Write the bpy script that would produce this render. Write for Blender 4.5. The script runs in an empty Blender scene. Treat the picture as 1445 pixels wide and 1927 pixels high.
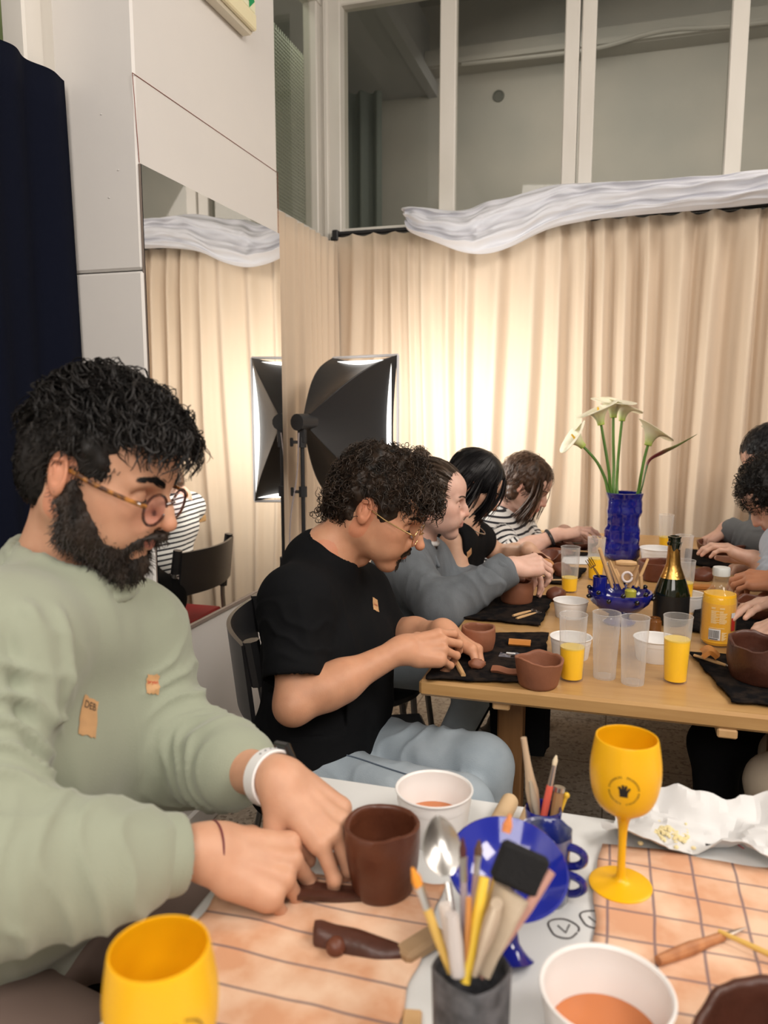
import bpy, math, random
import numpy as np
from mathutils import Matrix, Vector

# ------------------------------------------------------------------ camera, world, light
S = bpy.context.scene
COL = S.collection
F_PX, CX, CY = 1450.0, 722.5, 963.5
PITCH, YAW, CAM_H = math.radians(7.9), math.radians(16.8), 1.31
_cp, _sp = math.cos(PITCH), math.sin(PITCH)
FW = np.array([-math.sin(YAW)*_cp, math.cos(YAW)*_cp, -_sp])
RT = np.array([math.cos(YAW), math.sin(YAW), 0.0])
UP = np.cross(RT, FW)
CAM = np.array([0, 0, CAM_H])
cd = bpy.data.cameras.new('camera')
cam = bpy.data.objects.new('camera', cd); COL.objects.link(cam)
cam.location = CAM
cam.rotation_euler = (math.radians(90)-PITCH, 0, YAW)
cd.sensor_fit = 'VERTICAL'; cd.sensor_height = 36; cd.lens = F_PX/1927*36
cd.clip_start = 0.02
cd.dof.use_dof = True; cd.dof.focus_distance = 1.75; cd.dof.aperture_fstop = 4.6
S.camera = cam
S.view_settings.view_transform = 'Standard'; S.view_settings.look = 'None'
S.view_settings.gamma = 1; S.view_settings.exposure = 0.0
S.view_settings.use_curve_mapping = False
S.cycles.max_bounces = 8; S.cycles.transparent_max_bounces = 24
S.cycles.use_denoising = True
S.cycles.sample_clamp_indirect = 6
w = bpy.data.worlds.new('world'); S.world = w; w.use_nodes = True
w.node_tree.nodes['Background'].inputs[0].default_value = (0.75, 0.78, 0.85, 1)
w.node_tree.nodes['Background'].inputs[1].default_value = 0.05

def area(name, loc, size, power, color, target=None, rot=None, spread=None):
    l = bpy.data.lights.new(name, 'AREA'); l.shape = 'RECTANGLE'; l.size, l.size_y = size
    l.energy = power; l.color = color
    if spread: l.spread = math.radians(spread)
    o = bpy.data.objects.new(name, l); COL.objects.link(o); o.location = loc
    if target is not None:
        o.rotation_euler = (Vector(target)-Vector(loc)).to_track_quat('-Z', 'Y').to_euler()
    return o
WARM = (1.0, 0.91, 0.82)
area('ceiling_and_fill_light', (1.75, 0.15, 3.2), (1.0, 1.3), 62, WARM, (-0.3, 0.9, .75))
area('ceiling_and_fill_light', (1.7, 2.2, 3.2), (1.0, 1.2), 42, WARM, (-0.1, 2.1, .75))
area('ceiling_and_fill_light', (-0.55, -0.75, 3.3), (1.0, 1.0), 26, (1.0, 0.92, 0.84), (-0.2, 0.8, 0.8))
area('ceiling_and_fill_light', (0.5, -1.7, 2.9), (1.8, 1.2), 46, (1.0, .94, .88), (0.0, 1.6, .8))  # fill added behind the camera, brightens the upright fronts of things
area('softbox_light', (-0.86, 3.08, 1.27), (0.44, 0.56), 11, (1.0, 0.97, 0.9), (-0.2, 3.65, 1.22))
area('next_room_light', (0.6, 4.7, 3.62), (3.6, 0.9), 36, (1.0, 0.95, 0.87), (1.0, 5.9, 1.6))

# ------------------------------------------------------------------ pixel ray -> place in the room
def ray(x, y): return FW + RT*(x-CX)/F_PX - UP*(y-CY)/F_PX
def at(x, y, z=None, X=None, Y=None, d=None):
    v = ray(x, y)
    t = (z-CAM_H)/v[2] if z is not None else X/v[0] if X is not None else Y/v[1] if Y is not None else d
    return CAM + v*t

# ------------------------------------------------------------------ materials
MATS = {}
def mat(name, color=(0.8, 0.8, 0.8), rough=0.5, metal=0.0, noise=None, bump=None, sss=0.0, coat=0.0, trans=0.0, ior=1.45,
        emit=None, attr=False, spec=None, sheen=0.0, sss_r=(1, 0.35, 0.2)):
    """noise=(scale, colour2, contrast, stretch) mottles the colour; bump=(scale, strength, stretch)"""
    if name in MATS: return MATS[name]
    m = bpy.data.materials.new(name); m.use_nodes = True
    nt = m.node_tree; b = nt.nodes['Principled BSDF']
    b.inputs['Base Color'].default_value = (*color, 1); b.inputs['Roughness'].default_value = rough
    b.inputs['Metallic'].default_value = metal; b.inputs['IOR'].default_value = ior
    if sss: b.inputs['Subsurface Weight'].default_value = sss; b.inputs['Subsurface Radius'].default_value = sss_r; b.inputs['Subsurface Scale'].default_value = 0.008
    if coat: b.inputs['Coat Weight'].default_value = coat; b.inputs['Coat Roughness'].default_value = 0.08
    if trans: b.inputs['Transmission Weight'].default_value = trans
    if spec is not None: b.inputs['Specular IOR Level'].default_value = spec
    if sheen: b.inputs['Sheen Weight'].default_value = sheen
    if emit: b.inputs['Emission Color'].default_value = (*emit[0], 1); b.inputs['Emission Strength'].default_value = emit[1]
    tc = nt.nodes.new('ShaderNodeTexCoord')
    def coords(stretch):
        mp = nt.nodes.new('ShaderNodeMapping'); mp.inputs['Scale'].default_value = stretch
        nt.links.new(tc.outputs['Object'], mp.inputs['Vector']); return mp.outputs['Vector']
    csock = None
    if attr:
        a = nt.nodes.new('ShaderNodeAttribute'); a.attribute_name = 'Col'; csock = a.outputs['Color']
    if noise:
        sc, c2, con = noise[:3]; st = noise[3] if len(noise) > 3 else (1, 1, 1)
        n = nt.nodes.new('ShaderNodeTexNoise'); n.inputs['Scale'].default_value = sc; n.inputs['Detail'].default_value = 6
        nt.links.new(coords(st), n.inputs['Vector'])
        r = nt.nodes.new('ShaderNodeValToRGB'); r.color_ramp.elements[0].position = 0.5-0.5/con*0.5; r.color_ramp.elements[1].position = 0.5+0.5/con*0.5
        nt.links.new(n.outputs['Fac'], r.inputs['Fac'])
        mx = nt.nodes.new('ShaderNodeMix'); mx.data_type = 'RGBA'
        nt.links.new(r.outputs['Color'], mx.inputs[0])
        if csock: nt.links.new(csock, mx.inputs[6]); mx.blend_type = 'MULTIPLY'
        else: mx.inputs[6].default_value = (*color, 1)
        mx.inputs[7].default_value = (*c2, 1)
        csock = mx.outputs[2]
    if csock: nt.links.new(csock, b.inputs['Base Color'])
    if bump:
        sc, stg = bump[:2]; st = bump[2] if len(bump) > 2 else (1, 1, 1)
        n = nt.nodes.new('ShaderNodeTexNoise'); n.inputs['Scale'].default_value = sc; n.inputs['Detail'].default_value = 5
        nt.links.new(coords(st), n.inputs['Vector'])
        bp = nt.nodes.new('ShaderNodeBump'); bp.inputs['Strength'].default_value = stg; bp.inputs['Distance'].default_value = 0.002
        nt.links.new(n.outputs['Fac'], bp.inputs['Height']); nt.links.new(bp.outputs['Normal'], b.inputs['Normal'])
    MATS[name] = m; return m

def clear_mat(name, tint=(1, 1, 1), haze=0.05, rough=0.05, body=(0.9, 0.9, 0.9), edge=0.35):
    """thin clear or milky sheet: mostly see-through, some body colour, mirror-like at grazing angles"""
    if name in MATS: return MATS[name]
    m = bpy.data.materials.new(name); m.use_nodes = True; nt = m.node_tree; nt.nodes.clear()
    o = nt.nodes.new('ShaderNodeOutputMaterial'); t = nt.nodes.new('ShaderNodeBsdfTransparent'); t.inputs[0].default_value = (*tint, 1)
    d = nt.nodes.new('ShaderNodeBsdfDiffuse'); d.inputs[0].default_value = (*body, 1)
    tl = nt.nodes.new('ShaderNodeBsdfTranslucent'); tl.inputs[0].default_value = (*body, 1)
    ad = nt.nodes.new('ShaderNodeMixShader'); ad.inputs[0].default_value = 0.5
    nt.links.new(d.outputs[0], ad.inputs[1]); nt.links.new(tl.outputs[0], ad.inputs[2])
    lw = nt.nodes.new('ShaderNodeLayerWeight'); lw.inputs[0].default_value = edge
    mr = nt.nodes.new('ShaderNodeMapRange'); mr.inputs[3].default_value = haze; mr.inputs[4].default_value = min(1, haze*2+0.1)
    nt.links.new(lw.outputs['Facing'], mr.inputs[0])
    m1 = nt.nodes.new('ShaderNodeMixShader'); nt.links.new(mr.outputs[0], m1.inputs[0]); nt.links.new(t.outputs[0], m1.inputs[1]); nt.links.new(ad.outputs[0], m1.inputs[2])
    g = nt.nodes.new('ShaderNodeBsdfGlossy'); g.inputs['Roughness'].default_value = rough
    m2 = nt.nodes.new('ShaderNodeMixShader'); fr = nt.nodes.new('ShaderNodeFresnel'); fr.inputs[0].default_value = 1.45
    ge = nt.nodes.new('ShaderNodeNewGeometry'); ng = nt.nodes.new('ShaderNodeMath'); ng.operation = 'MULTIPLY_ADD'; ng.inputs[1].default_value = -1; ng.inputs[2].default_value = 1; nt.links.new(ge.outputs['Backfacing'], ng.inputs[0])
    mu = nt.nodes.new('ShaderNodeMath'); mu.operation = 'MULTIPLY'; nt.links.new(fr.outputs[0], mu.inputs[0]); nt.links.new(ng.outputs[0], mu.inputs[1]); nt.links.new(mu.outputs[0], m2.inputs[0]); nt.links.new(m1.outputs[0], m2.inputs[1]); nt.links.new(g.outputs[0], m2.inputs[2])
    nt.links.new(m2.outputs[0], o.inputs[0]); MATS[name] = m; return m

# ------------------------------------------------------------------ mesh building
class MB:
    def __init__(s): s.v = []; s.f = []; s.m = []; s.n = 0; s.mi = 0
    def add(s, v, f):
        v = np.asarray(v, float).reshape(-1, 3); s.v.append(v)
        for q in f: s.f.append([i+s.n for i in q]); s.m.append(s.mi)
        s.n += len(v); return s
    def box(s, c, size, R=None, bev=0.0):
        hx, hy, hz = [q/2 for q in size]; c = np.array(c, float)
        b = min(bev, hx*.49, hy*.49, hz*.49)
        if b <= 0:
            v = np.array([[x, y, z] for x in (-hx, hx) for y in (-hy, hy) for z in (-hz, hz)])
            f = [(0, 1, 3, 2), (4, 6, 7, 5), (0, 4, 5, 1), (2, 3, 7, 6), (0, 2, 6, 4), (1, 5, 7, 3)]
        else:
            v = []; ix = {}
            for sx in (-1, 1):
                for sy in (-1, 1):
                    for sz in (-1, 1):
                        for a in range(3):
                            p = [sx*(hx-b), sy*(hy-b), sz*(hz-b)]; p[a] += (sx, sy, sz)[a]*b
                            ix[(sx, sy, sz, a)] = len(v); v.append(p)
            f = []
            for a in range(3):
                for sg in (-1, 1):
                    o = [q for q in range(3) if q != a]; q4 = []
                    for u_, w_ in ((-1, -1), (1, -1), (1, 1), (-1, 1)):
                        k = [0, 0, 0]; k[a] = sg; k[o[0]] = u_; k[o[1]] = w_; q4.append(ix[(*k, a)])
                    f.append(q4)
            for a in range(3):
                o = [q for q in range(3) if q != a]
                for u_ in (-1, 1):
                    for w_ in (-1, 1):
                        k0 = [0, 0, 0]; k0[a] = -1; k0[o[0]] = u_; k0[o[1]] = w_; k1 = list(k0); k1[a] = 1
                        f.append((ix[(*k0, o[0])], ix[(*k1, o[0])], ix[(*k1, o[1])], ix[(*k0, o[1])]))
            for sx in (-1, 1):
                for sy in (-1, 1):
                    for sz in (-1, 1): f.append([ix[(sx, sy, sz, a)] for a in range(3)])
            v = np.array(v)
        if R is not None: v = v@np.asarray(R).T
        return s.add(v+c, f)
    def lathe(s, prof, c=(0, 0, 0), n=32, R=None, wob=None, cap=False):
        """prof: [(r, z)...]; wob(theta, z) -> radius factor"""
        th = np.linspace(0, 2*np.pi, n, endpoint=False); v = []
        for j, (r, z) in enumerate(prof):
            rr = np.array([r*(wob(t, j/(len(prof)-1)) if wob else 1) for t in th])
            v.append(np.stack([rr*np.cos(th), rr*np.sin(th), np.full(n, z)], 1))
        v = np.concatenate(v); f = []
        for j in range(len(prof)-1):
            for i in range(n):
                k = (i+1) % n; f.append((j*n+i, j*n+k, (j+1)*n+k, (j+1)*n+i))
        if cap: f.append(list(range(n))[::-1]); f.append([(len(prof)-1)*n+i for i in range(n)])
        if R is not None: v = v@np.asarray(R).T
        return s.add(v+np.array(c, float), f)
    def tube(s, path, rad, n=8, cap=True, flat=1.0):
        P = np.asarray(path, float); m = len(P)
        rad = np.full(m, rad, float) if np.isscalar(rad) else np.asarray(rad, float)
        T = np.gradient(P, axis=0); T /= np.linalg.norm(T, axis=1)[:, None]+1e-12
        a = np.array([0, 0, 1.]) if abs(T[0][2]) < .9 else np.array([1., 0, 0])
        v = []; th = np.linspace(0, 2*np.pi, n, endpoint=False); N = None
        for i in range(m):
            N = a-T[i]*(a@T[i]) if N is None else N-T[i]*(N@T[i]); N = N/(np.linalg.norm(N)+1e-12); B = np.cross(T[i], N)
            v.append(P[i]+rad[i]*(np.cos(th)[:, None]*N*flat+np.sin(th)[:, None]*B))
        f = [(i*n+j, i*n+(j+1) % n, (i+1)*n+(j+1) % n, (i+1)*n+j) for i in range(m-1) for j in range(n)]
        if cap: f.append(list(range(n))[::-1]); f.append([(m-1)*n+i for i in range(n)])
        return s.add(np.concatenate(v), f)
    def ball(s, c, r, n=12, R=None):
        r = np.array([r]*3 if np.isscalar(r) else r, float); k = n//2+1
        v = [[0, 0, 1]]+[[math.sin(math.pi*i/k)*math.cos(2*math.pi*j/n), math.sin(math.pi*i/k)*math.sin(2*math.pi*j/n), math.cos(math.pi*i/k)] for i in range(1, k) for j in range(n)]+[[0, 0, -1]]
        f = [(0, 1+j, 1+(j+1) % n) for j in range(n)]
        for i in range(k-2): f += [(1+i*n+j, 1+(i+1)*n+j, 1+(i+1)*n+(j+1) % n, 1+i*n+(j+1) % n) for j in range(n)]
        L = len(v)-1; f += [(L, L-n+(j+1) % n, L-n+j) for j in range(n)]
        v = np.array(v)*r
        if R is not None: v = v@np.asarray(R).T
        return s.add(v+np.array(c, float), f)
    def grid(s, fn, nu, nv, closed_u=False, thick=None):
        """surface fn(u,v)->xyz, u,v in 0..1; thick gives it a back side"""
        P = np.array([[fn(i/(nu if closed_u else nu-1), j/(nv-1)) for j in range(nv)] for i in range(nu)], float)
        ni = nu if closed_u else nu-1
        f = [(i*nv+j, ((i+1) % nu)*nv+j, ((i+1) % nu)*nv+j+1, i*nv+j+1) for i in range(ni) for j in range(nv-1)]
        if thick is None: return s.add(P.reshape(-1, 3), f)
        du = np.gradient(P, axis=0); dv = np.gradient(P, axis=1); N = np.cross(du, dv); N /= np.linalg.norm(N, axis=2)[..., None]+1e-12
        Q = P-N*thick; n0 = nu*nv
        f2 = [tuple(q+n0 for q in reversed(t)) for t in f]
        rim = []
        if not closed_u:
            rim += [(j, j+1, n0+j+1, n0+j) for j in range(nv-1)]
            b = (nu-1)*nv; rim += [(b+j+1, b+j, n0+b+j, n0+b+j+1) for j in range(nv-1)]
        rim += [(((i+1) % nu)*nv, i*nv, n0+i*nv, n0+((i+1) % nu)*nv) for i in range(ni)]
        e = nv-1; rim += [(i*nv+e, ((i+1) % nu)*nv+e, n0+((i+1) % nu)*nv+e, n0+i*nv+e) for i in range(ni)]
        return s.add(np.concatenate([P.reshape(-1, 3), Q.reshape(-1, 3)]), f+f2+rim)
    def ext(s, poly, z0, z1, R=None, c=(0, 0, 0)):
        n = len(poly); v = np.array([[x, y, z0] for x, y in poly]+[[x, y, z1] for x, y in poly], float)
        f = [list(range(n))[::-1], [n+i for i in range(n)]]+[(i, (i+1) % n, n+(i+1) % n, n+i) for i in range(n)]
        if R is not None: v = v@np.asarray(R).T
        return s.add(v+np.array(c, float), f)

def link(name, V, Fc, m, parent=None, sharp=35, mi=None, col=None, off=None):
    me = bpy.data.meshes.new(name); V = np.asarray(V, float)
    if off is not None: V = V-np.asarray(off)
    if isinstance(Fc, np.ndarray):
        me.vertices.add(len(V)); me.vertices.foreach_set('co', V.astype(np.float32).ravel())
        k = Fc.shape[1]; me.loops.add(Fc.size); me.loops.foreach_set('vertex_index', Fc.astype(np.int32).ravel())
        me.polygons.add(len(Fc)); me.polygons.foreach_set('loop_start', np.arange(0, Fc.size, k, dtype=np.int32))
        me.update(calc_edges=True); me.validate()
    else:
        me.from_pydata(V.tolist(), [], Fc)
    ms = m if isinstance(m, (list, tuple)) else [m]
    for q in ms: me.materials.append(q)
    if mi is not None and len(mi) == len(me.polygons): me.polygons.foreach_set('material_index', np.array(mi, dtype=np.int32))
    me.shade_smooth()
    if sharp is not None: me.set_sharp_from_angle(angle=math.radians(sharp))
    if col is not None:
        a = me.color_attributes.new('Col', 'FLOAT_COLOR', 'POINT'); a.data.foreach_set('color', np.concatenate([col, np.ones((len(col), 1))], 1).astype(np.float32).ravel())
    o = bpy.data.objects.new(name, me); COL.objects.link(o)
    if parent is not None: o.parent = parent
    return o
def ob(name, mb, m, parent=None, sharp=35, off=None):
    o = link(name, np.concatenate(mb.v), mb.f, m, parent, sharp, mi=mb.m, off=off)
    import bmesh
    b = bmesh.new(); b.from_mesh(o.data); bmesh.ops.recalc_face_normals(b, faces=b.faces); b.to_mesh(o.data); b.free()
    return o
def tag(o, label=None, cat=None, group=None, kind=None):
    if label: o['label'] = label
    if cat: o['category'] = cat
    if group: o['group'] = group
    if kind: o['kind'] = kind
    return o
def thing(name, label, cat, loc=(0, 0, 0), rz=0, group=None):
    o = bpy.data.objects.new(name, None); COL.objects.link(o); o.empty_display_size = 0.05
    o.location = loc; o.rotation_euler = (0, 0, rz); return tag(o, label, cat, group)
def struct(name, mb, m, parent=None, sharp=35):
    o = ob(name, mb, m, parent, sharp)
    if parent is None: o['kind'] = 'structure'
    return o
def kids(o): return [c for c in bpy.data.objects if c.parent == o]
def dup(root, loc, rz=0, label=None, group=None, _p=None):
    c = root.copy(); COL.objects.link(c)
    if _p is None:
        c.location = loc; c.rotation_euler = (0, 0, rz)
        if label: c['label'] = label
        if group: c['group'] = group
    else: c.parent = _p
    for k in kids(root): dup(k, None, _p=c)
    return c
def rot(rx=0, ry=0, rz=0):
    return np.array((Matrix.Rotation(rz, 3, 'Z')@Matrix.Rotation(ry, 3, 'Y')@Matrix.Rotation(rx, 3, 'X')))
def basis(x, zhint=(0, 0, 1)):
    x = np.array(x, float); x /= np.linalg.norm(x); z = np.array(zhint, float); z = z-x*(x@z); z /= np.linalg.norm(z)
    return np.stack([x, np.cross(z, x), z], 1)
def spline(pts, n=24):
    P = np.array(pts, float); m = len(P); out = []
    for t in np.linspace(0, m-1-1e-9, n):
        i = int(t); u = t-i; p0, p1, p2, p3 = P[max(i-1, 0)], P[i], P[i+1], P[min(i+2, m-1)]
        out.append(.5*((2*p1)+(-p0+p2)*u+(2*p0-5*p1+4*p2-p3)*u*u+(-p0+3*p1-3*p2+p3)*u**3))
    return np.array(out)

# ------------------------------------------------------------------ noise
def _hash(i, j, k, s):
    h = (i*374761393+j*668265263+k*2147483647+s*1274126177) & 0xffffffff
    h = ((h ^ (h >> 13))*1274126177) & 0xffffffff
    return ((h ^ (h >> 16)) & 0xffff)/65535.0
def vnoise(P, seed=0):
    P = np.asarray(P, float); I = np.floor(P).astype(np.int64); f = P-I; f = f*f*(3-2*f); r = 0
    for a in (0, 1):
        for b in (0, 1):
            for c in (0, 1):
                w_ = (f[..., 0] if a else 1-f[..., 0])*(f[..., 1] if b else 1-f[..., 1])*(f[..., 2] if c else 1-f[..., 2])
                r = r+w_*_hash(I[..., 0]+a, I[..., 1]+b, I[..., 2]+c, seed)
    return r*2-1
def fbm(P, seed=0, o=3):
    return sum(vnoise(np.asarray(P)*2**i, seed+i)/2**i for i in range(o))

# ------------------------------------------------------------------ soft solids (signed distance fields)
class Soft:
    def __init__(s): s.p = []
    def rc(s, a, b, ra, rb=None, k=.01, op=1):
        s.p.append(('rc', np.array(a, float), np.array(b, float), ra, ra if rb is None else rb, k, op)); return s
    def el(s, c, r, R=None, k=.01, op=1):
        s.p.append(('el', np.array(c, float), np.eye(3) if R is None else np.array(R, float), np.array([r]*3 if np.isscalar(r) else r, float), 0, k, op)); return s
    def bx(s, c, h, R=None, rad=.004, k=.003, op=1):
        s.p.append(('bx', np.array(c, float), np.eye(3) if R is None else np.array(R, float), np.array(h, float), rad, k, op)); return s
    def bounds(s, q):
        if q[0] == 'rc': r = max(q[3], q[4]); return np.minimum(q[1], q[2])-r, np.maximum(q[1], q[2])+r
        e = np.abs(q[2])@(q[3]+(q[4] if q[0] == 'bx' else 0)); return q[1]-e, q[1]+e
    def ev(s, q, P):
        if q[0] == 'rc':
            a, b, ra, rb = q[1:5]; ba = b-a; L = ba@ba+1e-12; pa = P-a
            h = np.clip((pa@ba)/L, 0, 1); return np.linalg.norm(pa-h[..., None]*ba, axis=-1)-(ra+(rb-ra)*h)
        p = (P-q[1])@q[2]
        if q[0] == 'el':
            k0 = np.linalg.norm(p/q[3], axis=-1); k1 = np.linalg.norm(p/q[3]**2, axis=-1)+1e-9; return k0*(k0-1)/k1
        e = np.abs(p)-q[3]; return np.linalg.norm(np.maximum(e, 0), axis=-1)+np.minimum(e.max(-1), 0)-q[4]
    def mesh(s, cell=.003, lo=None, hi=None, smooth=1):
        pos = [q for q in s.p if q[6] == 1]; B = [s.bounds(q) for q in pos]
        L = np.min([b[0] for b in B], 0)-3*cell; Hh = np.max([b[1] for b in B], 0)+3*cell
        if lo is not None: L = np.maximum(L, lo)
        if hi is not None: Hh = np.minimum(Hh, hi)
        n = np.ceil((Hh-L)/cell).astype(int)+1
        D = np.full(n, .05, np.float32)
        ax = [L[i]+cell*np.arange(n[i]) for i in range(3)]
        for q in s.p:
            b0, b1 = s.bounds(q); m = q[5]+2.5*cell
            i0 = np.clip(np.floor((b0-m-L)/cell).astype(int), 0, n); i1 = np.clip(np.ceil((b1+m-L)/cell).astype(int)+1, 0, n)
            if (i1 <= i0).any(): continue
            sl = tuple(slice(i0[a], i1[a]) for a in range(3))
            P = np.stack(np.meshgrid(ax[0][sl[0]], ax[1][sl[1]], ax[2][sl[2]], indexing='ij'), -1)
            d = s.ev(q, P).astype(np.float32); o = D[sl]; k = max(q[5], 1e-5)
            if q[6] == 1:
                h = np.maximum(k-np.abs(d-o), 0)/k; D[sl] = np.minimum(d, o)-h*h*k*.25
            else:
                d = -d; h = np.maximum(k-np.abs(d-o), 0)/k; D[sl] = np.maximum(d, o)+h*h*k*.25
        D[0], D[-1] = .01, .01; D[:, 0], D[:, -1] = .01, .01; D[:, :, 0], D[:, :, -1] = .01, .01
        G = D < 0
        c8 = [G[a:n[0]-1+a, b:n[1]-1+b, c:n[2]-1+c] for a in (0, 1) for b in (0, 1) for c in (0, 1)]
        anyv = np.zeros(c8[0].shape, bool); allv = np.ones(c8[0].shape, bool)
        for c in c8: anyv |= c; allv &= c
        act = np.argwhere(anyv & ~allv)
        idx = np.full(c8[0].shape, -1, np.int32); idx[act[:, 0], act[:, 1], act[:, 2]] = np.arange(len(act))
        cor = np.array([[a, b, c] for a in (0, 1) for b in (0, 1) for c in (0, 1)])
        val = [D[act[:, 0]+a, act[:, 1]+b, act[:, 2]+c] for a, b, c in cor]
        acc = np.zeros((len(act), 3)); cnt = np.zeros(len(act))
        for i in range(8):
            for j in range(i+1, 8):
                if np.abs(cor[i]-cor[j]).sum() != 1: continue
                x = (val[i] < 0) != (val[j] < 0); t = val[i][x]/(val[i][x]-val[j][x])
                acc[x] += cor[i]+(cor[j]-cor[i])*t[:, None]; cnt[x] += 1
        V = L+cell*(act+acc/cnt[:, None]); Fs = []
        for a in range(3):
            s0 = [slice(0, n[i]) for i in range(3)]; s1 = list(s0); s0[a] = slice(0, n[a]-1); s1[a] = slice(1, n[a])
            g0, g1 = G[tuple(s0)], G[tuple(s1)]; E = np.argwhere(g0 != g1); fl = g0[E[:, 0], E[:, 1], E[:, 2]]
            b, c = (a+1) % 3, (a+2) % 3
            def at_(db, dc):
                q = E.copy(); q[:, b] += db; q[:, c] += dc; return idx[q[:, 0], q[:, 1], q[:, 2]]
            ok = (E[:, b] > 0) & (E[:, c] > 0) & (E[:, b] < n[b]-1) & (E[:, c] < n[c]-1); E = E[ok]; fl = fl[ok]
            Q = np.stack([at_(-1, -1), at_(0, -1), at_(0, 0), at_(-1, 0)], 1); Q[~fl] = Q[~fl][:, ::-1]; Fs.append(Q)
        Fq = np.concatenate(Fs); Fq = Fq[(Fq >= 0).all(1)]
        for _ in range(smooth): V = relax(V, Fq, .5)
        return V, Fq
def relax(V, Fq, t=.5):
    s = np.zeros_like(V); c = np.zeros(len(V)); k = Fq.shape[1]
    for i in range(k):
        a, b = Fq[:, i], Fq[:, (i+1) % k]
        for x in range(3): s[:, x] += np.bincount(a, V[b, x], len(V))+np.bincount(b, V[a, x], len(V))
        c += np.bincount(a, minlength=len(V))+np.bincount(b, minlength=len(V))
    c = np.maximum(c, 1)
    return V+(s/c[:, None]-V)*t
def vnormals(V, Fq):
    n = np.cross(V[Fq[:, 2]]-V[Fq[:, 0]], V[Fq[:, 3]]-V[Fq[:, 1]]); N = np.zeros_like(V)
    for i in range(4):
        for x in range(3): N[:, x] += np.bincount(Fq[:, i], n[:, x], len(V))
    return N/(np.linalg.norm(N, axis=1)[:, None]+1e-12)
def join_vf(parts):
    V = []; Fq = []; n = 0
    for v, f in parts: V.append(v); Fq.append(f+n); n += len(v)
    return np.concatenate(V), np.concatenate(Fq)
def seg_d(P, a, b):
    a = np.array(a, float); b = np.array(b, float); ba = b-a; h = np.clip(((P-a)@ba)/(ba@ba+1e-12), 0, 1)
    return np.linalg.norm(P-a-h[:, None]*ba, axis=1), h
# ------------------------------------------------------------------ people
from mathutils.bvhtree import BVHTree
SKIN = {}
def skin_mat(name): return mat(name, (1, 1, 1), 0.5, attr=True, noise=(45, (0.93, 0.88, 0.86), 1.2), bump=(350, 0.12), sss=0.12)
def hair_mat(name, c, rough=0.38, c2=None): return mat(name, c, rough, noise=(60, c2 or tuple(min(1, q*2.2+.01) for q in c), 1.5, (1, 1, .3)), spec=0.32)

def head_prims(s, c, R, sc=1.0, o=None):
    o = o or {}; W = lambda x, y, z: c+R@(np.array([x, y, z])*sc)
    e = lambda p, r, k=.02, op=1, Rl=None: s.el(W(*p), np.array([r]*3 if np.isscalar(r) else r)*sc, R if Rl is None else R@Rl, k*sc, op)
    l = lambda a, b, ra, rb=None, k=.015, op=1: s.rc(W(*a), W(*b), ra*sc, (ra if rb is None else rb)*sc, k*sc, op)
    fem = o.get('fem', 0); nl = o.get('nose', 0)
    e((-.014, 0, .034), (.097, .076, .088))
    e((.022, 0, -.022), (.070, .061, .085), .03)
    e((.05, 0, .045), (.048, .058, .045), .03)
    for y in (-1, 1):
        l((-.008, y*.052, -.05), (.07, y*.015, -.098), .017-.002*fem, .016-.002*fem, .03)
        l((-.006, y*.058, -.01), (-.008, y*.053, -.05), .014, .016, .03)
        e((.058, y*.043, -.022), (.026, .022, .022), .03)
        l((.086, y*.012, .019), (.074, y*.046, .018), .0115-.003*fem, .009, .016)
        e((.090, y*.033, .000), (.019, .018, .0125), .012, -1)
        e((.0735, y*.032, -.001), .0140, .004)
        l((.083, y*.018, -.0145), (.078, y*.046, -.0105), .0045, .004, .01)
        e((.099, y*.0115, -.036), (.011, .0078, .0085), .007)
        e((.074, y*.022, -.055), (.02, .02, .022), .022)
        e((.062, y*.037, -.06), (.022, .018, .024), .03)
    e((.076, 0, -.101), (.021, .024, .019), .022)
    l((.089, 0, .012), (.106+nl*.3, 0, -.014), .0075, .0092, .014)
    l((.104+nl*.3, 0, -.012), (.1125+nl, 0, -.031), .009, .0115, .008)
    e((.088, 0, -.057), (.016, .026, .018), .016)
    for y in (-1, 1):
        e((.103+nl*.5, y*.0065, -.0435), (.007, .0035, .004), .003, -1)
    op = o.get('smile', 0)
    for y in (-1, 1):
        l((.1035, 0, -.0590), (.090, y*.024, -.0655+op*.006), .0052, .0028, .005)
        l((.1005, 0, -.0705), (.088, y*.021, -.0665+op*.006), .0068, .0030, .005)
        l((.1125, 0, -.0650), (.095, y*.026, -.0655+op*.007), .0016, .0014, .002, -1)
    for y in (-1, 1):
        T = rot(0, math.radians(-14), math.radians(y*24))
        ey = y*.0755
        e((-.012, ey+y*.006, -.002), (.0185, .0068, .031), .006, 1, T)
        e((-.011, ey+y*.0115, .004), (.0125, .0055, .020), .004, -1, T)
        e((-.008, ey+y*.006, -.006), (.007, .0042, .013), .004, 1, T)
        e((-.006, ey+y*.003, -.024), (.008, .0055, .0085), .006)
        l((-.020, ey+y*.009, .014), (-.008, ey+y*.0095, .019), .0030, .0026, .003)
        l((.000, ey+y*.004, -.008), (-.004, ey+y*.005, -.018), .0036, .003, .003)
        l((-.017, ey+y*.009, .006), (-.013, ey+y*.008, -.010), .0026, .0026, .004)
    return W
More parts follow.
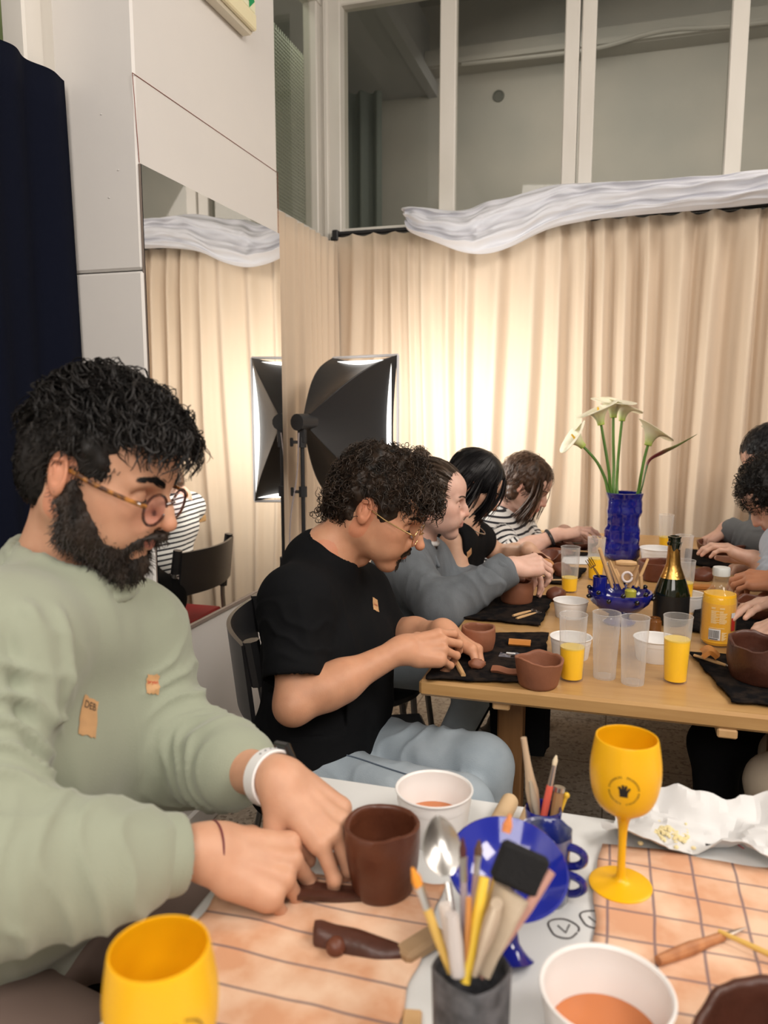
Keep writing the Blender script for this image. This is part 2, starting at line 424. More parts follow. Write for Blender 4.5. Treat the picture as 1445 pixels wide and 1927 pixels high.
def head_tint(V, c, R, sc, base, o):
    """skin colours: lips, ears, nose and cheeks redder; brows and stubble darker"""
    L = ((V-c)@R)/sc; C = np.tile(np.array(base, float), (len(V), 1)); ay = np.abs(L[:, 1])
    def mixc(w_, col):
        w_ = np.clip(w_, 0, 1)[:, None]; C[:] = C*(1-w_)+np.array(col)*w_
    red = np.array(base)*np.array([1.04, .70, .62])
    g = lambda p, r: np.exp(-(((L-np.array(p))/np.array(r))**2).sum(1))
    mixc(.55*g((.055, .048, -.025), (.03, .02, .02))+.55*g((.055, -.048, -.025), (.03, .02, .02)), red)
    mixc(.7*g((.115, 0, -.035), (.02, .018, .014)), red)
    mixc((ay > .074)*(L[:, 0] < .012)*(L[:, 2] < .04)*.55, red)
    m = o.get('lips', (.50, .17, .14)); f = o.get('smile', 0)
    lipz = -.0655+f*.18*ay; d = np.sqrt(((L[:, 2]-lipz)/.0105)**2+(ay/.027)**2); mixc((L[:, 0] > .084)*np.clip((1.05-d)*6, 0, 1)*.85, m)
    return C

def hand_prims(s, w_, X, Z, sgn, sc=1.0, curl=None, thumb=None, spread=(.10, .03, -.05, -.13), tips=None, tw=1.0):
    """w_ wrist, X towards the fingers, Z back of the hand, sgn=+1 thumb on Z x X side; curl: per finger (mcp, pip, dip) degrees"""
    B = basis(X, Z); Wp = lambda p: w_+B@(np.array([p[0], p[1]*sgn, p[2]])*sc)
    curl = curl or [(25, 35, 20)]*4
    M = [(.088, .027, .003), (.092, .006, .006), (.087, -.015, .003), (.078, -.034, -.003)]
    Ln = [(.044, .025, .021), (.049, .029, .022), (.045, .027, .022), (.035, .020, .019)]
    Rd = [(.0098, .0085, .0080, .0066), (.0100, .0088, .0081, .0068), (.0096, .0083, .0077, .0064), (.0085, .0073, .0068, .0056)]
    s.rc(Wp((-.006, 0, 0)), Wp((.010, 0, -.001)), .0245*sc*tw, .025*sc*tw, k=.02)
    for i, m in enumerate(M):
        s.rc(Wp((.006, m[1]*.45, -.002)), Wp((m[0]-.004, m[1], m[2]-.005)), .0185*sc, .0125*sc, k=.012)
        s.el(Wp((m[0], m[1], m[2]-.001)), .0108*sc, k=.008)
        s.rc(Wp((.02, m[1]*.6, .010)), Wp((m[0], m[1], m[2]+.0045)), .0035*sc, .005*sc, k=.006)
    s.rc(Wp((.03, -.026, -.010)), Wp((.07, -.030, -.011)), .014*sc, .012*sc, k=.014)
    tipl = []
    for i in range(4):
        a0 = math.radians(curl[i][0]); q = spread[i]; p = np.array(M[i]); ang = a0
        for j in range(3):
            if j: ang += math.radians(curl[i][j])
            d = np.array([math.cos(ang)*math.cos(q), math.cos(ang)*math.sin(q), -math.sin(ang)]); n = p+d*Ln[i][j]
            s.rc(Wp(p), Wp(n), Rd[i][j]*sc, Rd[i][j+1]*sc, k=.0035)
            if j < 2: s.el(Wp(n), Rd[i][j+1]*1.06*sc, k=.004)
            p = n
        up = np.array([math.sin(ang), 0, math.cos(ang)]); tipl.append((Wp(p), B@(np.array([d[0], d[1]*sgn, d[2]])), B@(np.array([up[0], 0, up[2]]))))
    th = thumb or [(.70, .60, -.38), (.90, .28, -.33), (.96, .12, -.25)]
    p = np.array((.016, .018, -.010)); r = [.0185, .0135, .0112, .0090]
    for j, (d, l_) in enumerate(zip(th, (.044, .033, .026))):
        d = np.array(d, float); d /= np.linalg.norm(d); n = p+d*l_
        s.rc(Wp(p), Wp(n), r[j]*sc, r[j+1]*sc, k=.012 if j == 0 else .004); p = n
    zt = np.cross(d, [0, 0, 1]); tipl.append((Wp(p), B@np.array([d[0], d[1]*sgn, d[2]]), B@np.array([-d[1]*.3, .8*sgn*0+.2, .95])))
    if tips is not None: tips.extend(tipl)
    return Wp

def arm_prims(s, sh, el, wr, sc=1.0, hair=0):
    sh, el, wr = [np.array(q, float) for q in (sh, el, wr)]
    s.rc(sh, el, .050*sc, .035*sc, k=.03)
    s.rc(el, el+(wr-el)*.42, .035*sc, .041*sc, k=.03); s.rc(el+(wr-el)*.3, wr, .040*sc, .0245*sc, k=.03)

def torso_prims(s, J, g=0.0, sc=1.0, k=.07, belly=0.0, legs=True):
    """g grows the body outwards into a garment"""
    nb, shL, shR, pe = [np.array(J[q], float) for q in ('neck', 'shL', 'shR', 'pelvis')]
    ax = shL-shR; ax /= np.linalg.norm(ax); mid = (shL+shR)/2; up = mid-pe; fwd = np.cross(ax, up); fwd /= np.linalg.norm(fwd)
    s.rc(shL-ax*.02, shR+ax*.02, (.058+g)*sc, k=k)
    ch = mid-up*.30+fwd*.015; wa = mid-up*.62+fwd*(.02+belly*.4); hp = pe+up*.05
    s.rc(ch-ax*.075*sc, ch+ax*.075*sc, (.100+g)*sc, k=k)
    s.rc(wa-ax*.055*sc, wa+ax*.055*sc, (.098+g+belly)*sc, k=k)
    s.rc(hp-ax*.07*sc, hp+ax*.07*sc, (.110+g)*sc, k=k)
    for q in (shL, shR): s.rc(nb+(mid-nb)*.35, q, (.034+g)*sc, (.05+g)*sc, k=.04)
def leg_prims(s, J, g=0.0, sc=1.0):
    for q in 'LR':
        h, kn, an = [np.array(J[a+q], float) for a in ('hip', 'kn', 'an')]
        s.rc(h, kn, (.078+g)*sc, (.056+g)*sc, k=.015); s.rc(kn, an, (.053+g)*sc, (.036+g)*sc, k=.03)
    s.rc(J['hipL'], J['hipR'], (.1+g)*sc, k=.06)

def creases(V, N, amp, freq, seed, stretch=(1, 1, .35)):
    n = fbm(V*np.array(stretch)*freq, seed, 3); return V+N*(amp*(1-2.2*np.abs(n)))[:, None]
def sleeve_folds(V, N, a, b, amp, n, rad=.09, seed=0, mask=None):
    d, h = seg_d(V, a, b); ph = h*n+.9*fbm(V*9, seed, 2)+.35*fbm(V*22, seed+5, 1)
    m = np.exp(-(np.maximum(d-rad*.7, 0)/(rad*.35))**2)*(mask(h) if mask else 1)*((h > .01) & (h < .995))*np.clip((1-h)*7, 0, 1)
    f = (1-np.abs(np.sin(np.pi*ph)))**1.6*1.6-.6
    return V+N*(amp*f*m)[:, None]
def folds(V, N, L, seed=0):
    """L: (a, b, width, height) each a ridge or crease on the cloth"""
    out = np.zeros(len(V))
    for a, b, wd, hh in L:
        d, h = seg_d(V, a, b); out += hh*np.exp(-(d/wd)**2)*np.sin(np.pi*np.clip(h*.94+.03, 0, 1))**.5
    return V+N*out[:, None]

def strands(mb, V, N, c, R, rad, flow, count, length, curl_r, curl_n, thick, seed=0, seg=14, mask=None, lift=.004, nside=4, jitter=.35, grow=1.0):
    """hair locks rooted on V, flowing along flow(local position) and hugging an ellipsoid of radii rad about c"""
    rg = np.random.default_rng(seed); L = (V-c)@R
    ok = np.where(mask(L))[0] if mask is not None else np.arange(len(V))
    for r in rg.choice(ok, count):
        p = L[r].copy(); k0 = np.linalg.norm(p/rad); ph = rg.uniform(0, 6.28); ln = length*rg.uniform(.6, 1.25); st = ln/seg; cn = curl_n*rg.uniform(.7, 1.3); cr = curl_r*rg.uniform(.4, 1.3)
        jt = rg.normal(0, jitter, 3); pts = []; sg = rg.choice([-1, 1]); lf = lift*rg.uniform(.3, 1.4)
        for i in range(seg+1):
            t = i/seg; n = p/rad**2; n /= np.linalg.norm(n)
            f = np.array(flow(p))+jt*(1-.3*t); f -= n*(f@n)*.85; f /= np.linalg.norm(f)+1e-9
            b = np.cross(n, f); a = ph+sg*6.283*cn*t
            pts.append(c+R@(p+n*(lf*math.sin(min(1, t*2.5)*1.57)+cr*(.9+math.cos(a))*min(1, t*3))+b*cr*math.sin(a)*min(1, t*3)))
            p = p+f*st; kk = np.linalg.norm(p/rad); p *= 1+(max(k0, 1)*grow/kk-1)*.6
        tr = thick*rg.uniform(.6, 1.3)*np.sin(np.linspace(.5, 2.95, seg+1))**.6
        mb.tube(pts, tr, nside, cap=False, flat=.6)

def eye_set(P, root, c, R, sc, iris=(.06, .03, .02), lid=.0, off=None, fine=False):
    for y in (-1, 1):
        mb = MB(); ec = c+R@(np.array([.0735, y*.032, -.001])*sc); lc = basis(R@np.array([math.cos(.25), y*math.sin(.25), 0]), R[:, 2])
        for zz, hh, tk in ((-.0042+lid, .0128, .00085 if not fine else .0006),):
            pts = [ec+lc@(np.array([math.cos(a)*.0151, math.sin(a)*.0146, zz-.0022*math.cos(a*1.7)])*sc) for a in np.linspace(-.95, .95, 13)]
            mb.tube(pts, np.array([.0005]+[tk]*11+[.0005])*sc, 6)
            for a in (np.linspace(-.85, .85, 18) if not fine else []):
                p0 = ec+lc@(np.array([math.cos(a)*.0151, math.sin(a)*.0146, zz-.0022*math.cos(a*1.7)])*sc)
                d = lc@np.array([.75*math.cos(a), .75*math.sin(a), -.45]); mb.tube([p0, p0+d*.004*sc, p0+d*.0075*sc+lc[:, 2]*.001*sc], np.array([.0004, .0003, .0001])*sc, 3)
        ob('eyelashes', mb, mat('lash', (.015, .01, .008), .6), root, off=off)
def brows(root, c, R, sc, hm, thick=.0048, off=None, seed=1, z=.022, dens=110, body=None, wid=.0006):
    rg = np.random.default_rng(seed)
    for y in (-1, 1):
        mb = MB()
        for i in range(dens):
            t = rg.uniform(0, 1); y0 = .013+.036*t; x0 = .0985-.024*t**1.7; z0 = z-.003+.007*math.sin(t*2.4)+rg.normal(0, thick*.42*(1-.5*t))
            p = np.array([x0+.001, y*y0, z0]); d = np.array([-.25-.3*t, y*1.0, .45*(1-1.5*t)]); d /= np.linalg.norm(d); l_ = rg.uniform(.006, .010)
            h0, h1 = hit(body, origin=c+R@(np.array([.2, p[1], p[2]])*sc), d=-R[:, 0], off=off) if body is not None else (None, None)
            if h0 is not None: p = (h0-c)@R/sc+[.0006, 0, 0]
            mb.tube([c+R@(p*sc), c+R@((p+d*l_*.5+[.0012, 0, 0])*sc), c+R@((p+d*l_+[-.0018*t, 0, 0])*sc)], np.array([wid, wid*.8, .0002])*sc, 3)
        ob('eyebrow', mb, hm, root, off=off)

def hit(o, px=None, py=None, origin=None, d=None, off=None):
    if '_bvh' not in globals(): globals()['_bvh'] = {}
    if o.name not in _bvh:
        _bvh[o.name] = BVHTree.FromPolygons([v.co+Vector(off if off is not None else (0, 0, 0)) for v in o.data.vertices], [p.vertices[:] for p in o.data.polygons])
    if px is not None: origin, d = CAM, ray(px, py)
    h = _bvh[o.name].ray_cast(Vector(origin), Vector(d).normalized())
    return (np.array(h[0]), np.array(h[1])) if h[0] is not None else (None, None)
def text_vf(body, size, res=3):
    cu = bpy.data.curves.new('t', 'FONT'); cu.body = body; cu.size = size; cu.align_x = 'CENTER'; cu.align_y = 'CENTER'; cu.resolution_u = res
    o = bpy.data.objects.new('t', cu); COL.objects.link(o); bpy.context.view_layer.update()
    me = bpy.data.meshes.new_from_object(o.evaluated_get(bpy.context.evaluated_depsgraph_get()))
    V = np.array([v.co[:] for v in me.vertices]) if len(me.vertices) else np.zeros((0, 3)); Fq = [tuple(p.vertices) for p in me.polygons]
    bpy.data.objects.remove(o); bpy.data.meshes.remove(me); return V, Fq
def patch_on(o, c, n, xdir, poly_or_vf, lift, off=None):
    """drape flat outline points (metres) onto mesh o about c"""
    z = n/np.linalg.norm(n); x = xdir-z*(xdir@z); x /= np.linalg.norm(x); y = np.cross(z, x); out = []
    for p in poly_or_vf:
        q = c+x*p[0]+y*p[1]; h, nn = hit(o, origin=q+z*.06, d=-z, off=off)
        out.append((h if h is not None else q)+z*lift)
    return np.array(out)
def sticker(root, shirt, px, py, wd, ht, tilt, text, tsize, tcol, name='name_sticker', off=None, base=(.62, .36, .17), tpos=(0, 0), label=None, ragged=0.0):
    c, n = hit(shirt, px, py, off=off)
    if c is None: return
    if n@FW > 0: n = -n
    x = RT*math.cos(tilt)+UP*math.sin(tilt); nu, nv = 9, 9; rg = random.Random(px)
    P = [((i/(nu-1)-.5)*wd*(1+rg.uniform(-ragged, ragged)*(i in (0, nu-1))), (j/(nv-1)-.5)*ht*(1+rg.uniform(-ragged, ragged)*(j in (0, nv-1)))) for i in range(nu) for j in range(nv)]
    V = patch_on(shirt, c, n, x, P, .0012, off); f = [(i*nv+j, (i+1)*nv+j, (i+1)*nv+j+1, i*nv+j+1) for i in range(nu-1) for j in range(nv-1)]
    mb = MB(); mb.add(V, f); st = ob(name, mb, mat('kraft_tape', base, .6, noise=(40, tuple(q*.8 for q in base), 1.2)), root, off=off)
    tv, tf = text_vf(text, tsize)
    if len(tv):
        tv = tv+np.array([tpos[0], tpos[1], 0]); mt = MB(); mt.add(patch_on(shirt, c, n, x, tv, .0019, off), tf)
        ob('handwriting', mt, mat('ink_%d' % int(tcol[0]*100), tcol, .6), st, off=off)
    return st
# ------------------------------------------------------------------ the room
YB, XW, XP = 3.79, -1.45, -1.20        # curtain wall, left wall, pillar side
def floor_mat():
    m = mat('terrazzo', (.47, .41, .34), .45); nt = m.node_tree; b = nt.nodes['Principled BSDF']
    tc = nt.nodes.new('ShaderNodeTexCoord')
    def N(t, **k):
        n = nt.nodes.new(t)
        for a, v in k.items(): n.inputs[a].default_value = v
        nt.links.new(tc.outputs['Object'], n.inputs['Vector']); return n
    v1 = N('ShaderNodeTexVoronoi', Scale=95.0); v2 = N('ShaderNodeTexNoise', Scale=55.0, Detail=4.0); v3 = N('ShaderNodeTexNoise', Scale=3.0, Detail=4.0)
    r1 = nt.nodes.new('ShaderNodeValToRGB'); cr = r1.color_ramp; cr.interpolation = 'CONSTANT'
    cr.elements[0].color = (.10, .065, .045, 1); cr.elements[0].position = 0
    for p, c in ((.16, (.45, .38, .30, 1)), (.45, (.58, .51, .42, 1)), (.72, (.36, .29, .22, 1)), (.8, (.62, .55, .46, 1))):
        e = cr.elements.new(p); e.color = c
    cr.elements[-1].color = (.5, .44, .36, 1)
    sep = nt.nodes.new('ShaderNodeSeparateColor'); nt.links.new(v1.outputs['Color'], sep.inputs[0]); nt.links.new(sep.outputs[0], r1.inputs[0])
    mx = nt.nodes.new('ShaderNodeMix'); mx.data_type = 'RGBA'; mx.inputs[7].default_value = (.47, .40, .32, 1)
    nt.links.new(v2.outputs[0], mx.inputs[0]); nt.links.new(r1.outputs[0], mx.inputs[6])
    m2 = nt.nodes.new('ShaderNodeMix'); m2.data_type = 'RGBA'; m2.blend_type = 'MULTIPLY'; m2.inputs[0].default_value = .35
    nt.links.new(mx.outputs[2], m2.inputs[6]); nt.links.new(v3.outputs[0], m2.inputs[7])
    br = N('ShaderNodeTexBrick', Scale=1.0); br.offset = 0; br.inputs['Mortar Size'].default_value = .0025; br.inputs['Brick Width'].default_value = .4; br.inputs['Row Height'].default_value = .4
    br.inputs['Color1'].default_value = br.inputs['Color2'].default_value = (1, 1, 1, 1); br.inputs['Mortar'].default_value = (.35, .3, .26, 1)
    m3 = nt.nodes.new('ShaderNodeMix'); m3.data_type = 'RGBA'; m3.blend_type = 'MULTIPLY'; m3.inputs[0].default_value = 1
    nt.links.new(m2.outputs[2], m3.inputs[6]); nt.links.new(br.outputs[0], m3.inputs[7]); nt.links.new(m3.outputs[2], b.inputs['Base Color'])
    return m
M_wall = mat('painted_wall', (.74, .715, .685), .42, noise=(2.5, (.70, .68, .66), 1), bump=(28, .22))
M_frame = mat('frame_paint', (.76, .73, .68), .35, noise=(6, (.66, .63, .57), 1, (1, 1, .3)), bump=(40, .15, (1, 1, .15)))
M_dark = mat('black_metal', (.018, .018, .02), .4)
M_next = mat('next_room_paint', (.50, .46, .40), .7, noise=(1.5, (.37, .365, .33), 1))
M_glass = clear_mat('window_glass', (.90, .90, .88), haze=.015, rough=.02, body=(.6, .65, .6))
M_linen = mat('linen', (.70, .575, .445), .85, noise=(6, (.64, .515, .39), 1, (1, 1, .2)), bump=(420, .3, (1, 1, .5)), sheen=.2)
M_navy = mat('navy_cloth', (.0045, .006, .014), .95, bump=(500, .2), spec=.1)

mb = MB(); mb.box((1.0, 2.2, -.03), (8.2, 9.4, .06)); struct('floor', mb, floor_mat())
mb = MB(); mb.box((.9, .7, 3.48), (4.8, 6.4, .06)); struct('ceiling', mb, mat('ceiling_paint', (.50, .49, .47), .7))
mb = MB(); mb.box((XW-.06, .55, 1.06), (.1, 6.5, 2.12)); mb.box((XW-.06, -1.2, 2.78), (.1, 3.6, 1.34)); mb.box((XW-.06, 2.23, 2.78), (.1, .8, 1.34)); struct('wall_left', mb, M_wall)
mb = MB(); mb.box((3.3, .6, 1.72), (.1, 6.5, 3.44)); struct('wall_right', mb, M_wall)
mb = MB(); mb.box((.9, -2.6, 1.72), (4.9, .1, 3.44)); struct('wall_rear', mb, M_wall)
mb = MB(); mb.box((.95, YB+.08, 1.05), (4.7, .1, 2.10)); struct('wall_back', mb, M_wall)
# pillar: upper shaft and the slightly prouder lower part with its joint at 1.66 m
mb = MB(); y0, y1 = 1.800, 2.655
mb.box(((XW-.02+XP)/2, (y0+y1)/2, 2.555), (XP-XW+.02, y1-y0, 1.79), bev=.006)
mb.box(((XW-.02+XP)/2, (y0+y1)/2+.0005, .828), (XP-XW+.026, y1-y0+.009, 1.655), bev=.006)
pil = struct('wall_pillar', mb, M_wall)
mb = MB()
q = [at(x, y, X=XP+.001) for x, y in ((262, 306), (249, 137), (522, 325), (524, 442))]
for a, b in zip(q, q[1:]): mb.tube([a, (a+b)/2, b], .0011, 5)
ln = ob('pencil_line', mb, mat('line_red', (.22, .07, .05), .7), pil)
mb = MB()
for px, py in ((190, 215), (205, 372), (222, 320)):
    p = at(px, py, Y=y0-.001); mb.ball(p, (.0035, .0008, .002), 8)
ob('paint_drip', mb, M_wall, pil)
for nm, c, s_ in (('baseboard_left', (XP+.008, (y0+y1)/2, .04), (.016, y1-y0, .08)),):
    mb = MB(); mb.box(c, s_, bev=.004); struct(nm, mb, M_wall)

# windows over the curtains
zs, zt = 2.17, at(645, 22, Y=YB)[2]+.02
def X_at(px, Y=YB): return at(px, 200, Y=Y)[0]
mb = MB()
mb.box((.95, YB, zs-.02), (4.8, .07, .055), bev=.004); mb.box((.95, YB, zt+.09), (4.8, .08, .2), bev=.006)
for a, b, dp in ((600, 648, .12), (829, 859, .06), (1060, 1087, .07), (1091, 1118, .06), (1366, 1399, .06), (1650, 1690, .06)):
    xa, xb = X_at(a), X_at(b); mb.box(((xa+xb)/2, YB, (zs+zt)/2), (xb-xa, dp, zt-zs+.1), bev=.005)
xa = X_at(622); mb.box((xa, YB-.06, (zs+zt)/2), (.022, .03, zt-zs+.1), bev=.004)
fr = struct('window_1', mb, M_frame)
for a, b in ((648, 829), (859, 1060), (1118, 1366), (1399, 1650)):
    mb = MB(); xa, xb = X_at(a), X_at(b); mb.box(((xa+xb)/2, YB+.005, (zs+zt)/2), (xb-xa, .006, zt-zs)); ob('glass_pane', mb, M_glass, fr)
# side window with wire mesh
mb = MB(); ya, yb = y1, YB-.06
mb.box((XW-.03, (ya+yb)/2, 2.125), (.08, yb-ya, .05), bev=.004); mb.box((XW-.03, (ya+yb)/2, zt+.09), (.08, yb-ya, .2)); mb.box((XW-.03, yb-.02, (zs+zt)/2), (.07, .07, zt-zs+.1), bev=.005)
f2 = struct('window_2', mb, M_frame)
mb = MB(); mb.box((XW-.03, (ya+yb)/2, (2.15+zt)/2), (.006, yb-ya, zt-2.15)); ob('glass_pane', mb, M_glass, f2)
mb = MB(); XM = XW-.30; zw = at(560, 92, X=XM)[2]; yq, yr = 2.75, 4.35
for i in range(64): y = yq+i*(yr-yq)/63; mb.box((XM, y, (2.0+zw)/2), (.004, .0065, zw-2.0))
for j in range(int((zw-2.0)/.0185)): mb.box((XM+.003, (yq+yr)/2, 2.0+j*.0185), (.004, yr-yq, .0062))
tag(ob('wire_mesh', mb, mat('mesh_wire', (.50, .52, .40), .5)), 'pale square wire mesh fixed behind the side window beside the pillar', 'wire mesh')
# left window near the navy curtain
mb = MB(); pa = at(66, 60, X=XW)[1]; pb = at(30, 60, X=XW)[1]; zb = at(66, 118, X=XW)[2]
mb.box((XW-.01, (pa+pb)/2, 2.75), (.07, pa-pb, 1.4), bev=.006); mb.box((XW-.01, pa+.05, 2.75), (.05, .1, 1.4), bev=.006)
mb.box((XW-.02, .95, 2.15), (.05, 1.3, .06), bev=.004)
mb.box((XW-.02, .6, 2.75), (.05, .06, 1.4), bev=.004); mb.box((XW-.02, .95, 3.38), (.05, 1.6, .1))
f3 = struct('window_3', mb, M_frame)
mb = MB(); mb.box((XW-.03, 1.0, 2.75), (.006, 1.0, 1.2)); ob('glass_pane', mb, M_glass, f3)
# the next room and what lies outside the side window
YN = 6.2; zso = at(808, 180, Y=YN)[2]; zc1 = at(860, 143, Y=YN)[2]; zc2 = at(860, 74, Y=YN-.3)[2]; xs = at(808, 180, Y=YN)[0]
mb = MB(); mb.box((1.0, YN+.05, 2.2), (9, .1, 4.4)); hole = at(938, 181, Y=YN)
struct('wall_next_room', mb, M_next)
mb = MB(); mb.lathe([(.045, 0), (.042, .012), (.034, .012), (.034, .003), (0, .003)], hole, 16, R=rot(math.pi/2)); tag(ob('pipe_collar', mb, mat('dk', (.12, .12, .10), .7)), 'round dark vent hole in the far wall of the next room', 'vent')
mb = MB(); mb.box((3.0, YN-.06, (zc1+zc2)/2), (9, .24, zc2-zc1)); mb.box((3.0, YN-.20, zc1+.02), (9, .05, .035)); struct('trim_cornice', mb, M_next)
mb = MB(); mb.box(((xs-3.0)/2, 5.0, zso+.25), (xs+3.0, 2.5, .5)); mb.box((xs+.03, 5.0, zso+.03), (.07, 2.5, .10)); struct('ceiling_soffit', mb, mat('soffit', (.42, .42, .42), .8))
mb = MB(); mb.box((1.0, 5.1, max(zc2, zso)+.42), (9, 2.6, .05)); struct('ceiling_next_room', mb, M_next)
mb = MB(); mb.box((-3.4, 5.0, 2.0), (.1, 2.6, 4.2)); mb.box((-2.9, YB+.1, 1.5), (2.6, .1, 4)) if False else None; struct('wall_next_side', mb, M_next)
mb = MB()
def cable(u):
    return spline([(xs+.3, YN-.24, zc1-.02), (xs+1.2, YN-.24, zc1-.03), (xs+1.7, YN-.24, zc1+.03), (xs+2.4, YN-.24, zc1+.0), (xs+5, YN-.24, zc1+.02)], 30)
mb.tube(cable(0), .014, 6); tag(ob('ceiling_pipe', mb, M_next), 'thin painted pipe running under the cornice of the next room', 'pipe')
# green drapes at the left of the next room
mb = MB(); xa, xb = at(560, 200, Y=5.6)[0], at(717, 200, Y=5.6)[0]; zz = at(700, 172, Y=5.6)[2]
mb.grid(lambda u, v: (xa+(xb-xa)*u, 5.6+.03*math.sin(u*38)+.02*math.sin(u*15), v*zz), 90, 4, thick=.006)
tag(ob('drape', mb, mat('green_drape', (.115, .13, .115), .8)), 'dark green drape hanging in the room behind the glass', 'curtain')
mb = MB(); mb.box((-3.0, 3.0, 2.2), (.1, 3.6, 4.4)); struct('wall_outside', mb, mat('outside_green', (.14, .17, .085), .9, noise=(7, (.25, .27, .12), 2)))
area('outside_fill_light', (-2.3, 2.9, 3.9), (.8, .8), 9, (.95, 1, .8), (-2.7, 3.5, 2.6))  # added lamp, brightens the green wall behind the mesh
area('outside_fill_light', (-1.60, 4.2, 3.40), (.2, .5), 1.6, (.97, 1, .85), (-1.74, 4.0, 2.5))  # added lamp aimed at the wire mesh so its wires show up

# ------------------------------------------------------------------ curtains
def curtain(name, fn, n, nz, m, label, cat='curtain', thick=.004):
    mb = MB(); mb.grid(fn, n, nz, thick=thick); o = ob(name, mb, m, sharp=None); return tag(o, label, cat)
rs = np.random.default_rng(5)
_ph = np.cumsum(rs.uniform(.65, 1.45, 60)); _ph = (_ph-_ph[0])/(_ph[-1]-_ph[0])
_am = rs.uniform(.55, 1.25, 61)
def pleat(u, n, v):
    """u 0..1 along, n pleats; deep rounded folds, pinched at the top, drifting a little on the way down"""
    t = np.interp((u+.006*math.sin(v*3+u*30)) % 1, _ph, np.arange(60))/60*n; k = int(t) % 60
    a = _am[k]*(1-(t-int(t)))+_am[k+1]*(t-int(t)); w_ = math.sin(2*math.pi*t)
    return a*(w_*.75+.25*math.sin(4*math.pi*t+.7)+.12*math.sin(2*math.pi*t*.37+v*2))
def back_fn(u, v):
    x = XW+.07+u*3.9; z = .03+v*2.105; A = .034*(.50+.45*min(1, (x+1.5)/1.1)+.45*min(1, max(0, (x+.5)/.8))); A *= (.5+.5*min(1, (1-v)*9))
    return (x+.004*math.sin(z*4+x*9), YB-.10+A*pleat(u, 36, v), z-(.012*abs(math.sin(u*113)) if v > .99 else 0))
curtain('curtain', back_fn, 900, 26, M_linen, 'long pleated beige linen curtain along the wall under the windows')
def side_fn(u, v):
    y = 2.67+u*1.02; z = .03+v*2.06
    return (XW+.10+.018*pleat(u*.35+.3, 34, v)*(.6+.4*(1-v)), y, z)
curtain('curtain', side_fn, 220, 20, M_linen, 'narrow tan linen curtain on the side wall between pillar and corner')
def navy_fn(u, v):
    y = .60+u*1.17; zt_ = at(115, 158, X=XW+.05)[2]+.016*math.sin(u*9)-.03*max(0, .9-u)*0
    return (XW+.06+.022*math.sin(u*26+.6*math.sin(v*3))*(.4+.6*(1-v))+.008*math.sin(u*61), y+.012*math.sin(v*2.5)*u, .03+v*(zt_-.03))
curtain('curtain', navy_fn, 160, 24, M_navy, 'navy blue curtain hanging on the wall left of the white pillar')
mb = MB(); mb.box((.35, YB-.055, 2.125), (3.5, .03, .02), bev=.003); mb.tube([(XW+.07, YB-.075, 2.145), (1.9, YB-.075, 2.145)], .011, 10); mb.box((XW+.085, YB-.07, 2.135), (.03, .07, .05), bev=.004)
tag(ob('curtain_rail', mb, M_dark), 'black curtain rail on the wall above the beige curtain', 'curtain rail')
# white sheet bundled over the rail
tp = [(757, 398), (775, 392), (830, 398), (880, 398), (930, 380), (1000, 368), (1060, 350), (1130, 345), (1200, 344), (1300, 338), (1380, 332), (1445, 322), (1600, 318)]
bt = [(772, 418), (785, 440), (830, 462), (880, 476), (905, 479), (950, 462), (1020, 432), (1075, 418), (1150, 410), (1240, 402), (1340, 394), (1445, 384), (1600, 372)]
TP = spline([at(x, y, Y=YB-.20) for x, y in tp], 120); BT = spline([at(x, y, Y=YB-.20) for x, y in bt], 120)
def sheet(u, v):
    j = min(118, int(v*119)); g = v*119-j; T = TP[j]*(1-g)+TP[min(j+1, 119)]*g; B = BT[j]*(1-g)+BT[min(j+1, 119)]*g
    c = (T+B)/2; hh = (T[2]-B[2])/2; wd = .075; a = 2*math.pi*u; end = min(1, v*22+.35)
    # long diagonal folds that sweep along the bundle
    ph = math.sin(a)*2.3-v*3.2; f = .55*(1-2*abs(math.sin(ph*1.7+.5)))+.30*(1-2*abs(math.sin(ph*3.9+v*5+1)))+.16*math.sin(v*70+math.sin(a)*4)
    s_ = np.sign(math.sin(a))*abs(math.sin(a))**.85
    return (c[0]+.01*math.sin(a*2+v*30), c[1]-.02+math.cos(a)*wd*end+(.034*f if math.cos(a) < 0 else 0)*-1*abs(math.cos(a))**.5, c[2]+hh*s_+.004*math.sin(v*60+a*3)*(1-abs(s_)**4))
mb = MB(); mb.grid(sheet, 120, 230, closed_u=True)
sh = ob('white_sheet', mb, mat('sheet_cloth', (.66, .67, .72), .8, bump=(300, .15)), sharp=None); tag(sh, 'white bed sheet bunched over the rail along the top of the curtain', 'sheet')

# ------------------------------------------------------------------ mirror and sign
mr = thing('wall_mirror', 'tall frameless mirror leaning flat on the side of the white pillar', 'mirror', (XP, 0, 0))
c0 = at(260, 308, X=XP); c1 = at(527, 440, X=XP); ym, yM = c0[1], 2.648; zm0, zm1 = .663, 1.921
mb = MB(); mb.box((.0075, (ym+yM)/2, (zm0+zm1)/2), (.0015, yM-ym-.002, zm1-zm0-.002)); ob('glass', mb, mat('silvered', (.83, .82, .80), .015, 1.0), mr)
mb = MB(); mb.box((.003, (ym+yM)/2, (zm0+zm1)/2), (.006, yM-ym, zm1-zm0)); mb.box((.006, (ym+yM)/2, zm0-.004), (.016, yM-ym, .010)); ob('backing', mb, mat('mirror_edge', (.25, .20, .17), .5), mr)
es = thing('exit_sign', 'cream exit sign with green lettering and arrow on the upper pillar side', 'sign', (XP, 0, 0))
ze = at(478, 66, X=XP+.05)[2]; ye = at(484, 40, X=XP+.055)[1]; L_ = .42
mb = MB(); mb.box((.02, ye-L_/2, ze+.09), (.04, L_, .17), bev=.006); ob('housing', mb, mat('sign_plastic', (.72, .68, .56), .4), es)
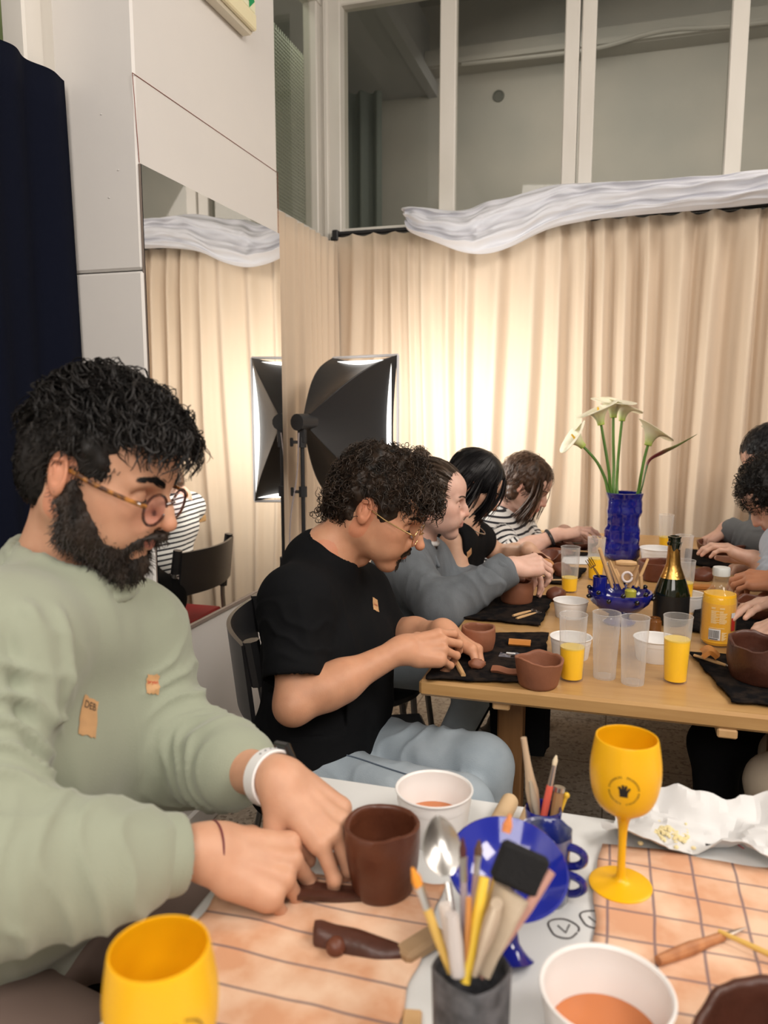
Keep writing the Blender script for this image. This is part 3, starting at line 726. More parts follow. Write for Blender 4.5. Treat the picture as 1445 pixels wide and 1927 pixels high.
mb = MB(); mb.box((.047, ye-L_/2, ze+.038), (.018, L_-.01, .05), bev=.005); ob('tube_cover', mb, mat('sign_diffuser', (.80, .73, .48), .25), es)
mb = MB(); mb.box((.046, ye-L_/2, ze+.115), (.014, L_-.01, .105), bev=.004); pn = ob('face_panel', mb, mat('sign_face', (.80, .78, .56), .3), es)
tv, tf = text_vf('SALIDA', .085)
mb = MB(); Rm = np.array([[0, 0, 1], [1, 0, 0], [0, 1, 0]], float)
mb.add(tv@Rm.T+np.array([.0545, ye-.24, ze+.100]), tf); ob('lettering', mb, mat('sign_green', (.01, .30, .10), .5), pn)
mb = MB(); ar = [(-.035, -.013), (.003, -.013), (.003, -.032), (.04, 0), (.003, .032), (.003, .013), (-.035, .013)]
mb.ext(ar, 0, .001, R=Rm, c=(.054, ye-.055, ze+.096)); ob('arrow', mb, MATS['sign_green'], pn)

# ------------------------------------------------------------------ softbox on its stand
B_ = at(748, 668, d=3.12); axd = np.array([.31, .95, 0]); axd /= np.linalg.norm(axd); pr = np.array([.95, -.31, 0]); pr /= np.linalg.norm(pr)
wS, hS = .335, .62; A_ = B_-pr*wS; ctr = (A_+B_)/2-np.array([0, 0, hS/2]); hd = ctr-axd*.37+np.array([0, 0, .045])
sbx = thing('softbox', 'black studio softbox lamp facing the curtain in the corner', 'studio light', (hd[0], hd[1], 0)); so = np.array([hd[0], hd[1], 0])
M_sb = mat('softbox_fabric', (.020, .020, .022), .42, bump=(14, .5)); M_sbi = mat('softbox_lining', (.75, .76, .8), .35)
cr4 = [A_, B_, B_-np.array([0, 0, hS]), A_-np.array([0, 0, hS])]
mb = MB()
for i in range(4):
    p, q = cr4[i], cr4[(i+1) % 4]; nrm = (p+q)/2-ctr; nrm /= np.linalg.norm(nrm)
    def fn(u, v, p=p, q=q, nrm=nrm):
        e = p*(1-u)+q*u; h0 = hd+(e-ctr)*.10; w_ = h0+(e-h0)*v
        rib = (e-ctr)*math.sin(v*math.pi)*.13; sag = nrm*math.sin(u*math.pi)*math.sin(v*math.pi*.9)*(-.035)-nrm*math.sin(u*math.pi)*v**3*.010
        return w_+rib+sag
    mb.grid(fn, 14, 16, thick=.003 if i % 2 else .003)
ob('shade', mb, M_sb, sbx, off=so, sharp=50)
mb = MB(); 
for i in range(4): mb.tube([cr4[i]+axd*.003, cr4[(i+1) % 4]+axd*.003], .006, 6)
ob('lining_edge', mb, M_sbi, sbx, off=so)
mb = MB(); cc = ctr-axd*.03; mb.add([cc+pr*a*wS*.47+np.array([0, 0, b*hS*.47]) for a, b in ((-1, -1), (1, -1), (1, 1), (-1, 1))], [(0, 1, 2, 3)])
ob('diffuser', mb, mat('lit_diffuser', (1, 1, 1), .5, emit=((1, .97, .92), 2.5)), sbx, off=so)
mb = MB(); mb.tube([hd-axd*.06, hd+axd*.03], .032, 14); mb.box(hd-axd*.03-np.array([0, 0, .045]), (.03, .03, .07), bev=.004); ob('lamp_head', mb, M_dark, sbx, off=so)
pb_ = hd-axd*.03; mb = MB(); mb.tube([pb_-[0, 0, .06], [pb_[0], pb_[1], .7]], .0085, 8); mb.tube([[pb_[0], pb_[1], .72], [pb_[0], pb_[1], .12]], .0125, 8); ob('pole', mb, M_dark, sbx, off=so)
for z_ in (1.17, .98, .70):
    mb = MB(); mb.tube([pb_*[1, 1, 0]+[0, 0, z_-.02], pb_*[1, 1, 0]+[0, 0, z_+.02]], .017, 8); mb.tube([pb_*[1, 1, 0]+[0, 0, z_], pb_*[1, 1, 0]+[-.035, -.01, z_]], .006, 6); mb.box(pb_*[1, 1, 0]+[-.04, -.01, z_], (.012, .012, .034), bev=.003); ob('knob', mb, M_dark, sbx, off=so)
for k in range(3):
    a = k*2.1+.4; mb = MB(); p = pb_*[1, 1, 0]; mb.tube([p+[0, 0, .42], p+[.30*math.cos(a), .26*math.sin(a), .012]], .008, 6); ob('leg', mb, M_dark, sbx, off=so)
mb = MB(); mb.tube(spline([hd-axd*.05-[0, 0, .04], pb_+[-.02, -.01, -.15]-[0, 0, .05], pb_*[1, 1, 0]+[-.05, -.02, .8], pb_*[1, 1, 0]+[-.02, -.02, .4], pb_*[1, 1, 0]+[.1, -.1, .01]], 40), .003, 5); ob('power_cord', mb, mat('cord_grey', (.35, .3, .3), .5), sbx, off=so)
# ------------------------------------------------------------------ materials of the things
M_oak = mat('oak', (.50, .30, .12), .38, noise=(9, (.40, .22, .08), 1.1, (.5, 6, 6)), bump=(60, .08, (.3, 4, 4)), coat=.2)
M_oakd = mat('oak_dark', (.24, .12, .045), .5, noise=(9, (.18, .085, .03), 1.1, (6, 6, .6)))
M_white = mat('white_laminate', (.72, .74, .74), .28, noise=(5, (.67, .68, .67), 1))
M_clay = mat('wet_clay', (.155, .048, .024), .42, noise=(22, (.10, .030, .016), 1.2), bump=(70, .55))
M_clayd = mat('dark_clay', (.085, .028, .017), .36, noise=(22, (.05, .018, .011), 1.2), bump=(70, .6))
M_clayl = mat('drying_clay', (.27, .105, .055), .55, noise=(18, (.21, .075, .038), 1.2), bump=(80, .4))
M_wood = mat('tool_wood', (.60, .38, .19), .5, noise=(30, (.50, .30, .13), 1.1, (1, 1, .2)))
M_woodo = mat('orange_wood', (.52, .21, .045), .4, noise=(30, (.40, .15, .03), 1.1))
M_steel = mat('steel', (.55, .54, .52), .28, 1.0)
M_felt = mat('black_felt', (.006, .006, .007), .98, noise=(40, (.022, .016, .013), 2.5), bump=(700, .5), spec=.08)
M_blue = mat('cobalt_glaze', (.012, .018, .26), .12, noise=(14, (.006, .008, .12), 1.2), bump=(25, .4), coat=.6)
M_bead = mat('black_bead', (.004, .004, .006), .08, coat=.5)
M_tub = mat('tub_plastic', (.80, .78, .76), .35, sss=.15, sss_r=(1, .9, .8))
M_yel = mat('yellow_plastic', (.85, .45, .005), .33, sss=.1, sss_r=(1, .5, .05))
M_cup = clear_mat('frosted_cup', (.93, .94, .95), haze=.19, rough=.25, body=(.97, .97, .98), edge=.5)
M_cwet = clear_mat('wet_cup', (.97, .97, .97), haze=.02, rough=.2, edge=.3)
M_cglass = clear_mat('clear_glass', (.96, .98, .97), haze=.02, rough=.03, edge=.4)
M_juice = mat('orange_juice', (.99, .57, .006), .4)
M_foam = mat('juice_foam', (.87, .62, .10), .6)
M_muddy = mat('muddy_water', (.52, .17, .055), .08)
M_paper = mat('paper', (.66, .66, .66), .7, bump=(20, .3))
M_ink = mat('black_print', (.01, .01, .01), .5)
M_blk = mat('black_plastic', (.02, .02, .022), .35, bump=(300, .1))
TZ, T1 = .750, .740

def table(name, label, x0, x1, y0_, y1_, zt_, th, m, legs, lm, rad=.02, extra=None, ang=0):
    t = thing(name, label, 'table', ((x0+x1)/2, (y0_+y1_)/2, 0), ang)
    mb = MB(); mb.box((0, 0, zt_-th/2), (x1-x0, y1_-y0_, th), bev=rad); ob('tabletop', mb, m, t)
    for lx, ly, sx, sy in legs:
        mb = MB(); mb.box((lx-(x0+x1)/2, ly-(y0_+y1_)/2, (zt_-th)/2), (sx, sy, zt_-th), bev=.004); ob('leg', mb, lm, t)
    return t
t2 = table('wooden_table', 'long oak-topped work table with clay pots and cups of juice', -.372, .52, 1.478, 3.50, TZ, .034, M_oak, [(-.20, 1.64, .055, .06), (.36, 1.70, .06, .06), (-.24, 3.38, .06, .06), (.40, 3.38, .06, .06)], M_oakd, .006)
cx_, cy_ = (-.372+.52)/2, (1.478+3.50)/2
for px, py in ((943, 1330), (1368, 1383)):
    p = at(px, py, z=TZ-.046); mb = MB(); mb.box((p[0]-cx_, p[1]-cy_+.03, TZ-.043), (.035, .07, .018), bev=.003); ob('clip', mb, M_wood, t2)
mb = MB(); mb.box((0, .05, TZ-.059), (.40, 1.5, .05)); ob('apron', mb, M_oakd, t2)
t1 = table('white_table', 'white laminate table in the foreground with checked cloths on it', -.445, 1.0, -.35, 1.055, T1, .028, M_white, [(-.36, .97, .04, .04), (.9, .97, .04, .04), (-.36, -.25, .04, .04), (.9, -.25, .04, .04)], M_steel, .010)
for px, py, s_ in ((1060, 1748, .016), (1118, 1731, .015)):
    p = at(px, py, z=T1)-np.array([.2775, .3525, 0]); mb = MB()
    mb.tube([p+[s_*math.cos(a)*(1+.12*math.sin(3*a)), s_*math.sin(a), .0006] for a in np.linspace(0, 6.1, 26)], .0011, 4); mb.tube([p+[-.006, s_*.2, .0006], p+[.003, -s_*.4, .0006], p+[.006, s_*.5, .0006]], .001, 4)
    ob('doodle', mb, mat('doodle_ink', (.06, .05, .05), .6), t1)

# ------------------------------------------------------------------ cloths and mats
def cloth_mat(name, base, base2, line, ny, nx, wob=.004):
    m = mat(name, base, .9, noise=(14, base2, 2.2), bump=(600, .2)); nt = m.node_tree; b = nt.nodes['Principled BSDF']
    tc = nt.nodes.new('ShaderNodeTexCoord'); nz = nt.nodes.new('ShaderNodeTexNoise'); nz.inputs['Scale'].default_value = 9
    nt.links.new(tc.outputs['Object'], nz.inputs['Vector'])
    mp = nt.nodes.new('ShaderNodeMix'); mp.data_type = 'RGBA'; mp.blend_type = 'LINEAR_LIGHT'; mp.inputs[0].default_value = wob
    nt.links.new(tc.outputs['Object'], mp.inputs[6]); nt.links.new(nz.outputs['Color'], mp.inputs[7])
    sp = nt.nodes.new('ShaderNodeSeparateXYZ'); nt.links.new(mp.outputs[2], sp.inputs[0]); out = None
    for ch, per in ((1, ny), (0, nx)):
        if not per: continue
        a = nt.nodes.new('ShaderNodeMath'); a.operation = 'PINGPONG'; a.inputs[1].default_value = per/2; nt.links.new(sp.outputs[ch], a.inputs[0])
        c = nt.nodes.new('ShaderNodeMapRange'); c.inputs[1].default_value = .0008; c.inputs[2].default_value = .0022; c.inputs[3].default_value = 1; c.inputs[4].default_value = 0; nt.links.new(a.outputs[0], c.inputs[0])
        if out is None: out = c.outputs[0]
        else:
            mm = nt.nodes.new('ShaderNodeMath'); mm.operation = 'MAXIMUM'; nt.links.new(out, mm.inputs[0]); nt.links.new(c.outputs[0], mm.inputs[1]); out = mm.outputs[0]
    k = nt.nodes.new('ShaderNodeMath'); k.operation = 'MULTIPLY'; k.inputs[1].default_value = .8; nt.links.new(out, k.inputs[0])
    mx = nt.nodes.new('ShaderNodeMix'); mx.data_type = 'RGBA'; mx.inputs[7].default_value = (*line, 1); src = b.inputs['Base Color'].links[0].from_socket
    nt.links.new(k.outputs[0], mx.inputs[0]); nt.links.new(src, mx.inputs[6]); nt.links.new(mx.outputs[2], b.inputs['Base Color']); return m
def cloth(name, quad, z, m, label, cat, n=40, h=.002, amp=.0015, seed=0, group=None, th=.002, edge=.0022, fold=None):
    """four corners (x,y) round the table top; ctr origin so stripes run with the weave"""
    q = np.array(quad, float); c = q.mean(0); rg = np.random.default_rng(seed); ph = rg.uniform(0, 6, 8)
    def fn(u, v):
        p = (q[0]*(1-u)+q[1]*u)*(1-v)+(q[3]*(1-u)+q[2]*u)*v
        p = p+edge*np.array([math.sin(v*19+ph[0])+.6*math.sin(v*43+ph[1]), math.sin(u*17+ph[2])+.6*math.sin(u*39+ph[3])])*np.array([1, 1])*(1 if min(u, v, 1-u, 1-v) < .02 else .6)
        zz = h+amp*(1+math.sin(u*9+ph[4]+3*v)*math.sin(v*8+ph[5]))+(fold(u, v) if fold else 0)
        return (p[0]-c[0], p[1]-c[1], zz)
    mb = MB(); mb.grid(fn, n, n, thick=th); o = ob(name, mb, m, sharp=None); o.location = (c[0], c[1], z); return tag(o, label, cat, group)
P2 = lambda x, y, z=T1: at(x, y, z=z)[:2]
Mst = cloth_mat('striped_cloth', (.78, .54, .38), (.62, .32, .18), (.13, .10, .12), .047, 0)
Mck = cloth_mat('checked_cloth', (.78, .54, .38), (.64, .34, .20), (.13, .10, .13), .047, .049)
lq = [P2(398, 1672)+[.012, .0], P2(800, 1640), P2(718, 1960), P2(150, 1990)]
lq = [(-.425, .785), (-.175, .835), (-.170, .43), (-.43, .40)]
cloth('striped_cloth', lq, T1, Mst, 'stained cotton cloth with thin stripes under the hands of the bearded man', 'cloth', seed=1)
cloth('checked_cloth', [P2(1128, 1595), (.42, .99), (.42, .40), (-.012, .44)], T1, Mck, 'stained checked cotton cloth at the right under the crumpled paper', 'cloth', seed=2, amp=.002)
QZ = lambda *pts: [at(x, y, z=TZ)[:2] for x, y in pts]
G_F = 'black felt work mats'
cloth('work_mat', QZ((868, 1196), (1031, 1197), (1022, 1290), (800, 1283)), TZ, M_felt, 'black felt mat with wooden stick at the near left corner of the oak table', 'mat', seed=3, group=G_F, n=24, edge=.002, th=.004, h=.004)
cloth('work_mat', QZ((905, 1128), (1042, 1125), (1017, 1181), (862, 1166)), TZ, M_felt, 'black felt mat with two loop tools before the grey-jacketed woman', 'mat', seed=4, group=G_F, n=24, edge=.002, th=.004, h=.004)
cloth('work_mat', QZ((1000, 1068), (1105, 1074), (1078, 1103), (960, 1097)), TZ, M_felt, 'black felt mat with orange wooden disc before the woman in black top', 'mat', seed=5, group=G_F, n=20, edge=.002, th=.004, h=.004)
cloth('work_mat', QZ((1030, 1030), (1110, 1030), (1105, 1048), (1000, 1047)), TZ, M_felt, 'black felt mat before the woman in the striped shirt', 'mat', seed=6, group=G_F, n=20, edge=.002, th=.004, h=.004)
cloth('work_mat', [P2(1297, 1232, TZ), (.475, 1.80), (.475, 1.515), P2(1378, 1326, TZ)], TZ, M_felt, 'black felt mat at the near right of the oak table', 'mat', seed=7, group=G_F, n=24, edge=.002, th=.004, h=.004)
cloth('work_mat', [P2(1296, 1190, TZ), P2(1312, 1128, TZ), (.49, 2.22), (.49, 1.90)], TZ, M_felt, 'black felt mat half hidden behind the juice bottle', 'mat', seed=8, group=G_F, n=20, edge=.002, th=.004, h=.004)
cloth('work_mat', [P2(1287, 1062, TZ), P2(1290, 1036, TZ), (.50, 3.02), (.50, 2.74)], TZ, M_felt, 'black felt mat before the far right person in grey', 'mat', seed=9, group=G_F, n=20, edge=.002, th=.004, h=.004)

# ------------------------------------------------------------------ clay work
def clay_cup(label, px, py, z, rt, rb, h, th=.007, seed=0, m=M_clay, rim=.05, wobk=.05, name='clay_cup', cat='clay cup', bulge=.04, group=None, rimh=.004, n=56, loc=None, sq=0):
    rg = np.random.default_rng(seed); ph = rg.uniform(0, 6.3, 8)
    c = at(px, py, z=z) if loc is None else np.array(loc)
    prof = [(.0005, 0), (rb*.6, 0), (rb*.93, .0008), (rb, .005)]
    for i in range(1, 13): t = i/12; prof.append((rb+(rt-rb)*t+bulge*rt*math.sin(t*math.pi), .005+(h-.005)*t))
    prof += [(rt-th*.35, h+.0012), (rt-th*.75, h+.0008), (rt-th, h-.003)]
    for i in range(1, 9): t = i/8; prof.append((rt-th+(rb-rt)*t*.95+bulge*rt*math.sin((1-t)*math.pi)*.8, h-.003-(h-.012)*t))
    prof.append((.0005, .009))
    mb = MB(); mb.lathe(prof, n=n); V = mb.v[0]; th_ = np.arctan2(V[:, 1], V[:, 0]); hz = V[:, 2]/h
    f = 1+wobk*np.sin(2*th_+ph[0])*.6+wobk*np.sin(3*th_+ph[1]+hz*2)*.5+.02*fbm(V*30+seed*7, seed, 2)
    if sq: f *= 1+sq*np.cos(4*th_)
    V[:, 0] *= f; V[:, 1] *= f; V[:, 2] += np.clip(hz, 0, 1)**3*rimh*(np.sin(2*th_+ph[2])+.5*np.sin(3*th_+ph[3])+.25*np.sin(5*th_+ph[4])+.9*fbm(np.stack([np.cos(th_)*2.2, np.sin(th_)*2.2, th_*0+seed], 1), seed, 2))
    o = ob(name, mb, m, sharp=60); o.location = c; o.rotation_euler = (0, 0, ph[5]); return tag(o, label, cat, group)
def clay_lump(label, px, py, z, r, seed=0, m=M_clay, name='clay_lump', cat='clay piece', lift=None, rz=0, amp=.22, loc=None):
    r = np.array(r, float); mb = MB(); mb.ball((0, 0, 0), 1.0, 20); V = mb.v[0]
    V *= (1+amp*fbm(V*1.3+seed*3.1, seed, 3))[:, None]; V *= r; V[:, 2] = np.maximum(V[:, 2], -r[2]*.75); V[:, 2] -= V[:, 2].min()
    o = ob(name, mb, m, sharp=70); c = at(px, py, z=z) if loc is None else np.array(loc); o.location = (c[0], c[1], z if lift is None else lift); o.rotation_euler = (0, 0, rz); return tag(o, label, cat)
MZ = TZ+.0075
clay_cup('dark brown wet clay cup standing on the striped cloth', 720, 1672, T1+.004, .0445, .037, .083, .0065, 2, mat('wet_clay_near', (.115, .036, .017), .34, noise=(22, (.075, .022, .011), 1.2), bump=(60, .6)), rimh=.0022, bulge=.05, wobk=.03)
clay_cup('squat clay cup on the near edge of the oak table', 1012, 1290, TZ, .0475, .038, .057, .007, 3, M_clayl, rimh=.003, bulge=.02)
clay_cup('rounded clay cup beside the hands of the mustached man', 900, 1222, MZ, .037, .033, .053, .006, 4, M_clayl, rimh=.001, bulge=.09, wobk=.03)
clay_cup('straight clay cup under the hands of the grey-jacketed woman', 972, 1133, MZ, .043, .043, .062, .006, 5, M_clayl, rimh=.0015, bulge=.06, wobk=.03)
clay_cup('thin clay bowl being shaped by the woman in black top', 1030, 1070, MZ, .055, .032, .055, .006, 6, M_clay, name='clay_bowl', cat='clay bowl', rimh=.006, wobk=.09)
clay_cup('long flat clay dish before the woman in the striped shirt', 1080, 1030, MZ, .095, .075, .028, .008, 7, M_clay, name='clay_dish', cat='clay dish', rimh=.002, wobk=.06)
clay_cup('torn dark clay bowl on the mat at the right edge', 1428, 1280, MZ, .062, .052, .082, .009, 8, M_clayd, name='clay_bowl', cat='clay bowl', rimh=.006, bulge=.08)
clay_cup('square-sided clay box behind the champagne bottle', 1240, 1090, TZ, .064, .060, .058, .007, 9, M_clay, name='clay_box', cat='clay box', sq=.08, rimh=.001)
clay_cup('low clay bowl worked by the far right person', 1355, 1050, MZ, .085, .06, .055, .008, 10, M_clay, name='clay_bowl', cat='clay bowl', rimh=.002)
clay_cup('dark clay dish held by hands at the right edge', 1432, 1160, MZ, .065, .055, .040, .01, 11, M_clay, name='clay_dish', cat='clay dish', rimh=.003)
clay_cup('jagged dark clay pot in the bottom right corner', 1440, 2110, T1+.004, .060, .045, .070, .008, 12, M_clayd, name='clay_pot', cat='clay pot', rimh=.005)
clay_lump('torn petal-shaped scrap of clay beside a white tub', 1045, 1130, TZ, (.030, .026, .022), 1, M_clay)
clay_lump('small ball of clay on the striped cloth', 632, 1793, T1+.004, (.0105, .0105, .010), 2, M_clay, 'clay_ball', 'clay ball', amp=.06)
clay_lump('dark lump of clay behind the orange wooden disc', 1058, 1085, MZ, (.030, .025, .028), 3, M_clay)
clay_lump('small folded bit of clay under the fingertips of the mustached man', 897, 1258, MZ, (.020, .014, .013), 4, M_clayl, amp=.4, rz=.4)
clay_lump('lump of clay between the bottles on the right', 1322, 1092, TZ, (.036, .030, .024), 5, M_clay)
clay_lump('clay scrap on the mat of the woman in stripes', 1052, 1043, MZ, (.05, .03, .014), 6, M_clay)
mb = MB(); mb.grid(lambda u, v: (-.036+.072*u, (-.014+.028*v), .0105+.003*math.sin(v*math.pi)+.0015*math.sin(u*9)-.004*abs(v-.5)*2), 20, 10, thick=.009); o = ob('clay_slab', mb, M_clayl, sharp=50); o.location = (*at(958, 1268, z=MZ)[:2], MZ); o.rotation_euler = (0, 0, -.12); tag(o, 'flat clay strip beside the squat cup on the oak table', 'clay slab')
def slab(u, v):
    w_ = .0165*(math.sin(min(1, (1-u)*2.2+.0)*1.57)**.7)*(min(1, u*14+.45)); return (-.045+.108*u, (v-.5)*2*w_-.004*u, .0165*math.sin(v*math.pi)**.5*(.35+.65*(1-u)**.6)+.0008*math.sin(u*13+v*3)+.001)
mb = MB(); mb.grid(slab, 34, 14, thick=.004); o = ob('clay_slab', mb, M_clayd, sharp=60); o.location = (*at(668, 1778, z=T1+.004)[:2], T1+.005); o.rotation_euler = (0, 0, .02); tag(o, 'long dark clay slab tapering to a point on the striped cloth', 'clay slab')
mb = MB(); mb.grid(lambda u, v: (-.05+.115*u, (v-.5)*.034*(1-.25*u), .010+.004*math.sin(u*5)+.002*math.sin(v*6)), 24, 10, thick=.008); o = ob('clay_slab', mb, M_clayd, sharp=60); o.location = (*at(575, 1692, z=T1+.004)[:2], T1+.005); o.rotation_euler = (0, 0, .35); tag(o, 'dark clay slab under the right hand of the bearded man', 'clay slab')

# ------------------------------------------------------------------ cups and bottles
def juice_cup(label, px, py, fill, group='tall frosted plastic cups', h=.137, rt=.0285, rb=.0225, foam=True, tilt=0):
    c = at(px, py, z=TZ); t = thing('plastic_cup', label, 'cup', (c[0], c[1], TZ), random.random()*6, group)
    pr_ = [(.001, .0035), (rb-.002, .0035), (rb, 0), (rb+.0006, .004)]+[(rb+(rt-rb)*i/8, .004+(h-.004)*i/8) for i in range(1, 9)]+[(rt+.0006, h), (rt+.0002, h+.0012), (rt-.0008, h)]
    if fill:
        zs_ = .004+(h-.004)*fill; rs_ = rb+(rt-rb)*fill; up_ = [(rs_, zs_)]+[q for q in pr_ if q[1] > zs_+.001]; lo_ = [q for q in pr_ if q[1] < zs_ or q[0] < rb]+[(rs_, zs_)]
        mb = MB(); mb.lathe(up_, n=40); mb.mi = 1; mb.lathe([q for q in lo_ if q[1] <= zs_], n=40); ob('wall', mb, [M_cup, M_cwet], t)
    else: mb = MB(); mb.lathe(pr_, n=40); ob('wall', mb, M_cup, t)
    if fill:
        zf = .005+fill*(h-.01); rf = rb+(rt-rb)*zf/h-.0012
        mb = MB(); mb.lathe([(.0005, .0045), (rb-.0012, .0045), (rf, zf-.002), (rf-.0005, zf), (.0005, zf)], n=40); ob('juice', mb, M_juice, t)
        if foam: mb = MB(); mb.lathe([(rf+.0002, zf-.001), (rf+.0002, zf+.0015), (rf*.8, zf+.0008), (.0005, zf+.001)], n=40); ob('foam', mb, M_foam, t)
    return t
juice_cup('frosted cup half full of juice, leftmost of the front four', 1075, 1278, .50)
juice_cup('empty frosted cup beside the half full juice cup', 1137, 1274, 0)
juice_cup('empty frosted cup, nearest to the table edge of the front four', 1190, 1285, 0)
juice_cup('frosted cup of juice filled to two thirds, rightmost of the front four', 1270, 1282, .66)
juice_cup('frosted cup with a little juice beside the orange disc', 1071, 1113, .30)
juice_cup('frosted cup of juice left of the blue vase', 1120, 1090, .5)
juice_cup('frosted cup of juice behind the champagne bottle', 1284, 1146, .55)
juice_cup('empty frosted cup in the far middle of the table', 1284, 1085, 0)
juice_cup('frosted cup with some juice at the far end of the table', 1251, 1034, .35)
# juice bottle
c = at(1349, 1212, z=TZ); t = thing('juice_bottle', 'glass bottle of orange juice with white lid on the right of the oak table', 'bottle', (c[0], c[1], TZ))
rB = .0385; pB = [(.001, .002), (rB*.8, 0), (rB*.97, .004), (rB, .012), (rB, .108)]+[(rB-(rB-.0165)*(.5-.5*math.cos(math.pi*i/8)), .108+.045*i/8) for i in range(1, 9)]+[(.0162, .160), (.0178, .1615), (.0178, .164), (.0160, .1655), (.0160, .172)]
mb = MB(); mb.lathe(pB, n=48); ob('glass', mb, M_cglass, t)
zi = .124; mb = MB(); mb.lathe([(.0005, .004), (rB*.8, .004), (rB-.0018, .012), (rB-.0018, .107), (rB-.0032, zi-.002), (rB-.0036, zi), (.0005, zi)], n=48); ob('juice', mb, mat('bottle_juice', (.95, .50, .015), .3), t)
mb = MB(); mb.lathe([(.0188, .166), (.0192, .168), (.0192, .183), (.0180, .1855), (.0005, .186)], n=40, wob=lambda a, z: 1+.012*math.sin(a*30)); ob('lid', mb, mat('lid_white', (.60, .62, .60), .35), t)
mb = MB(); mb.lathe([(rB+.0004, .016), (rB+.0006, .0165), (rB+.0006, .104), (rB+.0004, .1045)], n=48); lb = ob('label', mb, clear_mat('label_film', (.95, .9, .8), haze=.05, rough=.2, edge=.2), t)
def on_can(R_, a0, z0_, w_, h_, mbx, th=.0003):
    k = max(2, int(w_/R_/.12)); aa = np.linspace(a0, a0+w_/R_, k+1)
    v = [[R_*math.cos(a), R_*math.sin(a), z] for z in (z0_, z0_+h_) for a in aa]; mbx.add(v, [(i, i+1, k+2+i, k+1+i) for i in range(k)])
a_cam = math.atan2(-c[1], -c[0]); rg = random.Random(4); mb = MB()
for j in range(15):
    z_ = .096-.0026*j
    if rg.random() < .85: on_can(rB+.0009, a_cam-.42, z_, .008+rg.random()*.012, .0011, mb); on_can(rB+.0009, a_cam+.05, z_, .006+rg.random()*.012, .0011, mb)
on_can(rB+.0009, a_cam-.5, .048, .034, .0010, mb); on_can(rB+.0009, a_cam+.18, .018, .011, .018, mb) if False else None
for j in range(9): on_can(rB+.0009, a_cam+.22, .020+.0022*j, .005+.003*(j % 3), .0012, mb)
ob('fine_print', mb, mat('label_print', (.85, .75, .45), .5), lb)
mb = MB(); on_can(rB+.0009, a_cam-.52, .020, .0265, .026, mb); bc = ob('barcode_box', mb, M_paper, lb)
mb = MB(); a = a_cam-.50; 
for j in range(17):
    wj = rg.choice([.0004, .0006, .0009]); on_can(rB+.0012, a, .0245, wj, .0185, mb); a += (wj+.0007)/rB
on_can(rB+.0012, a_cam-.48, .0212, .020, .0018, mb); ob('barcode', mb, M_ink, bc)
mb = MB(); on_can(rB+.0010, a_cam+.78, .042, .012, .030, mb); ob('red_panel', mb, mat('label_red', (.45, .03, .02), .5), lb)
mb = MB(); on_can(rB+.0010, a_cam+.76, .073, .012, .012, mb); ob('white_panel', mb, M_paper, lb)
# champagne bottle
c = at(1261, 1172, z=TZ); t = thing('champagne_bottle', 'dark green champagne bottle with torn gold foil beside the blue bowl', 'bottle', (c[0], c[1], TZ))
rC = .0440
pC = [(.001, .01), (rC*.7, .004), (rC*.9, 0), (rC, .006), (rC, .085)]+[(rC-(rC-.0175)*((i/10)**1.25), .085+.085*i/10) for i in range(1, 11)]+[(.0150, .190), (.0140, .225), (.0140, .228), (.0175, .229), (.0175, .236), (.0150, .238), (.0150, .247), (.0165, .249), (.0165, .253), (.0115, .254), (.0110, .245)]
pC = [(r, z*.90) for r, z in pC]
mb = MB(); mb.lathe(pC, n=48); ob('glass', mb, mat('dark_glass', (.006, .010, .004), .06, coat=.5), t)
mb = MB(); mb.lathe([(.0300, .121), (.0262, .131), (.0205, .147), (.0178, .156), (.0162, .172), (.0152, .190), (.0149, .205)], n=48); V = mb.v[0]; a_ = np.arctan2(V[:, 1], V[:, 0])
V[:, 2] += (V[:, 2] > .185)*(.010*np.sin(a_*2+.6)+.007*np.sin(a_*5+1)-.004); V[:, :2] *= (1+.03*np.sin(a_*7)*(V[:, 2] > .16)+.02)[:, None]; ob('gold_foil', mb, mat('gold_foil', (.62, .36, .10), .28, 1.0, bump=(60, .8)), t)
mb = MB()
for k in range(3):
    a = a_cam+.9+k*.2; p = [[(.0155+.004*s)*math.cos(a), (.0155+.004*s)*math.sin(a), .196+.014*s] for s in (0, 1, 1.6)]; mb.tube(p, (.004, .003, .001), 6, flat=.3)
ob('foil_scrap', mb, mat('silver_foil', (.75, .72, .68), .25, 1.0), t)
mb = MB(); mb.lathe([(rC+.0004, .016), (rC+.0004, .078)], n=48); ob('label', mb, mat('dark_label', (.012, .012, .012), .4), t)

# white tubs
def tub(label, px, py, z, r, h, water=None, group='white plastic tubs', loc=None):
    c = at(px, py, z=z) if loc is None else np.array(loc); t = thing('plastic_tub', label, 'tub', (c[0], c[1], z), random.random(), group); rb = r*.84
    pr_ = [(.001, .0015), (rb-.002, .0015), (rb, 0), (rb+.0008, .002), (rb+(r-rb)*.72, h*.72), (r*.965, h*.72), (r*.975, h*.76), (r*.975, h*.955), (r*1.02, h*.96), (r*1.03, h*.985), (r*1.02, h), (r*.99, h), (r*.955, h*.97), (r*.945, h*.80), (r*.925, h*.74), (rb-.003, .004), (.001, .004)]
    mb = MB(); mb.lathe(pr_, n=56); ob('wall', mb, M_tub, t)
    if water:
        zz = h*water; rr = rb+(r-rb)*.9*water-.0025; mb = MB(); mb.lathe([(.0005, .0045), (rb-.0036, .0045), (rr, zz), (.0005, zz)], n=48); ob('water', mb, M_muddy, t)
    return t
tub('large white tub of muddy orange water at the bottom edge', 1148, 1915, T1+.001, .0555, .074, .40, loc=(.010, .628, T1))
tub('white tub with a little muddy water behind the dark brown clay cup', 820, 1575, T1, .0505, .066, .36, loc=(-.215, .943, T1))
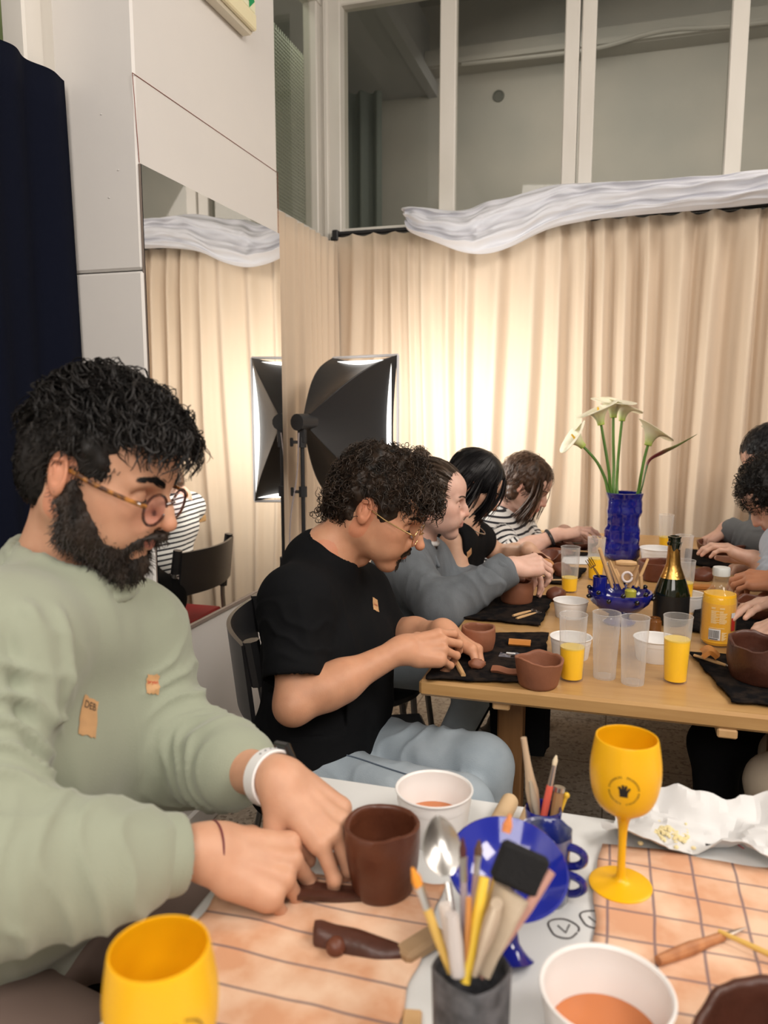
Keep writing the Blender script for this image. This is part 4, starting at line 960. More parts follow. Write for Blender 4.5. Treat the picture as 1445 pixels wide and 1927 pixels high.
tub('white tub left of the blue beaded bowl', 1073, 1160, TZ, .0455, .045, None)
tub('white tub behind the half full juice cup', 1073, 1236, TZ, .0455, .048, None)
tub('white tub behind the empty frosted cups', 1232, 1240, TZ, .0470, .050, None)
tub('white tub behind the champagne bottle', 1292, 1146, TZ, .0455, .045, None)
tub('white tub at the far middle of the oak table', 1235, 1062, TZ, .058, .060, None)

# ------------------------------------------------------------------ blue pottery
def lumpy(name, prof, n, amp, sc, seed, m, parent=None, dents=0, loc=(0, 0, 0), stretch=(1, 1, .6), sharp=60):
    mb = MB(); mb.lathe(prof, n=n); V = mb.v[0]; r = np.linalg.norm(V[:, :2], axis=1); q = V.copy(); a_ = np.arctan2(V[:, 1], V[:, 0])
    Q = np.stack([np.cos(a_)*.04, np.sin(a_)*.04, V[:, 2]], 1)
    f = 1+amp*fbm(Q*np.array(stretch)*sc, seed, 2)*2; V[:, 0] *= f; V[:, 1] *= f
    o = ob(name, mb, m, parent, sharp=sharp); o.location = loc; return o
c = at(1170, 1052, z=TZ); v_ = thing('flower_vase', 'tall dented cobalt blue vase holding calla lilies', 'vase', (c[0], c[1], TZ))
hv = .245; pv = [(.001, 0), (.050, 0), (.055, .006)]+[(.060+.002*math.sin(i*.9)+.0015*math.sin(i*2.1), .006+(hv-.006)*i/22) for i in range(1, 23)]+[(.059, hv+.002), (.054, hv), (.053, hv*.5), (.045, .01), (.001, .01)]
lumpy('body', pv, 72, .040, 34, 9, mat('vase_glaze', (.010, .016, .24), .07, noise=(14, (.004, .006, .10), 1.2), coat=.8), v_)
lil = M_lil = mat('lily_white', (.80, .76, .58), .5, sss=.3, sss_r=(1, .95, .6), attr=True); M_stem = mat('lily_stem', (.10, .22, .03), .45, noise=(12, (.06, .14, .02), 1, (1, 1, .3)))
def lily(label, pts, d, size, face, droop=.5, seed=0, group='calla lilies in the blue vase', base=None):
    """spathe on a stem; pts image places of stem from vase rim up to the flower base"""
    P = [at(x, y, d=(2.80 if i_ == 0 else d+.08)) for i_, (x, y) in enumerate(pts)]; P = [np.array([c[0], c[1], TZ+.06])]+P; t = thing('calla_lily', label, 'flower', tuple(P[0]), 0, group); o0 = P[0]
    st = spline(P, 26); mb = MB(); mb.tube(st, np.linspace(.0062, .0048, 26), 8); ob('stem', mb, M_stem, t, off=o0)
    up = st[-1]-st[-3]; up /= np.linalg.norm(up); fc = np.array(face, float); fc -= up*(fc@up); fc /= np.linalg.norm(fc); sd = np.cross(up, fc); cen = st[-1]; cols = []
    def sp(u, v):
        a = (u-.5)*2*3.4; r = size*(.13+.62*v**1.6); h = size*1.05*v**.85
        back = .5-.5*math.cos(a)                       # 0 at the back... 1 at the front
        tip = math.exp(-((abs(a))/.55)**2)
        hh = h*(1-.50*back*v**1.5)+tip*size*.30*v**3
        out = r*(1+.35*v*v*(1+.2*math.sin(3*a+seed)))
        x = math.sin(a)*out*(.95+.05*u); y = -math.cos(a)*out
        curlb = size*droop*v**4*(tip*.9+.20)
        p = cen+sd*x+fc*(-y*-1 if False else -math.cos(a)*-1*out*-1)*1+up*(hh-curlb*.6)+fc*(math.cos(a)*curlb*.9)
        cols.append((v,)); return p
    mb = MB(); mb.grid(sp, 33, 14, thick=.0012); V = np.concatenate(mb.v)
    hgt = np.clip(((V-cen)@up)/(size*.75), 0, 1); g = np.clip(1-hgt*1.5, 0, 1)[:, None]
    C = np.array([[.78, .74, .56]])*(1-g)+np.array([[.34, .46, .06]])*g
    import bmesh
    o = link('spathe', V, mb.f, M_lil, t, 60, col=C, off=o0)
    mb = MB(); mb.tube([cen+up*size*.15, cen+up*size*.5+fc*.002, cen+up*size*.75], (.004, .0045, .003), 8); ob('spadix', mb, mat('spadix_yellow', (.75, .45, .03), .6), t, off=o0)
R0, F0 = RT, np.array([-math.sin(YAW), math.cos(YAW), 0])
lily('calla lily drooping at the far left of the bunch', [(1146, 932), (1138, 900), (1122, 868), (1098, 841)], 2.72, .085, -R0*1-F0*.2, .9, 1)
lily('calla lily with wide open spathe, second from left of the bunch', [(1150, 932), (1146, 890), (1138, 840), (1131, 800)], 2.70, .088, -R0-F0*.4, .8, 2)
lily('calla lily in the middle of the bunch, the topmost', [(1155, 932), (1155, 880), (1154, 830), (1154, 786)], 2.74, .085, R0*.3-F0, .6, 3)
lily('calla lily leaning against the topmost one', [(1161, 932), (1162, 880), (1166, 830), (1170, 792)], 2.78, .080, R0-F0*.4, .8, 4)
lily('calla lily at the right of the bunch beside the dark leaf', [(1199, 932), (1206, 895), (1213, 860), (1219, 838)], 2.70, .090, R0*.9-F0*.4, .9, 5)
lf = thing('dark_leaf', 'long dark red and green leaf spear right of the lilies', 'leaf', (c[0], c[1], TZ)); lo = np.array([c[0], c[1], TZ])
pl_ = spline([[c[0], c[1], TZ+.06]]+[at(x, y, d=2.80) for x, y in ((1204, 930), (1214, 890), (1222, 866), (1245, 852), (1275, 838), (1312, 817))], 40)
mb = MB(); w8 = np.interp(np.linspace(0, 1, 40), [0, .35, .55, .68, .82, 1], [.006, .007, .013, .017, .010, .001]); mb.tube(pl_, w8, 8, flat=.45)
V = np.concatenate(mb.v); tt = np.repeat(np.linspace(0, 1, 40), 8)[:, None]; C = np.where(tt < .42, np.array([[.05, .12, .02]]), np.array([[.12, .015, .02]])); k_ = np.clip((tt-.62)*5, 0, 1); C = C*(1-k_)+np.array([[.10, .13, .03]])*k_
link('blade', V, mb.f, mat('leaf_paint', (1, 1, 1), .4, attr=True), lf, 60, col=C, off=lo)

# beaded bowl on the oak table
c = at(1164, 1172, z=TZ); bb = thing('beaded_bowl', 'cobalt blue footed bowl with black beads round its rim', 'bowl', (c[0], c[1], TZ))
pb2 = [(.001, 0), (.030, 0), (.032, .004), (.020, .012), (.020, .020), (.040, .030), (.056, .046), (.061, .062), (.0600, .067), (.056, .067), (.053, .055), (.038, .036), (.001, .030)]
pb2 = [(r*1.32, z*1.28) for r, z in pb2]; KB = 1.30
lumpy('body', pb2, 60, .004, 20, 5, M_blue, bb)
for k in range(15):
    a = k*2*math.pi/15+.2; mb = MB(); z_ = .0895 if k % 2 else .074; rr = .077 if k % 2 else .0835; mb.ball((rr*math.cos(a), rr*math.sin(a), z_), .0062, 12); mb.tube([(rr*math.cos(a)*.92, rr*math.sin(a)*.92, z_-.004), (rr*math.cos(a), rr*math.sin(a), z_)], .0025, 6); ob('bead', mb, M_bead, bb)
bc_ = np.array([c[0], c[1], TZ])
def stick(name, label, cat, a, b, rad, m, group=None, tip=None, n=10, flat=1.0, seg=None):
    a, b = np.array(a, float), np.array(b, float); t = thing(name, label, cat, tuple(a), 0, group)
    r = rad if not np.isscalar(rad) else (rad, rad)
    p = [a+(b-a)*q for q in np.linspace(0, 1, len(r))]; mb = MB(); mb.tube(p, r, n, flat=flat); ob('handle' if tip else 'shaft', mb, m, t, off=a)
    if tip: tip(t, a, b)
    return t
def t_loop(t, a, b, L=.022, w_=.008, s=1):
    x = (b-a)/np.linalg.norm(b-a); y = np.cross(x, [0, 0, 1]); y /= np.linalg.norm(y)+1e-9
    mb = MB(); mb.tube([b-x*.003, b+x*L*.35], .0022, 8); mb.tube([b+x*(L*.35+L*.65*(.5-.5*math.cos(q)))+y*w_*math.sin(q) for q in np.linspace(0, 2*math.pi, 22)], .0008, 5); ob('wire_loop', mb, M_steel, t, off=a)
def t_brush(col, L=.02, r=.004, fer=True):
    def f(t, a, b):
        x = (b-a)/np.linalg.norm(b-a)
        if fer: mb = MB(); mb.tube([b-x*.004, b+x*.010, b+x*.016], (r*.8, r*.8, r), 10); ob('ferrule', mb, M_steel, t, off=a)
        mb = MB(); mb.tube([b+x*.015, b+x*(.015+L*.4), b+x*(.015+L)], (r, r*1.15, r*.3), 10, flat=.7); ob('bristles', mb, mat('bristle_%d' % int(col[0]*1000), col, .8, bump=(300, .8)), t, off=a)
    return f
# the small blue pot standing in the beaded bowl and the tools around it
D2 = lambda x, y, d=2.0: at(x, y, d=d)
def g2(x, y, x2, y2, d=None, d2=None):
    d = d or float((bc_-CAM)@FW); return at(x, y, d=d), at(x2, y2, d=d2 or d)
dB = float((bc_-CAM)@FW)
mb = MB(); mb.lathe([(.001, 0), (.016, 0), (.018, .003), (.0185, .072), (.0165, .072), (.016, .004), (.001, .004)], n=24)
o = ob('small_pot', mb, M_blue); p = at(1128, 1118, d=dB+.005); o.location = (p[0], p[1], TZ+.048); tag(o, 'small cobalt pot standing inside the beaded bowl', 'pot')
def fork(t, a, b):
    x = (b-a)/np.linalg.norm(b-a); y = RT*.9+np.array([0, 0, .1]); y -= x*(y@x); y /= np.linalg.norm(y); mb = MB()
    mb.tube([b-x*.002, b+x*.008], .004, 8, flat=.4); mb.tube([b+x*.006-y*.0075, b+x*.006+y*.0075], .0022, 6)
    for k in range(4): q = (k-1.5)*.005; mb.tube([b+x*.006+y*q, b+x*.030+y*q*1.1], .0011, 5)
    ob('tines', mb, mat('brass', (.55, .38, .14), .3, 1.0), t, off=a)
GT = 'tools in the beaded bowl'
a, b = g2(1137, 1100, 1118, 1070); stick('fork', 'brass dinner fork standing in the beaded bowl', 'fork', a, b, (.002, .003), mat('brass', (.55, .38, .14), .3, 1.0), GT, fork)
a, b = g2(1152, 1105, 1128, 1032, d2=dB-.02); stick('wooden_knife', 'broad flat wooden modelling knife, tallest in the beaded bowl', 'tool', a, b, (.009, .012, .012, .010), M_wood, GT, flat=.45)
a, b = g2(1160, 1108, 1143, 1058, d2=dB-.01); stick('steel_knife', 'steel-bladed knife in the beaded bowl', 'tool', a, b, (.005, .006, .006, .005), M_steel, GT, flat=.3)
a, b = g2(1170, 1108, 1148, 1055); stick('wooden_spatula', 'narrow wooden spatula in the beaded bowl', 'tool', a, b, (.006, .008, .009, .005), M_wood, GT, flat=.4)
a, b = g2(1172, 1106, 1158, 1070); stick('clay_needle', 'thin wooden-handled needle in the beaded bowl', 'tool', a, b, (.005, .0055, .004), M_wood, GT)
a, b = g2(1196, 1105, 1219, 1052, d2=dB+.03); stick('wooden_stick', 'slim pale wooden stick leaning right in the beaded bowl', 'tool', a, b, (.004, .0045, .0035), M_wood, GT)
a, b = g2(1183, 1106, 1201, 1063, d2=dB+.01); stick('wooden_spatula', 'darker wooden spatula leaning right in the beaded bowl', 'tool', a, b, (.007, .009, .004), mat('wood_mid', (.38, .22, .10), .5), GT, flat=.4)
a, b = g2(1158, 1059, 1197, 1061); stick('rolling_pin', 'small wooden rolling pin lying across the tools in the bowl', 'rolling pin', a, b, (.006, .009, .009, .009, .006), M_wood)
a, b = g2(1207, 1108, 1206, 1084); stick('loop_tool', 'short wooden handle sticking up in the beaded bowl', 'tool', a, b, (.004, .005, .0045), M_wood, GT)
mb = MB(); p = at(1180, 1086, d=dB-.01); mb.tube([p+(RT*math.cos(q)+UP*math.sin(q))*.0125 for q in np.linspace(.2, 2*math.pi, 24)], .0032, 8); o = ob('ring', mb, mat('ring_white', (.7, .62, .6), .3)); tag(o, 'white and pink ring handle among the tools in the bowl', 'ring')
mb = MB(); mb.lathe([(.001, 0), (.014, 0), (.015, .02), (.011, .024), (.001, .024)], n=18); o = ob('jar', mb, mat('yellow_green', (.45, .42, .05), .3)); p = at(1187, 1100, d=dB+.0); o.location = (p[0], p[1], TZ+.062); tag(o, 'olive yellow jar lid inside the beaded bowl', 'lid')
# loose tools on the oak table
def flat_tool(name, label, x0, y0, x1, y1, z, rad, m, tip=None, cat='tool', group=None):
    a, b = at(x0, y0, z=z), at(x1, y1, z=z); return stick(name, label, cat, a, b, rad, m, group, tip)
flat_tool('wooden_stick', 'short wooden dowel on the felt mat of the mustached man', 856, 1242, 872, 1271, MZ+.004, (.0052, .0058, .0058, .0050), M_wood)
for i, (q, lb_) in enumerate((((965, 1159, 998, 1150), 'wooden loop tool, the farther of two before the grey-jacketed woman'), ((972, 1164, 1007, 1154), 'wooden loop tool, the nearer of two before the grey-jacketed woman'))):
    flat_tool('loop_tool', lb_, *q, MZ+.003, (.0035, .0045, .0042, .0030), M_wood, t_loop, group='wooden loop tools')
flat_tool('wooden_stick', 'pale wooden stick on the mat of the woman in black top', 998, 1087, 1036, 1082, MZ+.004, (.004, .004, .003), M_wood)
flat_tool('wooden_stick', 'long thin wooden stick beside the cup with little juice', 1002, 1092, 1088, 1091, MZ+.003, (.003, .003, .002), M_wood)
flat_tool('loop_tool', 'wooden loop tool on the near right felt mat', 1306, 1233, 1366, 1252, MZ+.004, (.003, .0042, .0045, .003), M_wood, t_loop)
flat_tool('wooden_stick', 'pale stick beside the tub behind the champagne bottle', 1306, 1128, 1322, 1124, TZ+.004, (.003, .003), M_wood)
flat_tool('wooden_stick', 'pale stick on the mat of the woman in stripes', 1060, 1036, 1108, 1038, MZ+.006, (.003, .003), M_wood)
mb = MB(); mb.grid(lambda u, v: ((u-.5)*.050, (v-.5)*.034, .006+.008*math.sin(v*math.pi)), 12, 12, thick=.005); o = ob('wooden_rib', mb, M_woodo); o.location = (*at(978, 1214, z=MZ)[:2], MZ); o.rotation_euler = (0, 0, .05); tag(o, 'curved orange wooden rib on the felt mat beside the clay cups', 'tool')
mb = MB(); mb.lathe([(.001, 0), (.030, 0), (.031, .003), (.030, .006), (.001, .006)], n=36, R=rot(math.radians(65), 0, .2)); o = ob('wooden_disc', mb, M_woodo); p = at(1026, 1084, z=MZ); o.location = (p[0], p[1], MZ+.0275); tag(o, 'round orange wooden disc leaning on clay by the far mat', 'tool')
mb = MB(); mb.grid(lambda u, v: ((u-.5)*.036+.004*math.sin(v*3), (v-.5)*.044, .014+.012*math.sin(u*math.pi)), 12, 12, thick=.010); o = ob('wooden_rib', mb, M_woodo); o.location = (*at(1333, 1246, z=MZ)[:2], MZ+.006); tag(o, 'orange wooden rib lying across the loop tool at right', 'tool')
mb = MB(); mb.box((0, 0, .007), (.10, .03, .014), bev=.005); o = ob('wooden_rib', mb, M_woodo); o.location = (*at(1312, 1108, z=TZ)[:2], TZ); tag(o, 'long orange wooden piece right of the champagne bottle', 'tool')
mb = MB(); mb.grid(lambda u, v: ((u-.5)*.21, (v-.5)*.20, .002+.003*math.sin(u*5)*math.sin(v*4)), 10, 10, thick=.0006); o = ob('paper_sheet', mb, M_paper); p = at(1082, 1052, z=TZ); o.location = (p[0], p[1], TZ); o.rotation_euler = (0, 0, .15); tag(o, 'white sheet of paper left of the vase', 'paper')
mb = MB(); mb.grid(lambda u, v: ((u-.5)*.05, (v-.5)*.032, .004+.003*math.sin(u*7)*math.sin(v*4)), 10, 8, thick=.0005); o = ob('plastic_packet', mb, clear_mat('packet_film', (.9, .9, .95), .12, .1, (.7, .7, .8))); p = at(961, 1236, z=MZ); o.location = (p[0], p[1], MZ); tag(o, 'small clear plastic packet on the felt mat behind the squat clay cup', 'packet')
mb = MB(); mb.box((0, 0, .0085), (.02, .008, .0006)); pl2 = ob('paper_slip', mb, M_paper, o)
mb = MB(); mb.lathe([(.001, 0), (.017, 0), (.018, .003), (.018, .030), (.015, .034), (.015, .038), (.013, .038), (.001, .036)], n=26); o = ob('glass_jar', mb, mat('amber', (.16, .06, .015), .08, coat=.6)); p = at(1230, 1190, z=TZ); o.location = (p[0], p[1], TZ); tag(o, 'small brown glass jar behind the empty cups', 'jar')

# ------------------------------------------------------------------ things on the white table
MZ1 = T1+.0055
def logo(t, rfun, zc, a0, s=1.0):
    """round printed mark: ring of small letters-like strokes about a hand-shaped emblem, on a surface of radius rfun(z)"""
    def on(x, y, l=.0006): z = zc+y; r = rfun(z)+l; a = a0+x/r; return [r*math.cos(a), r*math.sin(a), z]
    def quad(mbx, cx0, cy0, wx, hy, ang):
        ca, sa = math.cos(ang), math.sin(ang); mbx.add([on(cx0+ca*x-sa*y, cy0+sa*x+ca*y) for x, y in ((-wx, -hy), (wx, -hy), (wx, hy), (-wx, hy))], [(0, 1, 2, 3)])
    mb = MB(); rr = .0165*s; rg = random.Random(3)
    for k in range(46):
        a = k*2*math.pi/46
        if k in (11, 12, 34, 35): continue
        if abs(math.sin(a)) < .12: continue
        x, y = rr*math.cos(a), rr*math.sin(a); quad(mb, x, y, .00035*s, .0013*s, a-math.pi/2); 
        if rg.random() < .7: quad(mb, x*1.03, y*1.03, .0008*s, .0003*s, a-math.pi/2)
    ob('ring_lettering', mb, M_ink, t)
    mb = MB()
    em = [(0, -.004, .0045, .0030, 0), (-.0035, .001, .0015, .0045, .5), (-.001, .003, .0014, .0045, .1), (.0018, .0028, .0014, .0042, -.15), (.0045, .001, .0013, .0038, -.5), (-.001, -.0005, .004, .0025, .1)]
    for e_ in em: quad(mb, e_[0]*s, e_[1]*s, e_[2]*s, e_[3]*s, e_[4])
    ob('emblem', mb, M_ink, t)
def gobr(z):
    Z = [.0, .088, .094, .102, .113, .130, .150, .172, .184]; Rr = [.004, .0055, .017, .0285, .0350, .0392, .0402, .0375, .0350]; return float(np.interp(z, Z, Rr))
gp = [(.001, .004), (.010, .0035), (.030, .0010), (.0355, 0), (.0362, .0012), (.034, .0030), (.015, .0060), (.0070, .010), (.0050, .020), (.0046, .050), (.0055, .072), (.0085, .086), (.017, .0935), (.0285, .102), (.0350, .113), (.0392, .130), (.0402, .150), (.0375, .172), (.0352, .184), (.0345, .1848), (.0336, .184), (.0358, .172), (.0384, .150), (.0374, .130), (.0332, .114), (.0265, .104), (.012, .098), (.001, .0965)]
p = at(1167, 1668, z=T1+.004); gb = thing('plastic_goblet', 'yellow plastic goblet standing whole before the crumpled paper', 'goblet', (p[0], p[1], MZ1), 0, 'yellow plastic goblets')
mb = MB(); mb.lathe(spline(np.array([(r, 0, z) for r, z in gp]), 90)[:, [0, 2]].tolist(), n=56); ob('body', mb, M_yel, gb, sharp=50)
logo(gb, gobr, .138, math.atan2(-p[1], -p[0])-.02)
g2_ = dup(gb, tuple([*at(300, 1798, z=T1+.184)[:2], MZ1]), .95, 'yellow plastic goblet cut off by the bottom edge, left of the striped cloth')

def jitter_solid(mb, amp, sc, seed):
    V = mb.v[0]; V += amp*np.stack([fbm(V*sc+i*9, seed+i, 2) for i in range(3)], 1)
def block(name, label, cat, px, py, z, size, rz, m, tilt=0, bev=.004):
    mb = MB(); mb.box((0, 0, size[2]/2), size, bev=bev); o = ob(name, mb, m); p = at(px, py, z=z); o.location = (p[0], p[1], z); o.rotation_euler = (0, tilt, rz); return tag(o, label, cat)
M_oldwood = mat('old_wood', (.40, .27, .15), .7, noise=(20, (.30, .19, .10), 1.2, (1, 1, 1)))
block('wood_block', 'worn wooden block beside the charcoal brush pot', 'block', 792, 1790, T1, (.024, .058, .016), -.55, M_oldwood)
block('wood_block', 'small pale wooden chip at the bottom edge', 'block', 775, 1928, T1, (.018, .022, .008), .2, M_wood, bev=.002)
def pin(label, x0, y0, x1, y1, r, group=None):
    a = at(x0, y0, z=T1+r); b = at(x1, y1, z=T1+r); t = thing('rolling_pin', label, 'rolling pin', tuple(a), 0, group); mb = MB(); x = (b-a)/np.linalg.norm(b-a)
    q = [a, a+x*.004, a+x*.012]+[a+(b-a)*k/8 for k in range(2, 8)]+[b-x*.008, b-x*.003, b]; rr = [r*.25, r*.75, r]+[r]*6+[r*.97, r*.75, r*.25]; mb.tube(q, rr, 20); ob('roller', mb, mat('pin_wood', (.68, .50, .30), .5, noise=(20, (.60, .42, .24), 1.1)), t, off=a)
pin('wooden rolling pin, the left of two behind the blue bowl', 925, 1573, 962, 1503, .0125); pin('wooden rolling pin, the right of two behind the blue bowl', 975, 1590, 1003, 1520, .0115)

# small blue cup with brushes
p = at(1020, 1592, z=T1); sc_ = thing('brush_cup', 'small cobalt blue cup holding a red brush behind the blue bowl', 'cup', (p[0], p[1], T1)); scp = np.array([p[0], p[1], T1])
lumpy('body', [(.001, 0), (.021, 0), (.023, .004), (.022, .030), (.0235, .052), (.0225, .054), (.0205, .052), (.019, .03), (.018, .006), (.001, .006)], 40, .03, 30, 2, M_blue, sc_)
dS = float((scp-CAM)@FW)
def inpot(name, label, x0, y0, x1, y1, rad, m, tip=None, d=dS, d2=None, cat='brush', flat=1.0, group='tools in the small blue cup'):
    return stick(name, label, cat, at(x0, y0, d=d), at(x1, y1, d=d2 or d), rad, m, group, tip, flat=flat)
inpot('modelling_tool', 'forked bone-coloured clay tool standing tallest in the small blue cup', 1012, 1560, 985, 1388, (.006, .0055, .0078, .0085, .006, .0045, .0040, .0038), mat('tool_bone', (.50, .37, .25), .5), None, cat='tool')
inpot('modelling_tool', 'flat pale clay tool leaning in the small blue cup', 1016, 1565, 998, 1470, (.004, .005, .009, .008, .004), mat('tool_grey', (.42, .36, .28), .5), None, d=dS-.008, cat='tool', flat=.5)
inpot('paint_brush', 'red-handled paint brush in the small blue cup', 1018, 1560, 1035, 1478, (.004, .0048, .0044), mat('brush_red', (.75, .13, .09), .35), lambda t, a, b: (ob('ferrule', (lambda m_, x: (m_.tube([b, b+x*.028], (.0038, .0028), 10), m_)[1])(MB(), (b-a)/np.linalg.norm(b-a)), M_steel, t, off=a), ob('bristles', (lambda m_, x: (m_.tube([b+x*.027, b+x*.033, b+x*.040], (.003, .0034, .001), 10), m_)[1])(MB(), (b-a)/np.linalg.norm(b-a)), mat('bristle_pale', (.72, .62, .45), .8), t, off=a)), d=dS-.004)
inpot('loop_tool', 'brown wooden handle with metal collar in the small blue cup', 1040, 1560, 1052, 1488, (.006, .0068, .0072, .0066), mat('wood_mid', (.38, .22, .10), .5), lambda t, a, b: ob('collar', (lambda m_: (m_.tube([b-(b-a)*.02, b+(b-a)*.10], .0075, 12), m_)[1])(MB()), M_steel, t, off=a), cat='tool')
inpot('cotton_bud', 'yellow stick with knobbed end in the small blue cup', 1045, 1555, 1066, 1497, (.0022, .0022, .0024), mat('stick_yellow', (.75, .48, .04), .4), lambda t, a, b: ob('knob', (lambda m_: (m_.ball(b, .0042, 10), m_)[1])(MB()), mat('stick_yellow'), t, off=a), cat='stick')
# lumpy blue mug
p = at(1078, 1705, z=T1); mg = thing('lumpy_mug', 'lumpy cobalt and grey pottery mug right of the blue dish', 'mug', (p[0]-.034, p[1]+.010, T1)); 
lumpy('body', [(.001, 0), (.026, 0), (.029, .005), (.031, .03), (.028, .055), (.030, .078), (.0295, .083), (.026, .081), (.025, .05), (.026, .01), (.001, .008)], 48, .06, 40, 6, mat('mug_glaze', (.015, .025, .20), .12, noise=(26, (.16, .17, .22), 2.2), coat=.6), mg)
for zc_, rr in ((.026, .014), (.060, .014)):
    mb = MB(); mb.tube([(.028+rr*1.2*math.sin(q), -.010-.004*math.cos(q), zc_+rr*math.cos(q)) for q in np.linspace(-.3, math.pi+.3, 16)], .0048, 8); ob('handle', mb, M_blue, mg)
for q, z_ in ((-1.9, .022), (-1.3, .032), (-1.6, .055), (-.9, .018)): mb = MB(); mb.ball((.0305*math.cos(q), .0305*math.sin(q), z_), .0048, 10); ob('bead', mb, M_bead, mg)
# blue dish on a stem, tipped towards the viewer
p = np.array([.0, 0, 0]); rim_c = at(955, 1632, d=.80)
bd = thing('footed_dish', 'wide cobalt blue dish on a stem tilted among the brush pots', 'dish', (rim_c[0]+.006, rim_c[1]-.02, T1)); dd = np.array([rim_c[0]+.006, rim_c[1]-.02, T1])
hR = rim_c[2]-T1; Rt = rot(math.radians(20), math.radians(8))
mb = MB(); mb.lathe([(.001, -.028), (.020, -.0265), (.042, -.016), (.060, .000), (.0625, .0015), (.0605, .0035), (.044, -.0105), (.022, -.021), (.001, -.0225)], c=rim_c-dd, n=64, R=Rt); ob('dish', mb, mat('dish_glaze', (.018, .030, .36), .10, noise=(9, (.012, .02, .25), 1.1), coat=.7), bd)
und = rim_c-dd+Rt@np.array([0, 0, -.026]); mb = MB(); mb.tube(spline([und, (und*.5+np.array([0, 0, .0])*.5), [0, 0, .004]], 12), np.interp(np.linspace(0, 1, 12), [0, .3, .75, 1], [.016, .009, .012, .026]), 20); ob('stem', mb, M_blue, bd)
# charcoal pot with brushes in front
p = at(884, 1990, z=T1); cpt = thing('brush_pot', 'rough charcoal square pot packed with brushes at the bottom edge', 'pot', (-.098, .575, T1), .25); cc_ = np.array([-.098, .575, T1]); Hc = .112
mb = MB(); mb.lathe([(.001, 0), (.027, 0), (.029, .004), (.030, .05), (.031, Hc-.002), (.030, Hc), (.0275, Hc-.002), (.026, .03), (.001, .02)], n=40, wob=lambda a, z: 1+.10*abs(math.cos(2*a))**3*0+.05*math.cos(4*a)); jitter_solid(mb, .0012, 90, 3); ob('body', mb, mat('charcoal_glaze', (.035, .036, .04), .6, noise=(60, (.10, .10, .11), 2), bump=(80, 1.0)), cpt, sharp=60)
dC = float((cc_+[0, 0, Hc]-CAM)@FW); GB = 'brushes in the charcoal pot'
def inb(name, label, cat, x0, y0, x1, y1, rad, m, tip=None, dd0=0, dd1=0, flat=1.0):
    return stick(name, label, cat, at(x0, y0, d=dC+dd0), at(x1, y1, d=dC+dd1), rad, m, GB, tip, flat=flat)
M_pale = mat('pale_handle', (.60, .50, .38), .5, noise=(30, (.45, .36, .26), 1.2)); M_yh = mat('yellow_handle', (.66, .42, .10), .4); M_grh = mat('grey_handle', (.33, .27, .30), .4)
def spoon_tip(t, a, b):
    x = (b-a)/np.linalg.norm(b-a); y = RT-x*(RT@x); y /= np.linalg.norm(y); z = np.cross(x, y); mb = MB()
    mb.grid(lambda u, v: b+x*(.005+.050*u)+y*(v-.5)*.034*math.sin(max(.02, u)**.8*math.pi)**.6+z*.007*math.sin(u*math.pi)*math.sin(v*math.pi), 18, 12, thick=.0012); ob('spoon_bowl', mb, M_steel, t, off=a)
inb('spoon', 'steel spoon with its bowl up in the charcoal pot', 'spoon', 868, 1830, 842, 1660, (.003, .0025, .003), M_steel, spoon_tip, .0, .03)
def sponge(t, a, b):
    x = (b-a)/np.linalg.norm(b-a); y = RT-x*(RT@x); y /= np.linalg.norm(y); z = np.cross(x, y)
    mb = MB(); mb.box(b+x*.020, (.034, .042, .014), R=np.stack([x, y, z], 1), bev=.004); jitter_solid(mb, .001, 80, 2); ob('sponge', mb, mat('black_sponge', (.008, .008, .009), .95, bump=(300, 1)), t, off=a)
inb('sponge_brush', 'black foam sponge brush sticking out of the charcoal pot', 'brush', 905, 1830, 962, 1678, (.010, .011, .014, .016, .019), M_pale, sponge, 0, .01, flat=.4)
inb('modelling_tool', 'broad pale wooden spatula in front of the black sponge brush', 'tool', 895, 1830, 935, 1700, (.009, .011, .017, .019, .014), mat('spat_pale', (.60, .49, .37), .6, noise=(30, (.42, .33, .25), 1.6)), None, -.01, -.008, flat=.35)
inb('paint_brush', 'yellow-handled brush with orange bristles at the left of the charcoal pot', 'brush', 848, 1830, 800, 1700, (.003, .004, .0036), M_yh, t_brush((.80, .30, .03), .016, .005), -.005, -.005)
inb('paint_brush', 'slim brush with grey handle upright in the charcoal pot', 'brush', 876, 1830, 872, 1650, (.003, .0036, .003), M_grh, t_brush((.08, .02, .02), .016, .004), 0, .02)
inb('paint_brush', 'slim brush with pink ferrule right of the grey-handled brush', 'brush', 880, 1830, 896, 1648, (.003, .0036, .003), mat('pinkish', (.42, .28, .26), .4), t_brush((.10, .05, .03), .014, .0035), .004, .03)
inb('paint_brush', 'brush with an orange tip standing over the black sponge', 'brush', 890, 1830, 944, 1600, (.003, .0034, .0028), M_yh, t_brush((.70, .25, .08), .016, .004, False), .014, .04)
inb('paint_brush', 'long pinkish-handled brush leaning right out of the charcoal pot', 'brush', 905, 1840, 1038, 1640, (.0025, .0035, .0045, .0035), mat('pink_handle', (.50, .27, .22), .4), None, .0, .01)
inb('paint_brush', 'yellow brush handle at the front of the charcoal pot', 'brush', 875, 1850, 912, 1650, (.004, .005, .0045), mat('handle_bright_yellow', (.80, .55, .06), .35), None, -.012, .01)
inb('modelling_tool', 'flat orange wooden tool in the middle of the charcoal pot', 'tool', 878, 1840, 882, 1690, (.004, .006, .005), mat('orange_handle', (.62, .27, .08), .45), None, -.008, .0, flat=.5)
inb('paint_brush', 'stubby white-handled brush at the left of the charcoal pot', 'brush', 858, 1830, 836, 1700, (.005, .006, .005), mat('white_handle', (.70, .64, .60), .4), None, .006, .01)
